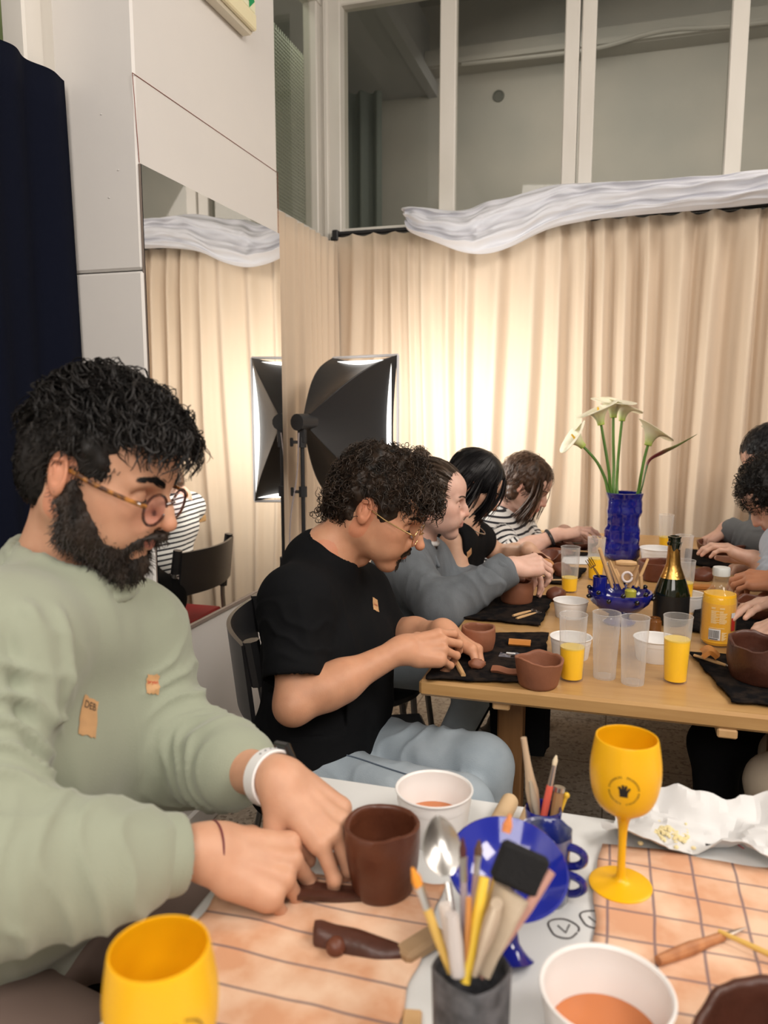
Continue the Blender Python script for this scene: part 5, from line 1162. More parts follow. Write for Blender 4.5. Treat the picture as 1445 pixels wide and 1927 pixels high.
inb('paint_brush', 'short grey-white brush handle beside the spoon', 'brush', 862, 1835, 850, 1720, (.006, .007, .0055), mat('grey_white_handle', (.55, .50, .48), .4), None, -.012, -.01)
# crumpled paper with crumbs
def crump(u, v):
    x, y = (u-.5)*.215, (v-.5)*.12; r = math.hypot((u-.5)*2, (v-.5)*2)
    z = .004+.022*max(0, r-.45)**1.5+.020*max(0, v-.55)*2+.008*math.sin(u*11+3*v)*math.sin(v*8+1)*(.4+r)
    return (x*(1+.08*math.sin(v*9)), y*(1+.14*math.sin(u*7+.5))+.02*(u-.5), max(.002, z))
mb = MB(); mb.grid(crump, 40, 30, thick=.0006); V = mb.v[0]; V[:, 2] += .010*(.5-np.abs(fbm(V*np.array([24, 24, 0]), 4, 3)))+.004; V[:, 2] = np.maximum(V[:, 2], .0015); pc = at(1320, 1583, z=T1)
o = thing('crumpled_paper', 'crumpled white sheet of paper with crumbs on the far edge of the white table', 'paper', (pc[0]-.01, pc[1]+.005, T1+.002), -.05); ob('sheet', mb, M_paper, o, sharp=18)
mb = MB(); mb.tube([(.058, -.03, .012), (.044, -.008, .009)], .0012, 5, flat=.4); ob('red_stripe', mb, mat('paper_red', (.50, .03, .06), .6), o)
cr_ = thing('pastry_crumbs', 'heap of pale pastry crumbs lying in the crumpled paper', 'crumbs', (pc[0]-.045, pc[1]-.015, T1+.010)); cr_['kind'] = 'stuff'
rg = np.random.default_rng(3); mb = MB()
for k in range(130):
    q = rg.normal(0, 1, 2)*[.015, .011]; s_ = rg.uniform(.0015, .004); mb.ball((q[0], q[1], .002+max(0, .006-np.linalg.norm(q)*.3)+rg.uniform(0, .002)), (s_, s_*rg.uniform(.6, 1.2), s_*.7), 6)
ob('crumb', mb, mat('crumb_cream', (.78, .68, .38), .8), cr_)
# tools on the checked cloth
def carved(t, a, b):
    x = (b-a)/np.linalg.norm(b-a); mb = MB(); mb.tube([b-x*.002, b+x*.016, b+x*.034], (.0042, .0030, .0008), 10, flat=.5); ob('blade', mb, mat('steel_dull', (.4, .33, .28), .4, .8), t, off=a)
flat_tool('modelling_tool', 'carved orange-brown wooden clay tool on the checked cloth', 1238, 1808, 1360, 1762, T1+.012, (.0050, .0062, .0070, .0052, .0048), mat('tool_terracotta', (.50, .22, .09), .5, noise=(60, (.32, .12, .05), 1.4)), carved)
flat_tool('wooden_skewer', 'thin yellow stick on the checked cloth at the right edge', 1352, 1752, 1490, 1815, T1+.017, (.0022, .0030, .0030), M_yh, None, 'stick')

# ------------------------------------------------------------------ chairs and things under the table
M_post = mat('grey_post', (.22, .215, .21), .35, .8)
def chair(label, loc, rz, seat_col=None, group='dark folding chairs'):
    t = thing('folding_chair', label, 'chair', loc, rz, group)      # faces +X
    def bandpost(y):
        mb = MB(); mb.tube(spline([(-.30, y, .01), (-.24, y, .30), (-.215, y, .55), (-.25, y, .80)], 14), .0125, 10, flat=.7); ob('back_post', mb, M_post, t)
        for s0, s1 in (((-.218, y, .56), (-.226, y, .65)), ((-.238, y, .71), (-.254, y, .81))): mb = MB(); mb.tube([s0, s1], .0185, 8); ob('post_sleeve', mb, M_blk, t)
        mb = MB(); mb.tube([(-.19, y*.93, .43), (.20, y*.93, .02)], .0105, 8) if False else mb.tube([(-.10, y*.95, .44), (.22, y*.95, .012)], .0105, 8); ob('front_leg', mb, M_post, t)
    bandpost(-.205); bandpost(.205)
    mb = MB(); mb.grid(lambda u, v: (-.245-.045*math.sin(u*math.pi)-.02*v, (u-.5)*.41, .61+.19*v), 24, 8, thick=.010); bk = ob('backrest', mb, M_blk, t)
    mb = MB(); mb.box((-.01, 0, .445), (.40, .40, .028), bev=.013); ob('seat', mb, seat_col or M_blk, t)
    return t, bk
_pp = at(458, 1214, z=.80); _a = .42; _lc = np.array([-.27*math.cos(_a)+.205*math.sin(_a), -.27*math.sin(_a)-.205*math.cos(_a)])
ch2, _ = chair('black folding chair of the man in the black T-shirt', (_pp[0]-_lc[0], _pp[1]-_lc[1], 0), _a)
def stool(label, loc, proto=None):
    if proto: return dup(proto, loc, 0, label)
    t = thing('stool', label, 'stool', loc, 0, 'low dark stools'); mb = MB(); mb.lathe([(.001, .415), (.15, .415), (.165, .425), (.165, .44), (.15, .45), (.001, .452)], n=36); ob('seat', mb, M_blk, t)
    for k in range(4):
        a = k*math.pi/2+.78; mb = MB(); mb.tube([(.11*math.cos(a), .11*math.sin(a), .42), (.17*math.cos(a), .17*math.sin(a), .01)], .011, 8); ob('leg', mb, M_post, t)
    return t
# ------------------------------------------------------------------ the seated people
def head_R(yaw, pitch, roll=0):
    y, p = math.radians(yaw), math.radians(pitch)
    f = np.array([math.cos(y)*math.cos(p), math.sin(y)*math.cos(p), -math.sin(p)]); l = np.array([-math.sin(y), math.cos(y), 0]); u = np.cross(f, l)
    r = math.radians(roll); return np.stack([f, l*math.cos(r)+u*math.sin(r), u*math.cos(r)-l*math.sin(r)], 1)
RAD = np.array([.099, .079, .089])
def scalp(ho, c, R, sc, grow, cut, lo, extra=None, cell=.003):
    """hair volume: cranium grown outwards, cut back along the hairline"""
    W = lambda x, y, z: c+R@(np.array([x, y, z])*sc); s = Soft()
    s.el(W(-.014, 0, .036), (RAD+grow)*sc, R, .02)
    s.el(W(-.045, 0, -.01), np.array([.062+grow*.5, .066+grow*.5, .07])*sc, R, .03)
    for p, r in cut: s.el(W(*p), np.array(r)*sc, R, .008, -1)
    for a, b, ra, rb in (extra or []): s.rc(W(*a), W(*b), ra*sc, rb*sc, .02)
    return s
FACECUT = [((.115, 0, -.045), (.075, .12, .085)), ((.03, .09, -.075), (.060, .05, .072)), ((.03, -.09, -.075), (.060, .05, .072)), ((-.01, .085, -.01), (.028, .025, .036)), ((-.01, -.085, -.01), (.028, .025, .036)), ((0, 0, -.14), (.14, .1, .08))]
def person(name_label, base, J, head, skin, sc=1.0, bare=(False, False), hands=None, face=None, cell=.003, group=None, skinb=(.62, .36, .25), legs=True, armcell=.0026):
    """returns root, ctx; hands: dict L/R -> kwargs of hand_prims"""
    root = thing('person', name_label, 'person', (base[0], base[1], 0), 0, group); off = np.array([base[0], base[1], 0.]); o = face or {}
    c, R = head; parts = []
    h = Soft(); W = head_prims(h, c, R, sc, o); nb = np.array(J['neck'], float); nr = o.get('neck', .053)
    h.rc(W(-.022, 0, -.035), nb+[0, 0, .01], nr*sc, (nr+.004)*sc, k=.03); [h.rc(nb-[0, 0, .02], (np.array(J['sh'+q])*.5+nb*.5)-[0, 0, .03], .040*sc, .034*sc, k=.04) for q in 'LR']
    h.rc(nb, nb-[0, 0, .05], .055*sc, k=.04)
    if o.get('adam'): h.el(W(.02, 0, -.125), .014, k=.02)
    V, Fq = h.mesh(cell); parts.append((V, Fq)); cols = [head_tint(V, c, R, sc, skinb, o)]
    t = Soft(); torso_prims(t, J, -.012, sc)
    if legs: leg_prims(t, J, -.014, sc)
    V, Fq = t.mesh(.008); parts.append((V, Fq)); cols.append(np.tile(skinb, (len(V), 1)))
    for q, sg in (('L', -1), ('R', 1)):
        if 'el'+q not in J: continue
        a = Soft(); arm_prims(a, J['sh'+q], J['el'+q], J['wr'+q], sc*o.get('arm', 1)); tips = []
        if hands and q in hands: hand_prims(a, np.array(J['wr'+q], float), sgn=sg, sc=hands[q].get('sc', sc), tips=tips, **{k: v for k, v in hands[q].items() if k != 'sc'})
        V, Fq = a.mesh(armcell); parts.append((V, Fq)); C = np.tile(np.array(skinb), (len(V), 1)); hsc = hands[q].get('sc', sc) if hands and q in hands else sc
        for p, d, up in tips:
            n = p+d*.002*hsc+up*.0058*hsc; D = V-n; x = D@d; z = D@up; y = np.sqrt(np.maximum((D**2).sum(1)-x*x-z*z, 0)); m = np.clip(1.25-np.sqrt((x/(.0075*hsc))**2+(y/(.0052*hsc))**2), 0, .35)/.35*(z > -.004*hsc)*(z < .006)
            C = C*(1-m[:, None]*.75)+np.array([skinb[0]*1.12, skinb[1]*1.12, skinb[2]*1.1])*m[:, None]*.75
            g = np.exp(-((V-p)**2).sum(1)/(.014**2))[:, None]*.35; C = C*(1-g)+np.array([skinb[0]*1.03, skinb[1]*.76, skinb[2]*.70])*g
        if hands and q in hands:
            kn = fbm(V*55, 4, 2)[:, None]*.05; C = C*(1+kn)
        cols.append(C)
    V, Fq = join_vf(parts); body = link('body', V, Fq, skin, root, 60, col=np.concatenate(cols), off=off)
    return root, off, c, R, W, body
def garment(name, s, m, root, off, cell=.004, fx=None, smooth=2, lo=None):
    V, Fq = s.mesh(cell, smooth=smooth, lo=lo); N = vnormals(V, Fq)
    if fx: V = fx(V, N); V = relax(V, Fq, .3)
    return link(name, V, Fq, m, root, None, off=off)
def collar(s, nb, c, r, th, tilt, k=.006, sx=1.0, yaw=0):
    x = np.array([math.cos(yaw), math.sin(yaw), 0]); y = np.array([-math.sin(yaw), math.cos(yaw), 0]); pts = []
    for a in np.linspace(0, 2*math.pi, 25): pts.append(nb+x*math.cos(a)*r*sx+y*math.sin(a)*r+np.array([0, 0, -math.cos(a)*tilt]))
    for p, q in zip(pts, pts[1:]): s.rc(p, q, th, k=k)
    return pts
def ring_at(s, c, ax, r, th, k=.004, sx=1.0):
    ax = np.array(ax, float); B = basis(ax, (1, 0, .01)); P = [c+B[:, 1]*math.cos(a)*r+B[:, 2]*math.sin(a)*r*sx for a in np.linspace(0, 2*math.pi, 33)]
    for p, q in zip(P, P[1:]): s.rc(p, q, th, k=k)
def hollow(s, a, b, ra, rb): s.rc(a, b, ra, rb, k=.004, op=-1)
def legs_default(pe, face_yaw, w_=.10, kz=.50, kl=.38, fl=-.20):
    y = math.radians(face_yaw); f = np.array([math.cos(y), math.sin(y), 0]); l = np.array([-math.sin(y), math.cos(y), 0]); pe = np.array(pe); J = {}
    for q, sg in (('L', 1), ('R', -1)):
        J['hip'+q] = pe+l*sg*w_; kn = pe*[1, 1, 0]+f*kl+l*sg*(w_+.03)+[0, 0, kz]; J['kn'+q] = kn; J['an'+q] = kn*[1, 1, 0]+f*fl+[0, 0, .09]
    return J
def shoes(root, J, off, m, yaw):
    y = math.radians(yaw); R = rot(0, 0, y)
    for q in 'LR':
        if 'an'+q not in J: continue
        a = np.array(J['an'+q]); s = Soft(); s.el([a[0], a[1], .045]+R@np.array([.05, 0, 0]), (.13, .045, .042), R).rc(a, [a[0], a[1], .06], .042, .045, .02); s.bx([a[0], a[1], -.02]+R@np.array([.05, 0, 0]), (.2, .2, .02), R, .001, .004, -1)
        V, Fq = s.mesh(.006); link('shoe', V, Fq, m, root, None, off=off)
M_jean = mat('light_denim', (.40, .46, .51), .85, noise=(9, (.28, .34, .39), 1.3), bump=(500, .35)); M_shoe = mat('shoe_dark', (.03, .03, .03), .6)

# ================= the bearded man in the sage sweatshirt
c1 = at(190, 884, d=.99); R1 = head_R(6, 22, 0)
J1 = dict(neck=(-.705, .790, 1.085), shL=at(238, 1196, d=1.15), elL=at(352, 1420, d=1.13), wrL=at(527, 1468, d=.945), shR=at(-14, 1222, d=.87), elR=at(-75, 1650, d=.73), wrR=at(392, 1600, d=.862), pelvis=(-.84, .80, .54))
J1['neck'] = at(122, 1072, d=1.03)
J1.update(legs_default(J1['pelvis'], 0, kz=.52))
XL = at(610, 1545, d=.925)-np.array(J1['wrL']); XR = at(560, 1635, d=.88)-np.array(J1['wrR'])
sk1 = skin_mat('skin_tan')
root1, off1, c1, R1, W1, body1 = person('bearded man in sage sweatshirt and glasses shaping clay at the white table', (-.80, .80), J1, (c1, R1), sk1, .925,
    hands=dict(
        L=dict(X=XL, Z=FW*-.55+UP*.75+RT*.35, curl=[(34, 34, 16), (40, 48, 22), (46, 55, 28), (50, 58, 30)], spread=(.16, .04, -.06, -.16), thumb=[(.62, .60, -.55), (.86, .20, -.50), (.93, .05, -.40)], sc=1.0),
        R=dict(X=XR, Z=-FW*.62+UP*.78-RT*.1, curl=[(50, 62, 30), (54, 70, 36), (58, 74, 38), (60, 76, 40)], spread=(.05, .01, -.04, -.10), thumb=[(.72, .50, -.50), (.93, .10, -.42), (.96, -.10, -.30)], sc=1.04)),
    face=dict(smile=1, nose=.006, lips=(.44, .15, .12), neck=.056), cell=.0020, skinb=(.60, .335, .215))
# sweatshirt
s = Soft(); torso_prims(s, J1, .018, 1.0, belly=.025, k=.05)
for q in 'LR': s.rc(J1['sh'+q], J1['el'+q], .066, .064, k=.06)
eL, wL, eR, wR = [np.array(J1[q], float) for q in ('elL', 'wrL', 'elR', 'wrR')]
cL = eL+(wL-eL)*.60; cR = eR+(wR-eR)*.80
s.rc(eL, eL+(wL-eL)*.5, .066, .056, k=.05); s.rc(eL+(wL-eL)*.4, cL-(wL-eL)*.10, .056, .047, k=.02)
s.rc(eR, eR+(wR-eR)*.60, .070, .058, k=.05); s.rc(eR+(wR-eR)*.5, cR-(wR-eR)*.12, .058, .049, k=.02)
nb1 = np.array(J1['neck'])
ax1 = np.array([.36, .0, 1.0]); ax1 /= np.linalg.norm(ax1); s.rc(nb1-[.0, 0, .035], nb1-[.0, 0, .01], .072, k=.05); hollow(s, nb1+ax1*.038+[.01, 0, 0], nb1+ax1*.14+[.01, 0, 0], .068, .085)
def fx1(V, N):
    V = sleeve_folds(V, N, J1['shR'], eR, .008, 6, .08, 1); V = sleeve_folds(V, N, eR, cR, .009, 5, .07, 2, lambda h: (1-h*.7)); V = sleeve_folds(V, N, eL, cL, .009, 5, .07, 3, lambda h: 1-h*.5); V = sleeve_folds(V, N, J1['shL'], eL, .008, 5, .08, 4, lambda h: .4+h)
    V = V+N*(.006*fbm(V*np.array([9, 9, 3.5]), 8, 2)+.007*(.5-np.abs(fbm(V*np.array([13, 13, 3.5]), 31, 2))))[:, None]
    ch = lambda x, y, d: at(x, y, d=d)
    L = [(ch(235, 1095, 1.0), ch(325, 1330, .97), 0.0080, 0.0120), (ch(180, 1110, .93), ch(235, 1330, .93), 0.0080, 0.0090), (ch(110, 1110, .86), ch(150, 1500, .84), 0.0088, 0.0105), (ch(40, 1080, .83), ch(110, 1400, .82), 0.0096, 0.0105), (ch(290, 1120, 1.05), ch(330, 1250, 1.0), 0.0072, 0.0090), (ch(210, 1560, .80), ch(255, 1690, .80), 0.0072, 0.0090), (ch(60, 1540, .76), ch(150, 1640, .76), 0.0088, 0.0120)]
    L += [(ch(330, 1330, .98), ch(400, 1400, .98), 0.0080, 0.0150), (ch(345, 1395, .98), ch(430, 1440, .97), 0.0072, -0.0120), (ch(300, 1180, 1.0), ch(330, 1330, 1.0), 0.0064, -0.0105), (ch(15, 1180, .80), ch(60, 1480, .78), 0.0096, -0.0180), (ch(0, 1500, .74), ch(80, 1530, .76), 0.0080, 0.0150), (ch(265, 1100, 1.02), ch(300, 1260, .98), 0.0048, -0.0090), (ch(150, 1130, .88), ch(190, 1300, .86), 0.0056, -0.0075)]
    return folds(V, N, L)
M_sage = mat('sage_jersey', (.315, .345, .26), .9, noise=(5, (.285, .31, .235), 1), bump=(650, .25), sheen=.25)
shirt1 = garment('sweatshirt', s, M_sage, root1, off1, .0045, fx1)
s = Soft(); x1, x2 = cR-(wR-eR)*.20, cR+(wR-eR)*.02; s.rc(x1, x2, .0475, .0435, k=.003); hollow(s, x1+(x2-x1)*.55, x2+(x2-x1), .039, .039); garment('cuff', s, M_sage, root1, off1, .0016, lambda V, N: V)
s = Soft(); x1, x2 = cL-(wL-eL)*.18, cL+(wL-eL)*.02; s.rc(x1, x2, .0455, .0405, k=.003); hollow(s, x1+(x2-x1)*.55, x2+(x2-x1), .036, .036); garment('cuff', s, M_sage, root1, off1, .0016, lambda V, N: V)
s = Soft(); ring_at(s, nb1+[.01, 0, 0]+ax1*.000, ax1, .079, .0095, sx=1.05); ring_at(s, nb1+[.01, 0, 0]+ax1*.013, ax1, .0745, .0085, sx=1.05); garment('neckband', s, M_sage, root1, off1, .0025)
s = Soft(); leg_prims(s, J1, .010); s.rc(J1['pelvis'], np.array(J1['pelvis'])+[0, 0, .04], .13, k=.05); garment('trousers', s, mat('brown_trousers', (.17, .12, .10), .9), root1, off1, .007)
shoes(root1, J1, off1, M_shoe, 0)
# beard, hair
M_h1 = hair_mat('black_hair', (.004, .0035, .0035), .5, (.012, .010, .009))
bs = Soft(); Wb = W1; BSC = .955
for y in (-1, 1):
    bs.rc(Wb(.004, y*.067, .008), Wb(.006, y*.067, -.030), .0075, .013, k=.014); bs.rc(Wb(.006, y*.064, -.030), Wb(.022, y*.055, -.075), .015, .020, k=.02)
    bs.rc(Wb(.022, y*.052, -.078), Wb(.078, y*.016, -.112), .021, .020, k=.02); bs.rc(Wb(.030, y*.058, -.055), Wb(.068, y*.040, -.078), .015, .014, k=.015)
    bs.rc(Wb(.115, y*.004, -.0515), Wb(.092, y*.031, -.068), .0078, .0070, k=.005); bs.rc(Wb(.090, y*.031, -.066), Wb(.076, y*.034, -.090), .0055, .012, k=.012)
bs.rc(Wb(.060, 0, -.122), Wb(.088, 0, -.106), .019, .016, k=.02)
bs.el(Wb(.108, 0, -.064), (.014, .026, .0085), R1, .004, -1)
V, Fq = bs.mesh(.0025); N = vnormals(V, Fq); V = V+N*(.0016*fbm(V*160, 3, 2))[:, None]
mb = MB(); mb.add(V, Fq.tolist()); Rv = np.random.default_rng(7)
ids = Rv.choice(len(V), 2600)
for i in ids:
    p = V[i]; n = N[i]; l = (p-c1)@R1; d = R1@np.array([-.15, 0, -1.0])+n*.7+Rv.normal(0, .4, 3); d /= np.linalg.norm(d); b = np.cross(d, n+1e-3); b /= np.linalg.norm(b)+1e-9; L0 = Rv.uniform(.006, .014); cr = Rv.uniform(.0008, .002)
    mb.tube([p-n*.001, p+d*L0*.35+b*cr, p+d*L0*.7-b*cr, p+d*L0+n*.0], (.0007, .0006, .0005, .0002), 3, cap=False)
ob('beard', mb, hair_mat('black_beard', (.010, .008, .007), .5, (.035, .024, .018)), root1, 80, off1)
def hair_obj(root, off, c, R, sc, s, mname, flow, count, length, cr, cn, th, seed, rad=RAD, mask=None, cellh=.004, rough=.0035, lift=.006, jitter=.35, grow=1.0, nm='hair', fq=70, seg=14):
    V, Fq = s.mesh(cellh); N = vnormals(V, Fq); V = V+N*(rough*fbm(V*fq, seed, 2))[:, None]
    mb = MB(); mb.add(V, Fq.tolist())
    strands(mb, V, N, c+R@np.array([-.014, 0, .036])*sc, R, np.array(rad)*sc, flow, count, length*sc, cr*sc, cn, th*sc, seed, mask=mask, lift=lift*sc, jitter=jitter, grow=grow, seg=seg)
    return ob(nm, mb, mname, root, 80, off)
s = scalp(None, c1, R1, .925, .004, FACECUT, 0, extra=[((.055, .03, .082), (.082, .01, .082), .024, .020), ((.04, -.035, .085), (.078, -.028, .076), .024, .020), ((-.04, 0, .10), (.03, 0, .112), .026, .024), ((.06, 0, .095), (.088, 0, .086), .022, .018)])
fl1 = lambda p: np.array([.9, .35*np.sign(p[1]), -.1+.2*(p[0] < 0)])
hair_obj(root1, off1, c1, R1, .925, s, M_h1, fl1, 1800, .050, .0042, 1.3, .0012, 11, mask=lambda L: (L[:, 2] > .034), lift=.006, jitter=.5, grow=1.0, rough=.006)
mb = MB(); cc = c1+R1@np.array([-.014, 0, .036]); rr = np.random.default_rng(21)
for k in range(90):                                   # loose curls over the forehead and along the outline
    y = rr.uniform(-.07, .06); p0 = np.array([.066+rr.uniform(-.02, .012), y, .082+rr.uniform(-.01, .02)]); r0 = rr.uniform(.005, .010); n_ = rr.uniform(1.0, 1.9); d = np.array([.55, y*3, -.75])*rr.uniform(.015, .030); sg = rr.choice([-1, 1]); a0 = rr.uniform(0, 6)
    pts = [c1+.925*R1@(p0+d*t+np.array([.018*math.sin(t*2.4), 0, 0])+r0*np.array([math.cos(a0+sg*6.28*n_*t)*.9, math.sin(a0+sg*6.28*n_*t)*.5, math.sin(a0+sg*6.28*n_*t)*.9])*min(1, t*2+.3)) for t in np.linspace(0, 1, 26)]
    mb.tube(pts, np.linspace(.0014, .0005, 26), 4, cap=False)
ob('fringe_curl', mb, M_h1, root1, 80, off1)
s = Soft()                                            # short faded hair at nape and temples
s.el(W1(-.040, 0, -.012), (.068, .071, .072), R1, .02); s.el(W1(-.008, 0, .02), (.092, .0745, .066), R1, .02)
for p, r in [((.105, 0, -.04), (.075, .12, .09)), ((.055, .09, -.045), (.055, .05, .052)), ((.055, -.09, -.045), (.055, .05, .052)), ((-.012, .084, -.008), (.024, .03, .034)), ((-.012, -.084, -.008), (.024, .03, .034)), ((0, 0, -.150), (.14, .1, .085)), ((.045, 0, -.03), (.06, .09, .06))]: s.el(W1(*p), r, R1, .006, -1)
V, Fq = s.mesh(.003); mb = MB(); mb.add(V, Fq.tolist()); strands(mb, V, None, c1+.925*R1@np.array([-.02, 0, .01]), R1, RAD*.93, lambda p: np.array([-.5, 0, -.8]), 3200, .013, .0004, .5, .0008, 6, seg=4, lift=.002, jitter=.3, nside=3); strands(mb, V, None, c1+.925*R1@np.array([-.02, 0, .01]), R1, RAD*.99, lambda p: np.array([-.35, 0, -.8]), 900, .019, .0022, .8, .0010, 9, seg=8, lift=.006, jitter=.4, mask=lambda L: (L[:, 2] > .018) & (L[:, 0] < .025)); ob('faded_sides', mb, hair_mat('short_hair', (.007, .006, .005), .6, (.016, .013, .011)), root1, 70, off=off1)
mb = MB()
brows(root1, c1, R1, .925, M_h1, .0056, off1, 3, .0235, 260, body1, .0009); eye_set(None, root1, c1, R1, .925, off=off1)
def glasses(root, c, R, off, fm, m_temple, sc=1.0, r=.0215, y0=.031, x0=.108, z0=-.006, tk=.0016, tint=(.95, .85, .88), drop=0.0, squ=.92):
    W = lambda x, y, z: c+R@(np.array([x, y, z])*sc); g = bpy.data.objects.new('glasses', None); COL.objects.link(g); g.parent = root
    mb = MB(); mb.tube(spline([W(x0+.002, -y0+r*.93, z0+.006), W(x0+.007, 0, z0+.010), W(x0+.002, y0-r*.93, z0+.006)], 9), tk*1.1*sc, 8); ob('bridge', mb, fm, g, off=off)
    for y in (-1, 1):
        ax = np.array([math.sin(.10)*-1, y*math.cos(.10), 0])
        ring = [W(*(np.array([x0, y*y0, z0])+ax*r*math.cos(a)*1.02+np.array([-.10*math.sin(a)*r, 0, 1])*np.array([1, 1, r*math.sin(a)*squ]))) for a in np.linspace(0, 2*math.pi, 33)]
        mb = MB(); mb.tube(ring, tk*sc, 8); ob('rim', mb, fm, g, off=off)
        mb = MB(); cen = np.mean(ring[:-1], 0); mb.add([cen]+ring[:-1], [(0, 1+i, 1+(i+1) % 32) for i in range(32)]); ob('lens', mb, clear_mat('lens_%d' % int(tint[2]*100), tint, .03, .02, (.6, .45, .5), .3), g, off=off)
        hy = y*(y0+r); mb = MB(); mb.tube(spline([W(x0-.002, hy, z0+.008), W(x0-.014, y*(.071), z0+.010), W(.04, y*.0775, z0+.012), W(-.004, y*.0795, z0+.016+drop), W(-.025, y*.078, z0-.004)], 30), np.array([tk*1.1]*30)*sc, 8, flat=1.3); ob('temple_arm', mb, m_temple, g, off=off)
    return g
M_tort = mat('tortoiseshell', (.045, .014, .006), .15, noise=(90, (.42, .17, .03), 2.2), coat=.5)
glasses(root1, c1, R1, off1, mat('dark_tortoise', (.035, .012, .010), .15, noise=(70, (.10, .03, .015), 1.5), coat=.5), M_tort, x0=.108, z0=-.010, r=.0265, y0=.034, tk=.0021, sc=.925, squ=.80)
# watch, thread bracelet, stickers
aw = wL-eL; aw /= np.linalg.norm(aw); wp = wL-aw*.018; wb = basis(aw, UP-FW*.6)
mb = MB(); mb.lathe([(.0335, -.011), (.0353, -.010), (.0353, .010), (.0335, .011), (.0315, .010), (.0315, -.010), (.0335, -.011)], c=wp-off1, n=40, R=np.stack([wb[:, 1], wb[:, 2], wb[:, 0]], 1)); wt = ob('watch_strap', mb, mat('white_rubber', (.78, .78, .78), .5), root1)
mb = MB(); 
for k in range(6): a = .5+k*.22; p = wp-off1+(wb[:, 1]*math.cos(a)+wb[:, 2]*math.sin(a))*.0354; mb.ball(p, .0016, 8)
ob('strap_hole', mb, mat('hole_grey', (.25, .25, .25), .6), wt)
mb = MB(); mb.box(wp-off1+wb[:, 2]*.016+wb[:, 1]*.030, (.030, .009, .030), R=wb, bev=.004); ob('watch_case', mb, mat('watch_glass', (.02, .02, .02), .1), root1)
ar = wR-eR; ar /= np.linalg.norm(ar); bp_ = wR+ar*.006; bb_ = basis(ar, UP)
mb = MB(); mb.tube([bp_-off1+(bb_[:, 1]*math.cos(a)+bb_[:, 2]*math.sin(a))*.0305 for a in np.linspace(0, 2*math.pi, 40)], .0011, 6); ob('thread_bracelet', mb, mat('dark_red_thread', (.13, .015, .03), .7), root1)
sticker(root1, shirt1, 166, 1349, .030, .046, .14, 'DEB', .0125, (.04, .03, .03), off=off1, tpos=(0, .013), ragged=.06)
sticker(root1, shirt1, 286, 1288, .020, .026, .05, 'bryan', .0075, (.55, .04, .02), off=off1, tpos=(0, .003), ragged=.1, name='name_sticker')

# ================= the mustached man in the black T-shirt
def sweep_shirt(J, g, k=.05, belly=0.0, sh=.062, slv=None):
    s = Soft(); torso_prims(s, J, g, J.get('sc', 1.0), belly=belly, k=k); return s
c2 = at(712, 955, d=1.68); R2 = head_R(4, 27, 0)
J2 = dict(neck=at(612, 1052, d=1.70), shR=at(556, 1136, d=1.585), shL=at(672, 1122, d=1.87), elR=at(552, 1328, d=1.50), wrR=at(757, 1222, d=1.575), elL=at(742, 1200, d=1.92), wrL=at(836, 1188, d=1.73), pelvis=at(592, 1432, d=1.76))
J2.update(legs_default(J2['pelvis'], 0)); J2['hipR'] = J2['pelvis']+[.03, -.09, 0]; J2['hipL'] = J2['pelvis']+[.04, .09, 0]
J2['knR'] = at(868, 1520, z=.545); J2['anR'] = J2['knR']*[1, 1, 0]+[.0, -.02, .09]; J2['knL'] = at(908, 1440, z=.575); J2['anL'] = J2['knL']*[1, 1, 0]+[.03, .05, .09]
sk2 = skin_mat('skin_warm')
X2R = at(838, 1212, d=1.60)-J2['wrR']; X2L = at(892, 1222, d=1.69)-J2['wrL']
root2, off2, c2, R2, W2, body2 = person('mustached man in black T-shirt shaping clay at the corner of the oak table', (J2['pelvis'][0]+.02, J2['pelvis'][1]), J2, (c2, R2), sk2, .97,
    hands=dict(R=dict(X=X2R, Z=-FW*.75+UP*.65, curl=[(22, 40, 22), (30, 48, 26), (38, 55, 30), (44, 60, 34)], spread=(.10, .03, -.05, -.14), thumb=[(.75, .50, -.42), (.95, .12, -.28), (.98, -.02, -.2)]),
               L=dict(X=X2L, Z=UP*.85+RT*.55-FW*.1, curl=[(42, 36, 18), (46, 42, 20), (52, 50, 25), (56, 54, 28)], spread=(.12, .04, -.04, -.12), thumb=[(.60, .55, -.58), (.86, .25, -.45), (.93, .12, -.35)])),
    face=dict(smile=.6, nose=.010, lips=(.45, .17, .12), neck=.055, adam=1), cell=.0022, skinb=(.60, .31, .185))
eR, wR, eL, wL = [np.array(J2[q], float) for q in ('elR', 'wrR', 'elL', 'wrL')]; shR_, shL_ = np.array(J2['shR']), np.array(J2['shL'])
s = Soft(); torso_prims(s, J2, .016, 1.0, belly=.01, k=.05); hR = shR_+(eR-shR_)*.70; hL = shL_+(eL-shL_)*.70
s.rc(shR_, hR, .056, .064, k=.04); s.rc(shL_, hL, .064, .060, k=.05)
hollow(s, shR_+(eR-shR_)*.70, shR_+(eR-shR_)*1.15, .055, .070); s.bx(hR+(eR-shR_)/np.linalg.norm(eR-shR_)*.060, (.045, .10, .10), basis(eR-shR_), .002, .003, -1)
nb2 = J2['neck']; ax2 = c2-nb2; ax2 /= np.linalg.norm(ax2); s.rc(nb2-ax2*.035, nb2-ax2*.002, .067, k=.03); s.rc(nb2+[-.02, 0, -.02], shR_, .050, .052, k=.03); s.rc(nb2+[-.02, 0, -.02], shL_, .050, .052, k=.03); s.rc(nb2+[-.030, 0, .0], nb2+[-.055, 0, -.06], .056, k=.03); hollow(s, nb2+ax2*.066, nb2+ax2*.15, .056, .085)
pc2 = J2['pelvis']; s.rc(pc2+[.01, -.05, .03], pc2+[.01, .05, .03], .122, k=.05); s.bx(pc2-[0, 0, .13], (.3, .3, .06), None, .002, .01, -1)
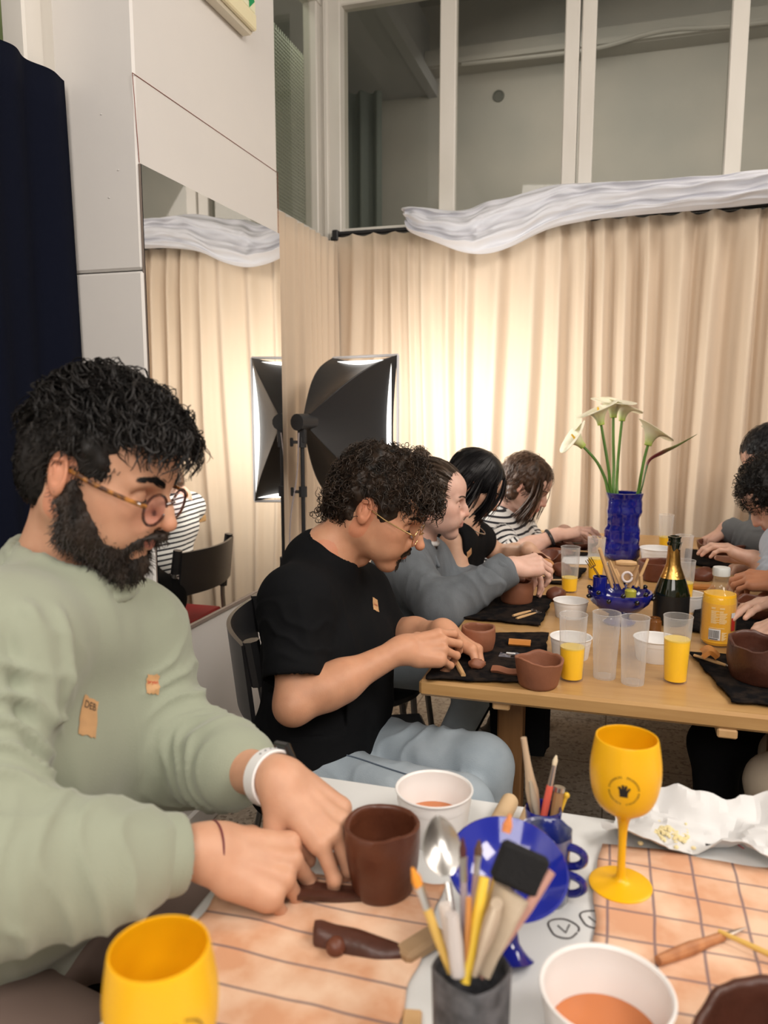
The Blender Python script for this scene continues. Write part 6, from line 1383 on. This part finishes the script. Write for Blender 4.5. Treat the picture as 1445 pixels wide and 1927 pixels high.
def fx2(V, N):
    V = sleeve_folds(V, N, shR_, hR, .004, 3, .075, 1); V = V+N*(.0045*fbm(V*np.array([10, 10, 5]), 18, 3))[:, None]
    L = [(at(560, 1100, d=1.5), at(600, 1330, d=1.5), .012, .006), (at(640, 1120, d=1.6), at(690, 1330, d=1.6), .012, .005), (at(530, 1280, d=1.5), at(640, 1370, d=1.55), .010, .006), (at(600, 1060, d=1.6), at(625, 1200, d=1.55), .01, .004), (at(500, 1360, d=1.6), at(720, 1330, d=1.62), .010, .006)]
    return folds(V, N, L)
M_blacktee = mat('black_jersey', (.0055, .006, .007), .9, bump=(600, .2), spec=.15)
shirt2 = garment('t_shirt', s, M_blacktee, root2, off2, .0045, fx2)
s = Soft(); ring_at(s, nb2+ax2*.016, ax2, .0625, .0062, sx=1.03); garment('neckband', s, M_blacktee, root2, off2, .0025)
s = Soft(); leg_prims(s, J2, .006, .98)
def fxj(V, N):
    V = sleeve_folds(V, N, J2['hipR'], J2['knR'], .004, 4, .09, 5, lambda h: .3+.7*np.abs(h-.5)*2); V = sleeve_folds(V, N, J2['hipL'], J2['knL'], .004, 4, .09, 6); return V+N*(.003*fbm(V*12, 4, 2))[:, None]
jeans2 = garment('jeans', s, M_jean, root2, off2, .0055, fxj); shoes(root2, J2, off2, M_shoe, 0)
def seam(root, o, off, pts, rad, m, name='seam', d_off=.0012, parent=None):
    P = []
    for x, y in spline(np.array([(a, b, 0) for a, b in pts]), 40)[:, :2]:
        h, n = hit(o, x, y, off=off)
        if h is not None: P.append(h+(n if n@FW < 0 else -n)*d_off)
    if len(P) > 3: mb = MB(); mb.tube(P, rad, 5); ob(name, mb, m, parent or root, off=off)
M_seam = mat('denim_seam', (.10, .13, .17), .9)
seam(root2, jeans2, off2, [(585, 1408), (660, 1424), (740, 1450), (830, 1478)], .0016, M_seam); seam(root2, jeans2, off2, [(556, 1395), (572, 1425), (590, 1440)], .0014, M_seam); seam(root2, jeans2, off2, [(700, 1385), (780, 1440), (850, 1470)], .0014, M_seam) if False else None
M_h2 = hair_mat('dark_brown_hair', (.012, .009, .007), .45, (.040, .024, .015))
s = scalp(None, c2, R2, .97, .007, FACECUT, 0, extra=[((.05, .02, .09), (.085, 0, .085), .030, .026), ((.04, -.03, .09), (.088, -.022, .072), .026, .022), ((-.05, 0, .09), (.03, 0, .115), .035, .030), ((-.085, 0, .02), (-.09, 0, -.045), .035, .026), ((.075, 0, .085), (.108, 0, .066), .022, .017)])
hair_obj(root2, off2, c2, R2, .97, s, M_h2, lambda p: np.array([.75, .3*np.sign(p[1]), -.25]) if p[0] > -.03 else np.array([-.4, .1*np.sign(p[1]), -.9]), 2100, .040, .0042, 1.7, .0010, 12, mask=lambda L: (L[:, 2] > .00) | (L[:, 0] < -.03), lift=.005, jitter=.6, grow=1.0, rough=.007)
rr = np.random.default_rng(22); mb = MB(); mb_f = mb
for k in range(150):
    fr_ = k < 80; mb = mb_f if k < 80 else (MB() if k == 80 else mb); y = rr.uniform(-.06, .06)
    p0 = np.array([.095+rr.uniform(-.03, .012), y, .075+rr.uniform(-.015, .02)]) if fr_ else np.array([-.105+rr.uniform(-.012, .02), y*1.1, -.02+rr.uniform(-.055, .08)])
    r0 = rr.uniform(.004, .008); n_ = rr.uniform(1, 2); d = (np.array([.5, y*2, -.8]) if fr_ else np.array([-.5, y*3, -.6]))*rr.uniform(.012, .026); sg = rr.choice([-1, 1]); a0 = rr.uniform(0, 6)
    mb.tube([c2+.97*R2@(p0+d*t+r0*np.array([math.cos(a0+sg*6.28*n_*t)*.9, math.sin(a0+sg*6.28*n_*t)*.6, math.sin(a0+sg*6.28*n_*t)*.9])*min(1, t*2+.3)) for t in np.linspace(0, 1, 22)], np.linspace(.0014, .0006, 22), 4, cap=False)
ob('fringe_curls', mb_f, M_h2, root2, 80, off2); ob('nape_curls', mb, M_h2, root2, 80, off2)
mb = MB(); rr = np.random.default_rng(5)
for k in range(420):
    y = rr.uniform(-1, 1); z_ = -.0505-.011*abs(y)**1.3+rr.normal(0, .0022); h0, n0 = hit(body2, origin=W2(.2, y*.028, z_), d=-R2[:, 0], off=off2)
    if h0 is None: continue
    d = R2@np.array([.25, np.sign(y)*.75, -.6]); d /= np.linalg.norm(d); mb.tube([h0, h0+d*.005+R2[:, 0]*.0022, h0+d*.010], (.0009, .0008, .0003), 3, cap=False)
ob('mustache', mb, M_h2, root2, 80, off2)
mb = MB()
for k in range(160):
    y = rr.normal(0, .007); z_ = -.088+rr.normal(0, .006); h0, n0 = hit(body2, origin=W2(.2, y, z_), d=-R2[:, 0], off=off2)
    if h0 is not None: d = R2@np.array([.35, 0, -.9]); mb.tube([h0, h0+d*.004, h0+d*.008], (.0008, .0007, .0003), 3, cap=False)
ob('chin_beard', mb, M_h2, root2, 80, off2)
brows(root2, c2, R2, .97, M_h2, .0045, off2, 4, .0235, 200, body2, .0008); eye_set(None, root2, c2, R2, .97, off=off2)
M_gold = mat('gold_wire', (.60, .40, .18), .25, 1.0)
glasses(root2, c2, R2, off2, M_gold, M_gold, x0=.110, z0=-.012, r=.0225, tk=.0011, tint=(.97, .96, .95), sc=.97)
sticker(root2, shirt2, 706, 1138, .026, .030, .10, 'Leon', .0085, (.45, .03, .02), off=off2, ragged=.08, base=(.66, .42, .20))

# ================= the others round the oak table
def striped_mat():
    m = mat('striped_knit', (.72, .71, .69), .85, bump=(500, .2)); nt = m.node_tree; b = nt.nodes['Principled BSDF']
    a = nt.nodes.new('ShaderNodeAttribute'); a.attribute_name = 'Col'; sp = nt.nodes.new('ShaderNodeSeparateColor'); nt.links.new(a.outputs['Color'], sp.inputs[0])
    p = nt.nodes.new('ShaderNodeMath'); p.operation = 'PINGPONG'; p.inputs[1].default_value = .0105; nt.links.new(sp.outputs[0], p.inputs[0])
    g = nt.nodes.new('ShaderNodeMath'); g.operation = 'GREATER_THAN'; g.inputs[1].default_value = .0066; nt.links.new(p.outputs[0], g.inputs[0])
    mx = nt.nodes.new('ShaderNodeMix'); mx.data_type = 'RGBA'; mx.inputs[6].default_value = (.74, .73, .71, 1); mx.inputs[7].default_value = (.012, .012, .018, 1)
    nt.links.new(g.outputs[0], mx.inputs[0]); nt.links.new(mx.outputs[2], b.inputs['Base Color']); return m
def sitter(label, ch, yaw, pitch, J, skinm, skinb, hm, cloth_m, top='top', sleeve='long', sc=.93, legm=None, hands=None, face=None, cell=.0032, g=.014, hairf=None, chairat=None, seed=1, pyaw=0, roll=0, sr=(.055, .051, .044), cuffm=None, fxn=.004, striped=False, legs=None):
    R = head_R(yaw, pitch, roll); J = dict(J)
    for k_, v in (legs or legs_default(J['pelvis'], pyaw, kz=.54)).items(): J[k_] = v
    pe = np.array(J['pelvis']); root, off, c, R, W, body = person(label, (pe[0], pe[1]), J, (ch, R), skinm, sc, hands=hands, face=dict(fem=1, **(face or {})), cell=cell, skinb=skinb, armcell=.003)
    s = Soft(); torso_prims(s, J, g, sc, k=.05); A = {q: np.array(J[q], float) for q in ('elL', 'elR', 'wrL', 'wrR', 'shL', 'shR') if q in J}
    if sleeve != 'none':
        for q in 'LR':
            if 'el'+q not in A: continue
            sh_, el_, wr_ = A['sh'+q], A['el'+q], A['wr'+q]; s.rc(sh_, el_, sr[0], sr[1], k=.05)
            if sleeve == 'long': s.rc(el_, el_+(wr_-el_)*.86, sr[1], sr[2], k=.04)
            elif sleeve == 'mid': s.rc(el_, el_+(wr_-el_)*.35, sr[1], sr[2], k=.03)
    else:
        for q in 'LR':
            sh_ = A['sh'+q]; ax_ = (A['sh'+q]-(A['shL']+A['shR'])/2); ax_ /= np.linalg.norm(ax_); s.rc(sh_+ax_*.050-[0, 0, .10], sh_+ax_*.045+[0, 0, .06], .050, .052, k=.012, op=-1)
    nb = np.array(J['neck']); f = np.array([math.cos(math.radians(pyaw)), math.sin(math.radians(pyaw)), 0]); hollow(s, nb+f*.012-[0, 0, .02], nb+f*.05+[0, 0, .10], .056, .075); s.bx(pe-[0, 0, .16], (.3, .3, .06), None, .002, .01, -1)
    def fx(V, N):
        if sleeve != 'none':
            for q in 'LR':
                if 'el'+q in A: V = sleeve_folds(V, N, A['sh'+q], A['el'+q], fxn, 4, .06, seed); V = sleeve_folds(V, N, A['el'+q], A['wr'+q], fxn, 5, .05, seed+3)
        return V+N*(fxn*fbm(V*np.array([11, 11, 5]), seed, 3))[:, None]
    V, Fq = s.mesh(.005, smooth=2); N = vnormals(V, Fq); V = relax(fx(V, N), Fq, .3); col = None
    if striped:
        X = V[:, 2].copy()+.12*(V[:, 0])
        for q in 'LR':
            for a_, b_, o_ in ((A['sh'+q], A['el'+q], 0.), (A['el'+q], A['wr'+q], .24)):
                d, h = seg_d(V, a_, b_); m_ = (d < .062) & (h > .0 if o_ else h > .12); X[m_] = 2+o_+h[m_]*np.linalg.norm(b_-a_)
        col = np.stack([X+3, X*0, X*0], 1)
    shirt = link(top, V, Fq, cloth_m, root, None, col=col, off=off)
    s = Soft(); leg_prims(s, J, .004, sc); V, Fq = s.mesh(.008, smooth=2); link('trousers', V, Fq, legm or M_blacktee, root, None, off=off); shoes(root, J, off, M_shoe, pyaw)
    if hairf: hairf(root, off, c, R, sc)
    brows(root, c, R, sc, hm, .0028, off, seed, .0235, 130, body, .00065); eye_set(None, root, c, R, sc, off=off, fine=True)
    if cuffm:
        for q in 'LR':
            if 'wr'+q in A: e_, w_ = A['el'+q], A['wr'+q]; t_ = .35 if sleeve == 'mid' else .84; s = Soft(); x1 = e_+(w_-e_)*(t_-.05); x2 = e_+(w_-e_)*(t_+.06); s.rc(x1, x2, sr[2]+.004, k=.003); s.bx(x2+(w_-e_)/np.linalg.norm(w_-e_)*(.03+sr[2]*.4), (.03, .08, .08), basis(w_-e_), .001, .002, -1); V, Fq = s.mesh(.003); link('cuff', V, Fq, cuffm, root, None, off=off)
    return root, off, c, R, W, body, shirt
def hairfn(m, cut=FACECUT, grow=.008, extra=None, flow=lambda p: np.array([-.6, 0, -.6]), count=500, length=.08, cr=.0012, cn=.6, th=.0011, lift=.003, jitter=.08, rough=.001, mask=None, seed=3, grw=1.0, more=None, seg=12):
    def f(root, off, c, R, sc):
        s = scalp(None, c, R, sc, grow, cut, 0, extra=extra)
        hair_obj(root, off, c, R, sc, s, m, flow, count, length, cr, cn, th, seed, rough=rough, lift=lift, jitter=jitter, mask=mask, grow=grw, seg=seg)
        if more: more(root, off, c, R, sc)
    return f
def locks(m, roots, name='lock'):
    """hanging locks: (start, mid, end, radius, count, spread) in head space"""
    def f(root, off, c, R, sc):
        mb = MB(); rr = np.random.default_rng(9)
        for a, b, e, r, n, sp in roots:
            for k in range(n):
                j = rr.normal(0, sp, 3); j2 = j+rr.normal(0, sp*.6, 3); w_ = rr.uniform(.7, 1.3)
                P = spline([c+R@((np.array(a)+j*.7)*sc), c+R@((np.array(b)+j)*sc), c+R@((np.array(e)+j2*1.3)*sc)], 16); mb.tube(P, r*w_*sc*np.array([.5]+[1]*12+[.8, .5, .15]), 5, cap=False, flat=.5)
        ob(name, mb, m, root, 80, off)
    return f
sk3 = skin_mat('skin_fair')
# woman in the grey jacket
M_jack = mat('grey_chambray', (.155, .175, .195), .85, noise=(30, (.115, .13, .145), 1.3, (1, 1, .15)), bump=(400, .3, (1, 1, .3)))
M_h3 = hair_mat('light_brown_hair', (.050, .035, .026), .35, (.095, .065, .045))
J3 = dict(neck=at(782, 1010, d=2.35), shR=at(752, 1070, d=2.20), shL=at(806, 1062, d=2.50), elR=at(832, 1148, d=2.07), wrR=at(962, 1066, d=2.10), elL=at(880, 1110, d=2.48), wrL=at(950, 1078, d=2.30), pelvis=(-.72, 2.22, .56))
bunfn = lambda root, off, c, R, sc: (lambda mb: (mb.ball(c+R@(np.array([-.062, 0, .128])*sc), .026*sc, 16), strands(mb, np.concatenate(mb.v), None, c+R@(np.array([-.062, 0, .128])*sc), R, np.array([.026]*3)*sc, lambda p: np.cross([0, .5, 1], p), 90, .06*sc, .002, 1, .0012, 4), ob('hair_bun', mb, M_h3, root, 80, off)))(MB())
r3 = sitter('woman in grey jacket with pulled-back hair bending over a clay cup', at(815, 938, d=2.30), 10, 9, J3, sk3, (.70, .45, .36), M_h3, M_jack, 'jacket', 'long', .93, hands=dict(R=dict(X=at(1012, 1058, d=2.12)-J3['wrR'], Z=-FW*.5+UP*.85, curl=[(40, 45, 25)]*4), L=dict(X=at(995, 1078, d=2.25)-J3['wrL'], Z=UP*.8+FW*.5, curl=[(35, 40, 25)]*4)),
    face=dict(lips=(.58, .27, .23), nose=-.001, neck=.045), cell=.0026, g=.022, seed=4, sr=(.068, .062, .046), cuffm=M_jack, fxn=.006, legm=M_jean,
    hairf=hairfn(M_h3, grow=.002, cut=[((.130, 0, -.045), (.072, .11, .092)), ((.050, .09, -.07), (.058, .05, .080)), ((.050, -.09, -.07), (.058, .05, .080)), ((-.01, .085, -.01), (.024, .025, .034)), ((-.01, -.085, -.01), (.024, .025, .034)), ((0, 0, -.14), (.14, .1, .08))], flow=lambda p: np.array([-1, 0, .25]), count=900, length=.09, more=bunfn, rough=.0006))
s = Soft(); nb = J3['neck']
s.rc(nb+[.045, -.035, -.01], nb+[.085, -.055, -.075], .011, .006); s.rc(nb+[.01, -.058, .018], nb+[.045, -.035, -.01], .010, .011); s.rc(nb+[-.04, -.03, .03], nb+[.01, -.058, .018], .010, k=.01); V, Fq = s.mesh(.003); link('jacket_collar', V, Fq, M_jack, r3[0], None, off=r3[1])
s = Soft(); collar(s, nb+[.014, 0, .004], None, .052, .007, .022); V, Fq = s.mesh(.0035); link('white_undershirt', V, Fq, mat('white_cotton', (.75, .74, .72), .85), r3[0], None, off=r3[1])
# woman in the black sleeveless top
M_h4 = hair_mat('jet_hair', (.005, .005, .006), .42, (.012, .011, .012))
J4 = dict(neck=at(868, 985, d=2.60), shR=at(850, 1025, d=2.49), shL=at(900, 1016, d=2.76), elR=at(868, 1098, d=2.46), wrR=at(935, 1084, d=2.50), elL=at(948, 1050, d=2.80), wrL=at(994, 1034, d=2.64), pelvis=(-.70, 2.46, .56))
r4 = sitter('woman in black sleeveless top with a black bob hiding her face', at(892, 912, d=2.62), 6, 34, J4, sk3, (.62, .38, .26), M_h4, M_blacktee, 'tank_top', 'none', .90, hands=dict(R=dict(X=RT*.9-UP*.2, Z=-FW*.4+UP, curl=[(35, 40, 20)]*4), L=dict(X=at(1022, 1052, d=2.68)-J4['wrL'], Z=UP*.9+RT*.3, curl=[(20, 25, 15)]*4)),
    face=dict(neck=.045), seed=5, g=.008, hairf=hairfn(M_h4, grow=.010, count=900, length=.10, extra=[((-.03, .05, .04), (-.02, .075, -.04), .035, .022), ((-.03, -.05, .04), (-.02, -.075, -.04), .035, .022), ((-.08, 0, .0), (-.08, 0, -.06), .04, .035)], flow=lambda p: np.array([-.1, 0, -1]), rough=.0008,
    more=locks(M_h4, [((.055, -.055, .06), (.080, -.078, -.02), (.070, -.072, -.125), .0035, 60, .009), ((.055, .055, .06), (.080, .078, -.02), (.070, .072, -.125), .0035, 50, .009), ((.0, -.07, .05), (.01, -.092, -.02), (.0, -.085, -.095), .0035, 60, .012), ((.08, -.02, .085), (.105, -.045, .02), (.10, -.05, -.07), .0022, 26, .008)])))
mb = MB(); nb = J4['neck']; mb.tube([nb+[.018+.062*math.cos(a), .052*math.sin(a), .004-.036*math.cos(a)] for a in np.linspace(0, 2*math.pi, 40)], .0022, 6); ob('necklace', mb, mat('silver', (.75, .74, .70), .3, 1.0), r4[0], off=r4[1])
sticker(r4[0], r4[6], 883, 1041, .026, .028, .1, 'Ana', .009, (.5, .04, .03), off=r4[1], base=(.66, .42, .20))
# woman in the striped shirt
M_h5 = hair_mat('chestnut_hair', (.030, .016, .010), .35, (.10, .055, .035))
J5 = dict(neck=at(948, 962, d=3.16), shR=at(925, 990, d=3.02), shL=at(968, 980, d=3.30), elR=at(962, 1046, d=2.93), wrR=at(1048, 1006, d=2.93), elL=at(1015, 1030, d=3.22), wrL=at(1062, 1000, d=3.08), pelvis=(-.44, 2.98, .56))
M_str = striped_mat()
wav = lambda p: np.array([-.15, .2*np.sign(p[1]), -1])
_l5 = legs_default(J5['pelvis'], 0, kz=.54, kl=.24)
r5 = sitter('woman in black and white striped shirt with brown hair at the far left', at(988, 912, d=3.08), -4, 30, J5, sk3, (.66, .42, .33), M_h5, M_str, 'striped_shirt', 'mid', .93, hands=dict(R=dict(X=at(1098, 996, d=2.93)-J5['wrR'], Z=UP, curl=[(5, 25, 15), (12, 30, 15), (20, 35, 20), (25, 40, 20)]), L=dict(X=at(1095, 1010, d=3.02)-J5['wrL'], Z=UP, curl=[(20, 30, 20)]*4)),
    face=dict(neck=.045, lips=(.55, .15, .13)), seed=6, g=.012, legs=_l5, striped=True, sr=(.052, .046, .040), cuffm=mat('black_rib', (.012, .012, .015), .9),
    hairf=hairfn(M_h5, grow=.012, count=800, length=.08, cr=.003, cn=1.2, flow=wav, rough=.003, jitter=.25, extra=[((-.03, .05, .04), (-.02, .07, -.05), .035, .026), ((-.03, -.05, .04), (-.02, -.07, -.05), .035, .026), ((-.08, 0, .0), (-.08, 0, -.08), .045, .04)],
    more=locks(M_h5, [((.045, -.06, .06), (.070, -.085, -.02), (.060, -.070, -.14), .0032, 60, .012), ((.045, .06, .06), (.075, .085, -.02), (.08, .072, -.15), .0032, 60, .012)])))
aw = (J5['wrR']-J5['elR']); aw = aw/np.linalg.norm(aw); wb = basis(aw, UP); p0 = J5['wrR']-aw*.03-r5[1]
mb = MB(); mb.tube([p0+(wb[:, 1]*math.cos(a)+wb[:, 2]*math.sin(a))*.030 for a in np.linspace(0, 2*math.pi, 30)], .0065, 8); ob('black_bracelet', mb, M_blk, r5[0])
ch5, _b5 = chair('folding chair with a red seat under the woman in the striped shirt', (J5['pelvis'][0]-.08, J5['pelvis'][1]-.20, 0), 0, mat('red_seat', (.33, .018, .022), .7)); ch5.scale = (1, 1, .93)
# far right: dark cropped hair, grey sweater
M_gs = mat('grey_sweater', (.13, .135, .14), .9, bump=(400, .3)); M_ls = mat('pale_blue_shirt', (.42, .47, .55), .85, bump=(400, .2)); M_lace = mat('black_lace', (.014, .012, .014), .9, bump=(200, .8))
J6 = dict(neck=at(1478, 925, d=3.00), shL=at(1455, 962, d=2.82), shR=at(1490, 950, d=3.12), elL=at(1432, 1028, d=2.78), wrL=at(1368, 994, d=2.86), elR=at(1440, 1010, d=3.2), wrR=at(1385, 1010, d=3.06), pelvis=(.80, 3.02, .56))
r6 = sitter('person in grey sweater with short black hair at the far right', at(1452, 862, d=2.94), 188, 32, J6, sk3, (.62, .38, .29), M_h4, M_gs, 'sweater', 'long', .96, hands=dict(L=dict(X=at(1330, 1016, d=2.88)-J6['wrL'], Z=UP, curl=[(40, 30, 15)]*4), R=dict(X=-RT, Z=UP, curl=[(40, 40, 20)]*4)), seed=7, pyaw=180, cuffm=M_gs,
    hairf=hairfn(M_h4, grow=.010, flow=lambda p: np.array([.7, .2*np.sign(p[1]), -.4]), count=900, length=.04, rough=.003, jitter=.3))
J7 = dict(neck=at(1500, 985, d=2.56), shL=at(1478, 1030, d=2.40), shR=at(1512, 1020, d=2.70), elL=at(1470, 1092, d=2.34), wrL=at(1420, 1052, d=2.44), elR=at(1470, 1075, d=2.72), wrR=at(1425, 1055, d=2.60), pelvis=(.80, 2.62, .56))
r7 = sitter('person with curly black hair in pale blue shirt leaning in at the right', at(1464, 932, d=2.48), 188, 42, J7, sk3, (.64, .40, .30), M_h1, M_ls, 'shirt', 'mid', .96, hands=dict(L=dict(X=at(1380, 1036, d=2.46)-J7['wrL'], Z=UP, curl=[(20, 30, 20)]*4), R=dict(X=-RT*.9-UP*.3, Z=UP, curl=[(30, 40, 20)]*4)), seed=8, pyaw=180,
    hairf=hairfn(M_h1, grow=.014, flow=lambda p: np.array([.5, .3*np.sign(p[1]), -.5]), count=1400, length=.035, cr=.005, cn=1.8, th=.0011, rough=.006, jitter=.6, lift=.007, grw=1.03))
J8 = dict(neck=at(1600, 960, d=2.16), shL=at(1575, 1010, d=2.02), shR=at(1620, 1000, d=2.30), elL=at(1545, 1110, d=1.98), wrL=at(1470, 1090, d=2.10), elR=at(1540, 1090, d=2.32), wrR=at(1470, 1080, d=2.22), pelvis=(.84, 2.22, .56))
R8S = lambda: sitter('person with black lace sleeves pinching orange clay at the right edge', at(1575, 890, d=2.10), 180, 28, J8, sk2, (.58, .26, .14), M_h4, M_lace, 'lace_top', 'long', .93, hands=dict(L=dict(X=at(1420, 1088, d=2.14)-J8['wrL'], Z=UP*.8-FW*.5, curl=[(25, 40, 25)]*4), R=dict(X=-RT-UP*.2, Z=UP, curl=[(30, 40, 20)]*4)), seed=9, pyaw=180, legs=lg8, hairf=hairfn(M_h4, count=500, flow=wav))
lg8 = legs_default(J8['pelvis'], 180); lg8['knL'] = at(1345, 1400, z=.54); lg8['anL'] = lg8['knL']*[1, 1, 0]+[.03, .0, .09]; lg8['knR'] = lg8['knL']+[.06, .2, 0]; lg8['anR'] = lg8['knR']*[1, 1, 0]+[0, .05, .09]
J9 = dict(neck=at(1690, 930, d=1.72), shL=at(1660, 1000, d=1.56), shR=at(1705, 985, d=1.86), elL=at(1610, 1180, d=1.52), wrL=at(1500, 1160, d=1.62), elR=at(1600, 1140, d=1.92), wrR=at(1490, 1130, d=1.84), pelvis=(.86, 1.78, .56))
lg9 = legs_default(J9['pelvis'], 180, kz=.56, kl=.5); lg9['knL'] = at(1462, 1475, z=.56); lg9['anL'] = lg9['knL']*[1, 1, 0]+[.05, 0, .09]; lg9['knR'] = lg9['knL']+[.05, .14, 0]; lg9['anR'] = lg9['knR']*[1, 1, 0]+[.08, .0, .09]
r8 = R8S(); r9 = sitter('person in beige trousers at the near right pressing dark clay, cut off by the frame', at(1665, 850, d=1.70), 180, 25, J9, sk3, (.66, .43, .33), M_h5, M_gs, 'knit_top', 'mid', .96, hands=dict(L=dict(X=at(1432, 1190, d=1.66)-J9['wrL'], Z=UP*.9-FW*.3, curl=[(30, 25, 15), (32, 28, 15), (35, 30, 18), (38, 34, 20)]), R=dict(X=at(1395, 1140, d=1.80)-J9['wrR'], Z=UP, curl=[(8, 14, 10), (10, 16, 10), (12, 18, 12), (16, 20, 14)])), seed=10, pyaw=180, legm=mat('beige_trousers', (.36, .30, .23), .9), legs=lg9, hairf=hairfn(M_h5, count=500, flow=wav))
# chairs under the rest, and the dark cloth bag under the oak table
st_ = stool('low dark stool under the woman in the grey jacket', (J3['pelvis'][0], J3['pelvis'][1], 0)); stool('low dark stool under the woman in the black sleeveless top', (J4['pelvis'][0], J4['pelvis'][1], 0), st_); stool('low dark stool under the bearded man', (J1['pelvis'][0], J1['pelvis'][1], 0), st_)
for J_, lb_ in ((J6, 'dark folding chair under the far right person in grey'), (J7, 'dark folding chair under the curly-haired person at the right'), (J8, 'dark folding chair under the person with lace sleeves'), (J9, 'dark folding chair under the person in beige trousers')):
    dup(ch2, (J_['pelvis'][0], J_['pelvis'][1], 0), math.pi, lb_)
q = [at(x, y, Y=1.80) for x, y in ((920, 1310), (1036, 1315), (1033, 1408), (925, 1420))]
mb = MB(); mb.grid(lambda u, v: ((q[0]*(1-u)+q[1]*u)*(1-v)+(q[3]*(1-u)+q[2]*u)*v)+np.array([0, .03*math.sin(u*math.pi)+.008*math.sin(u*14), 0]), 30, 10, thick=.05); bg = ob('cloth_bag', mb, M_blacktee, sharp=50); tag(bg, 'black cloth bag hanging under the left end of the oak table', 'bag')
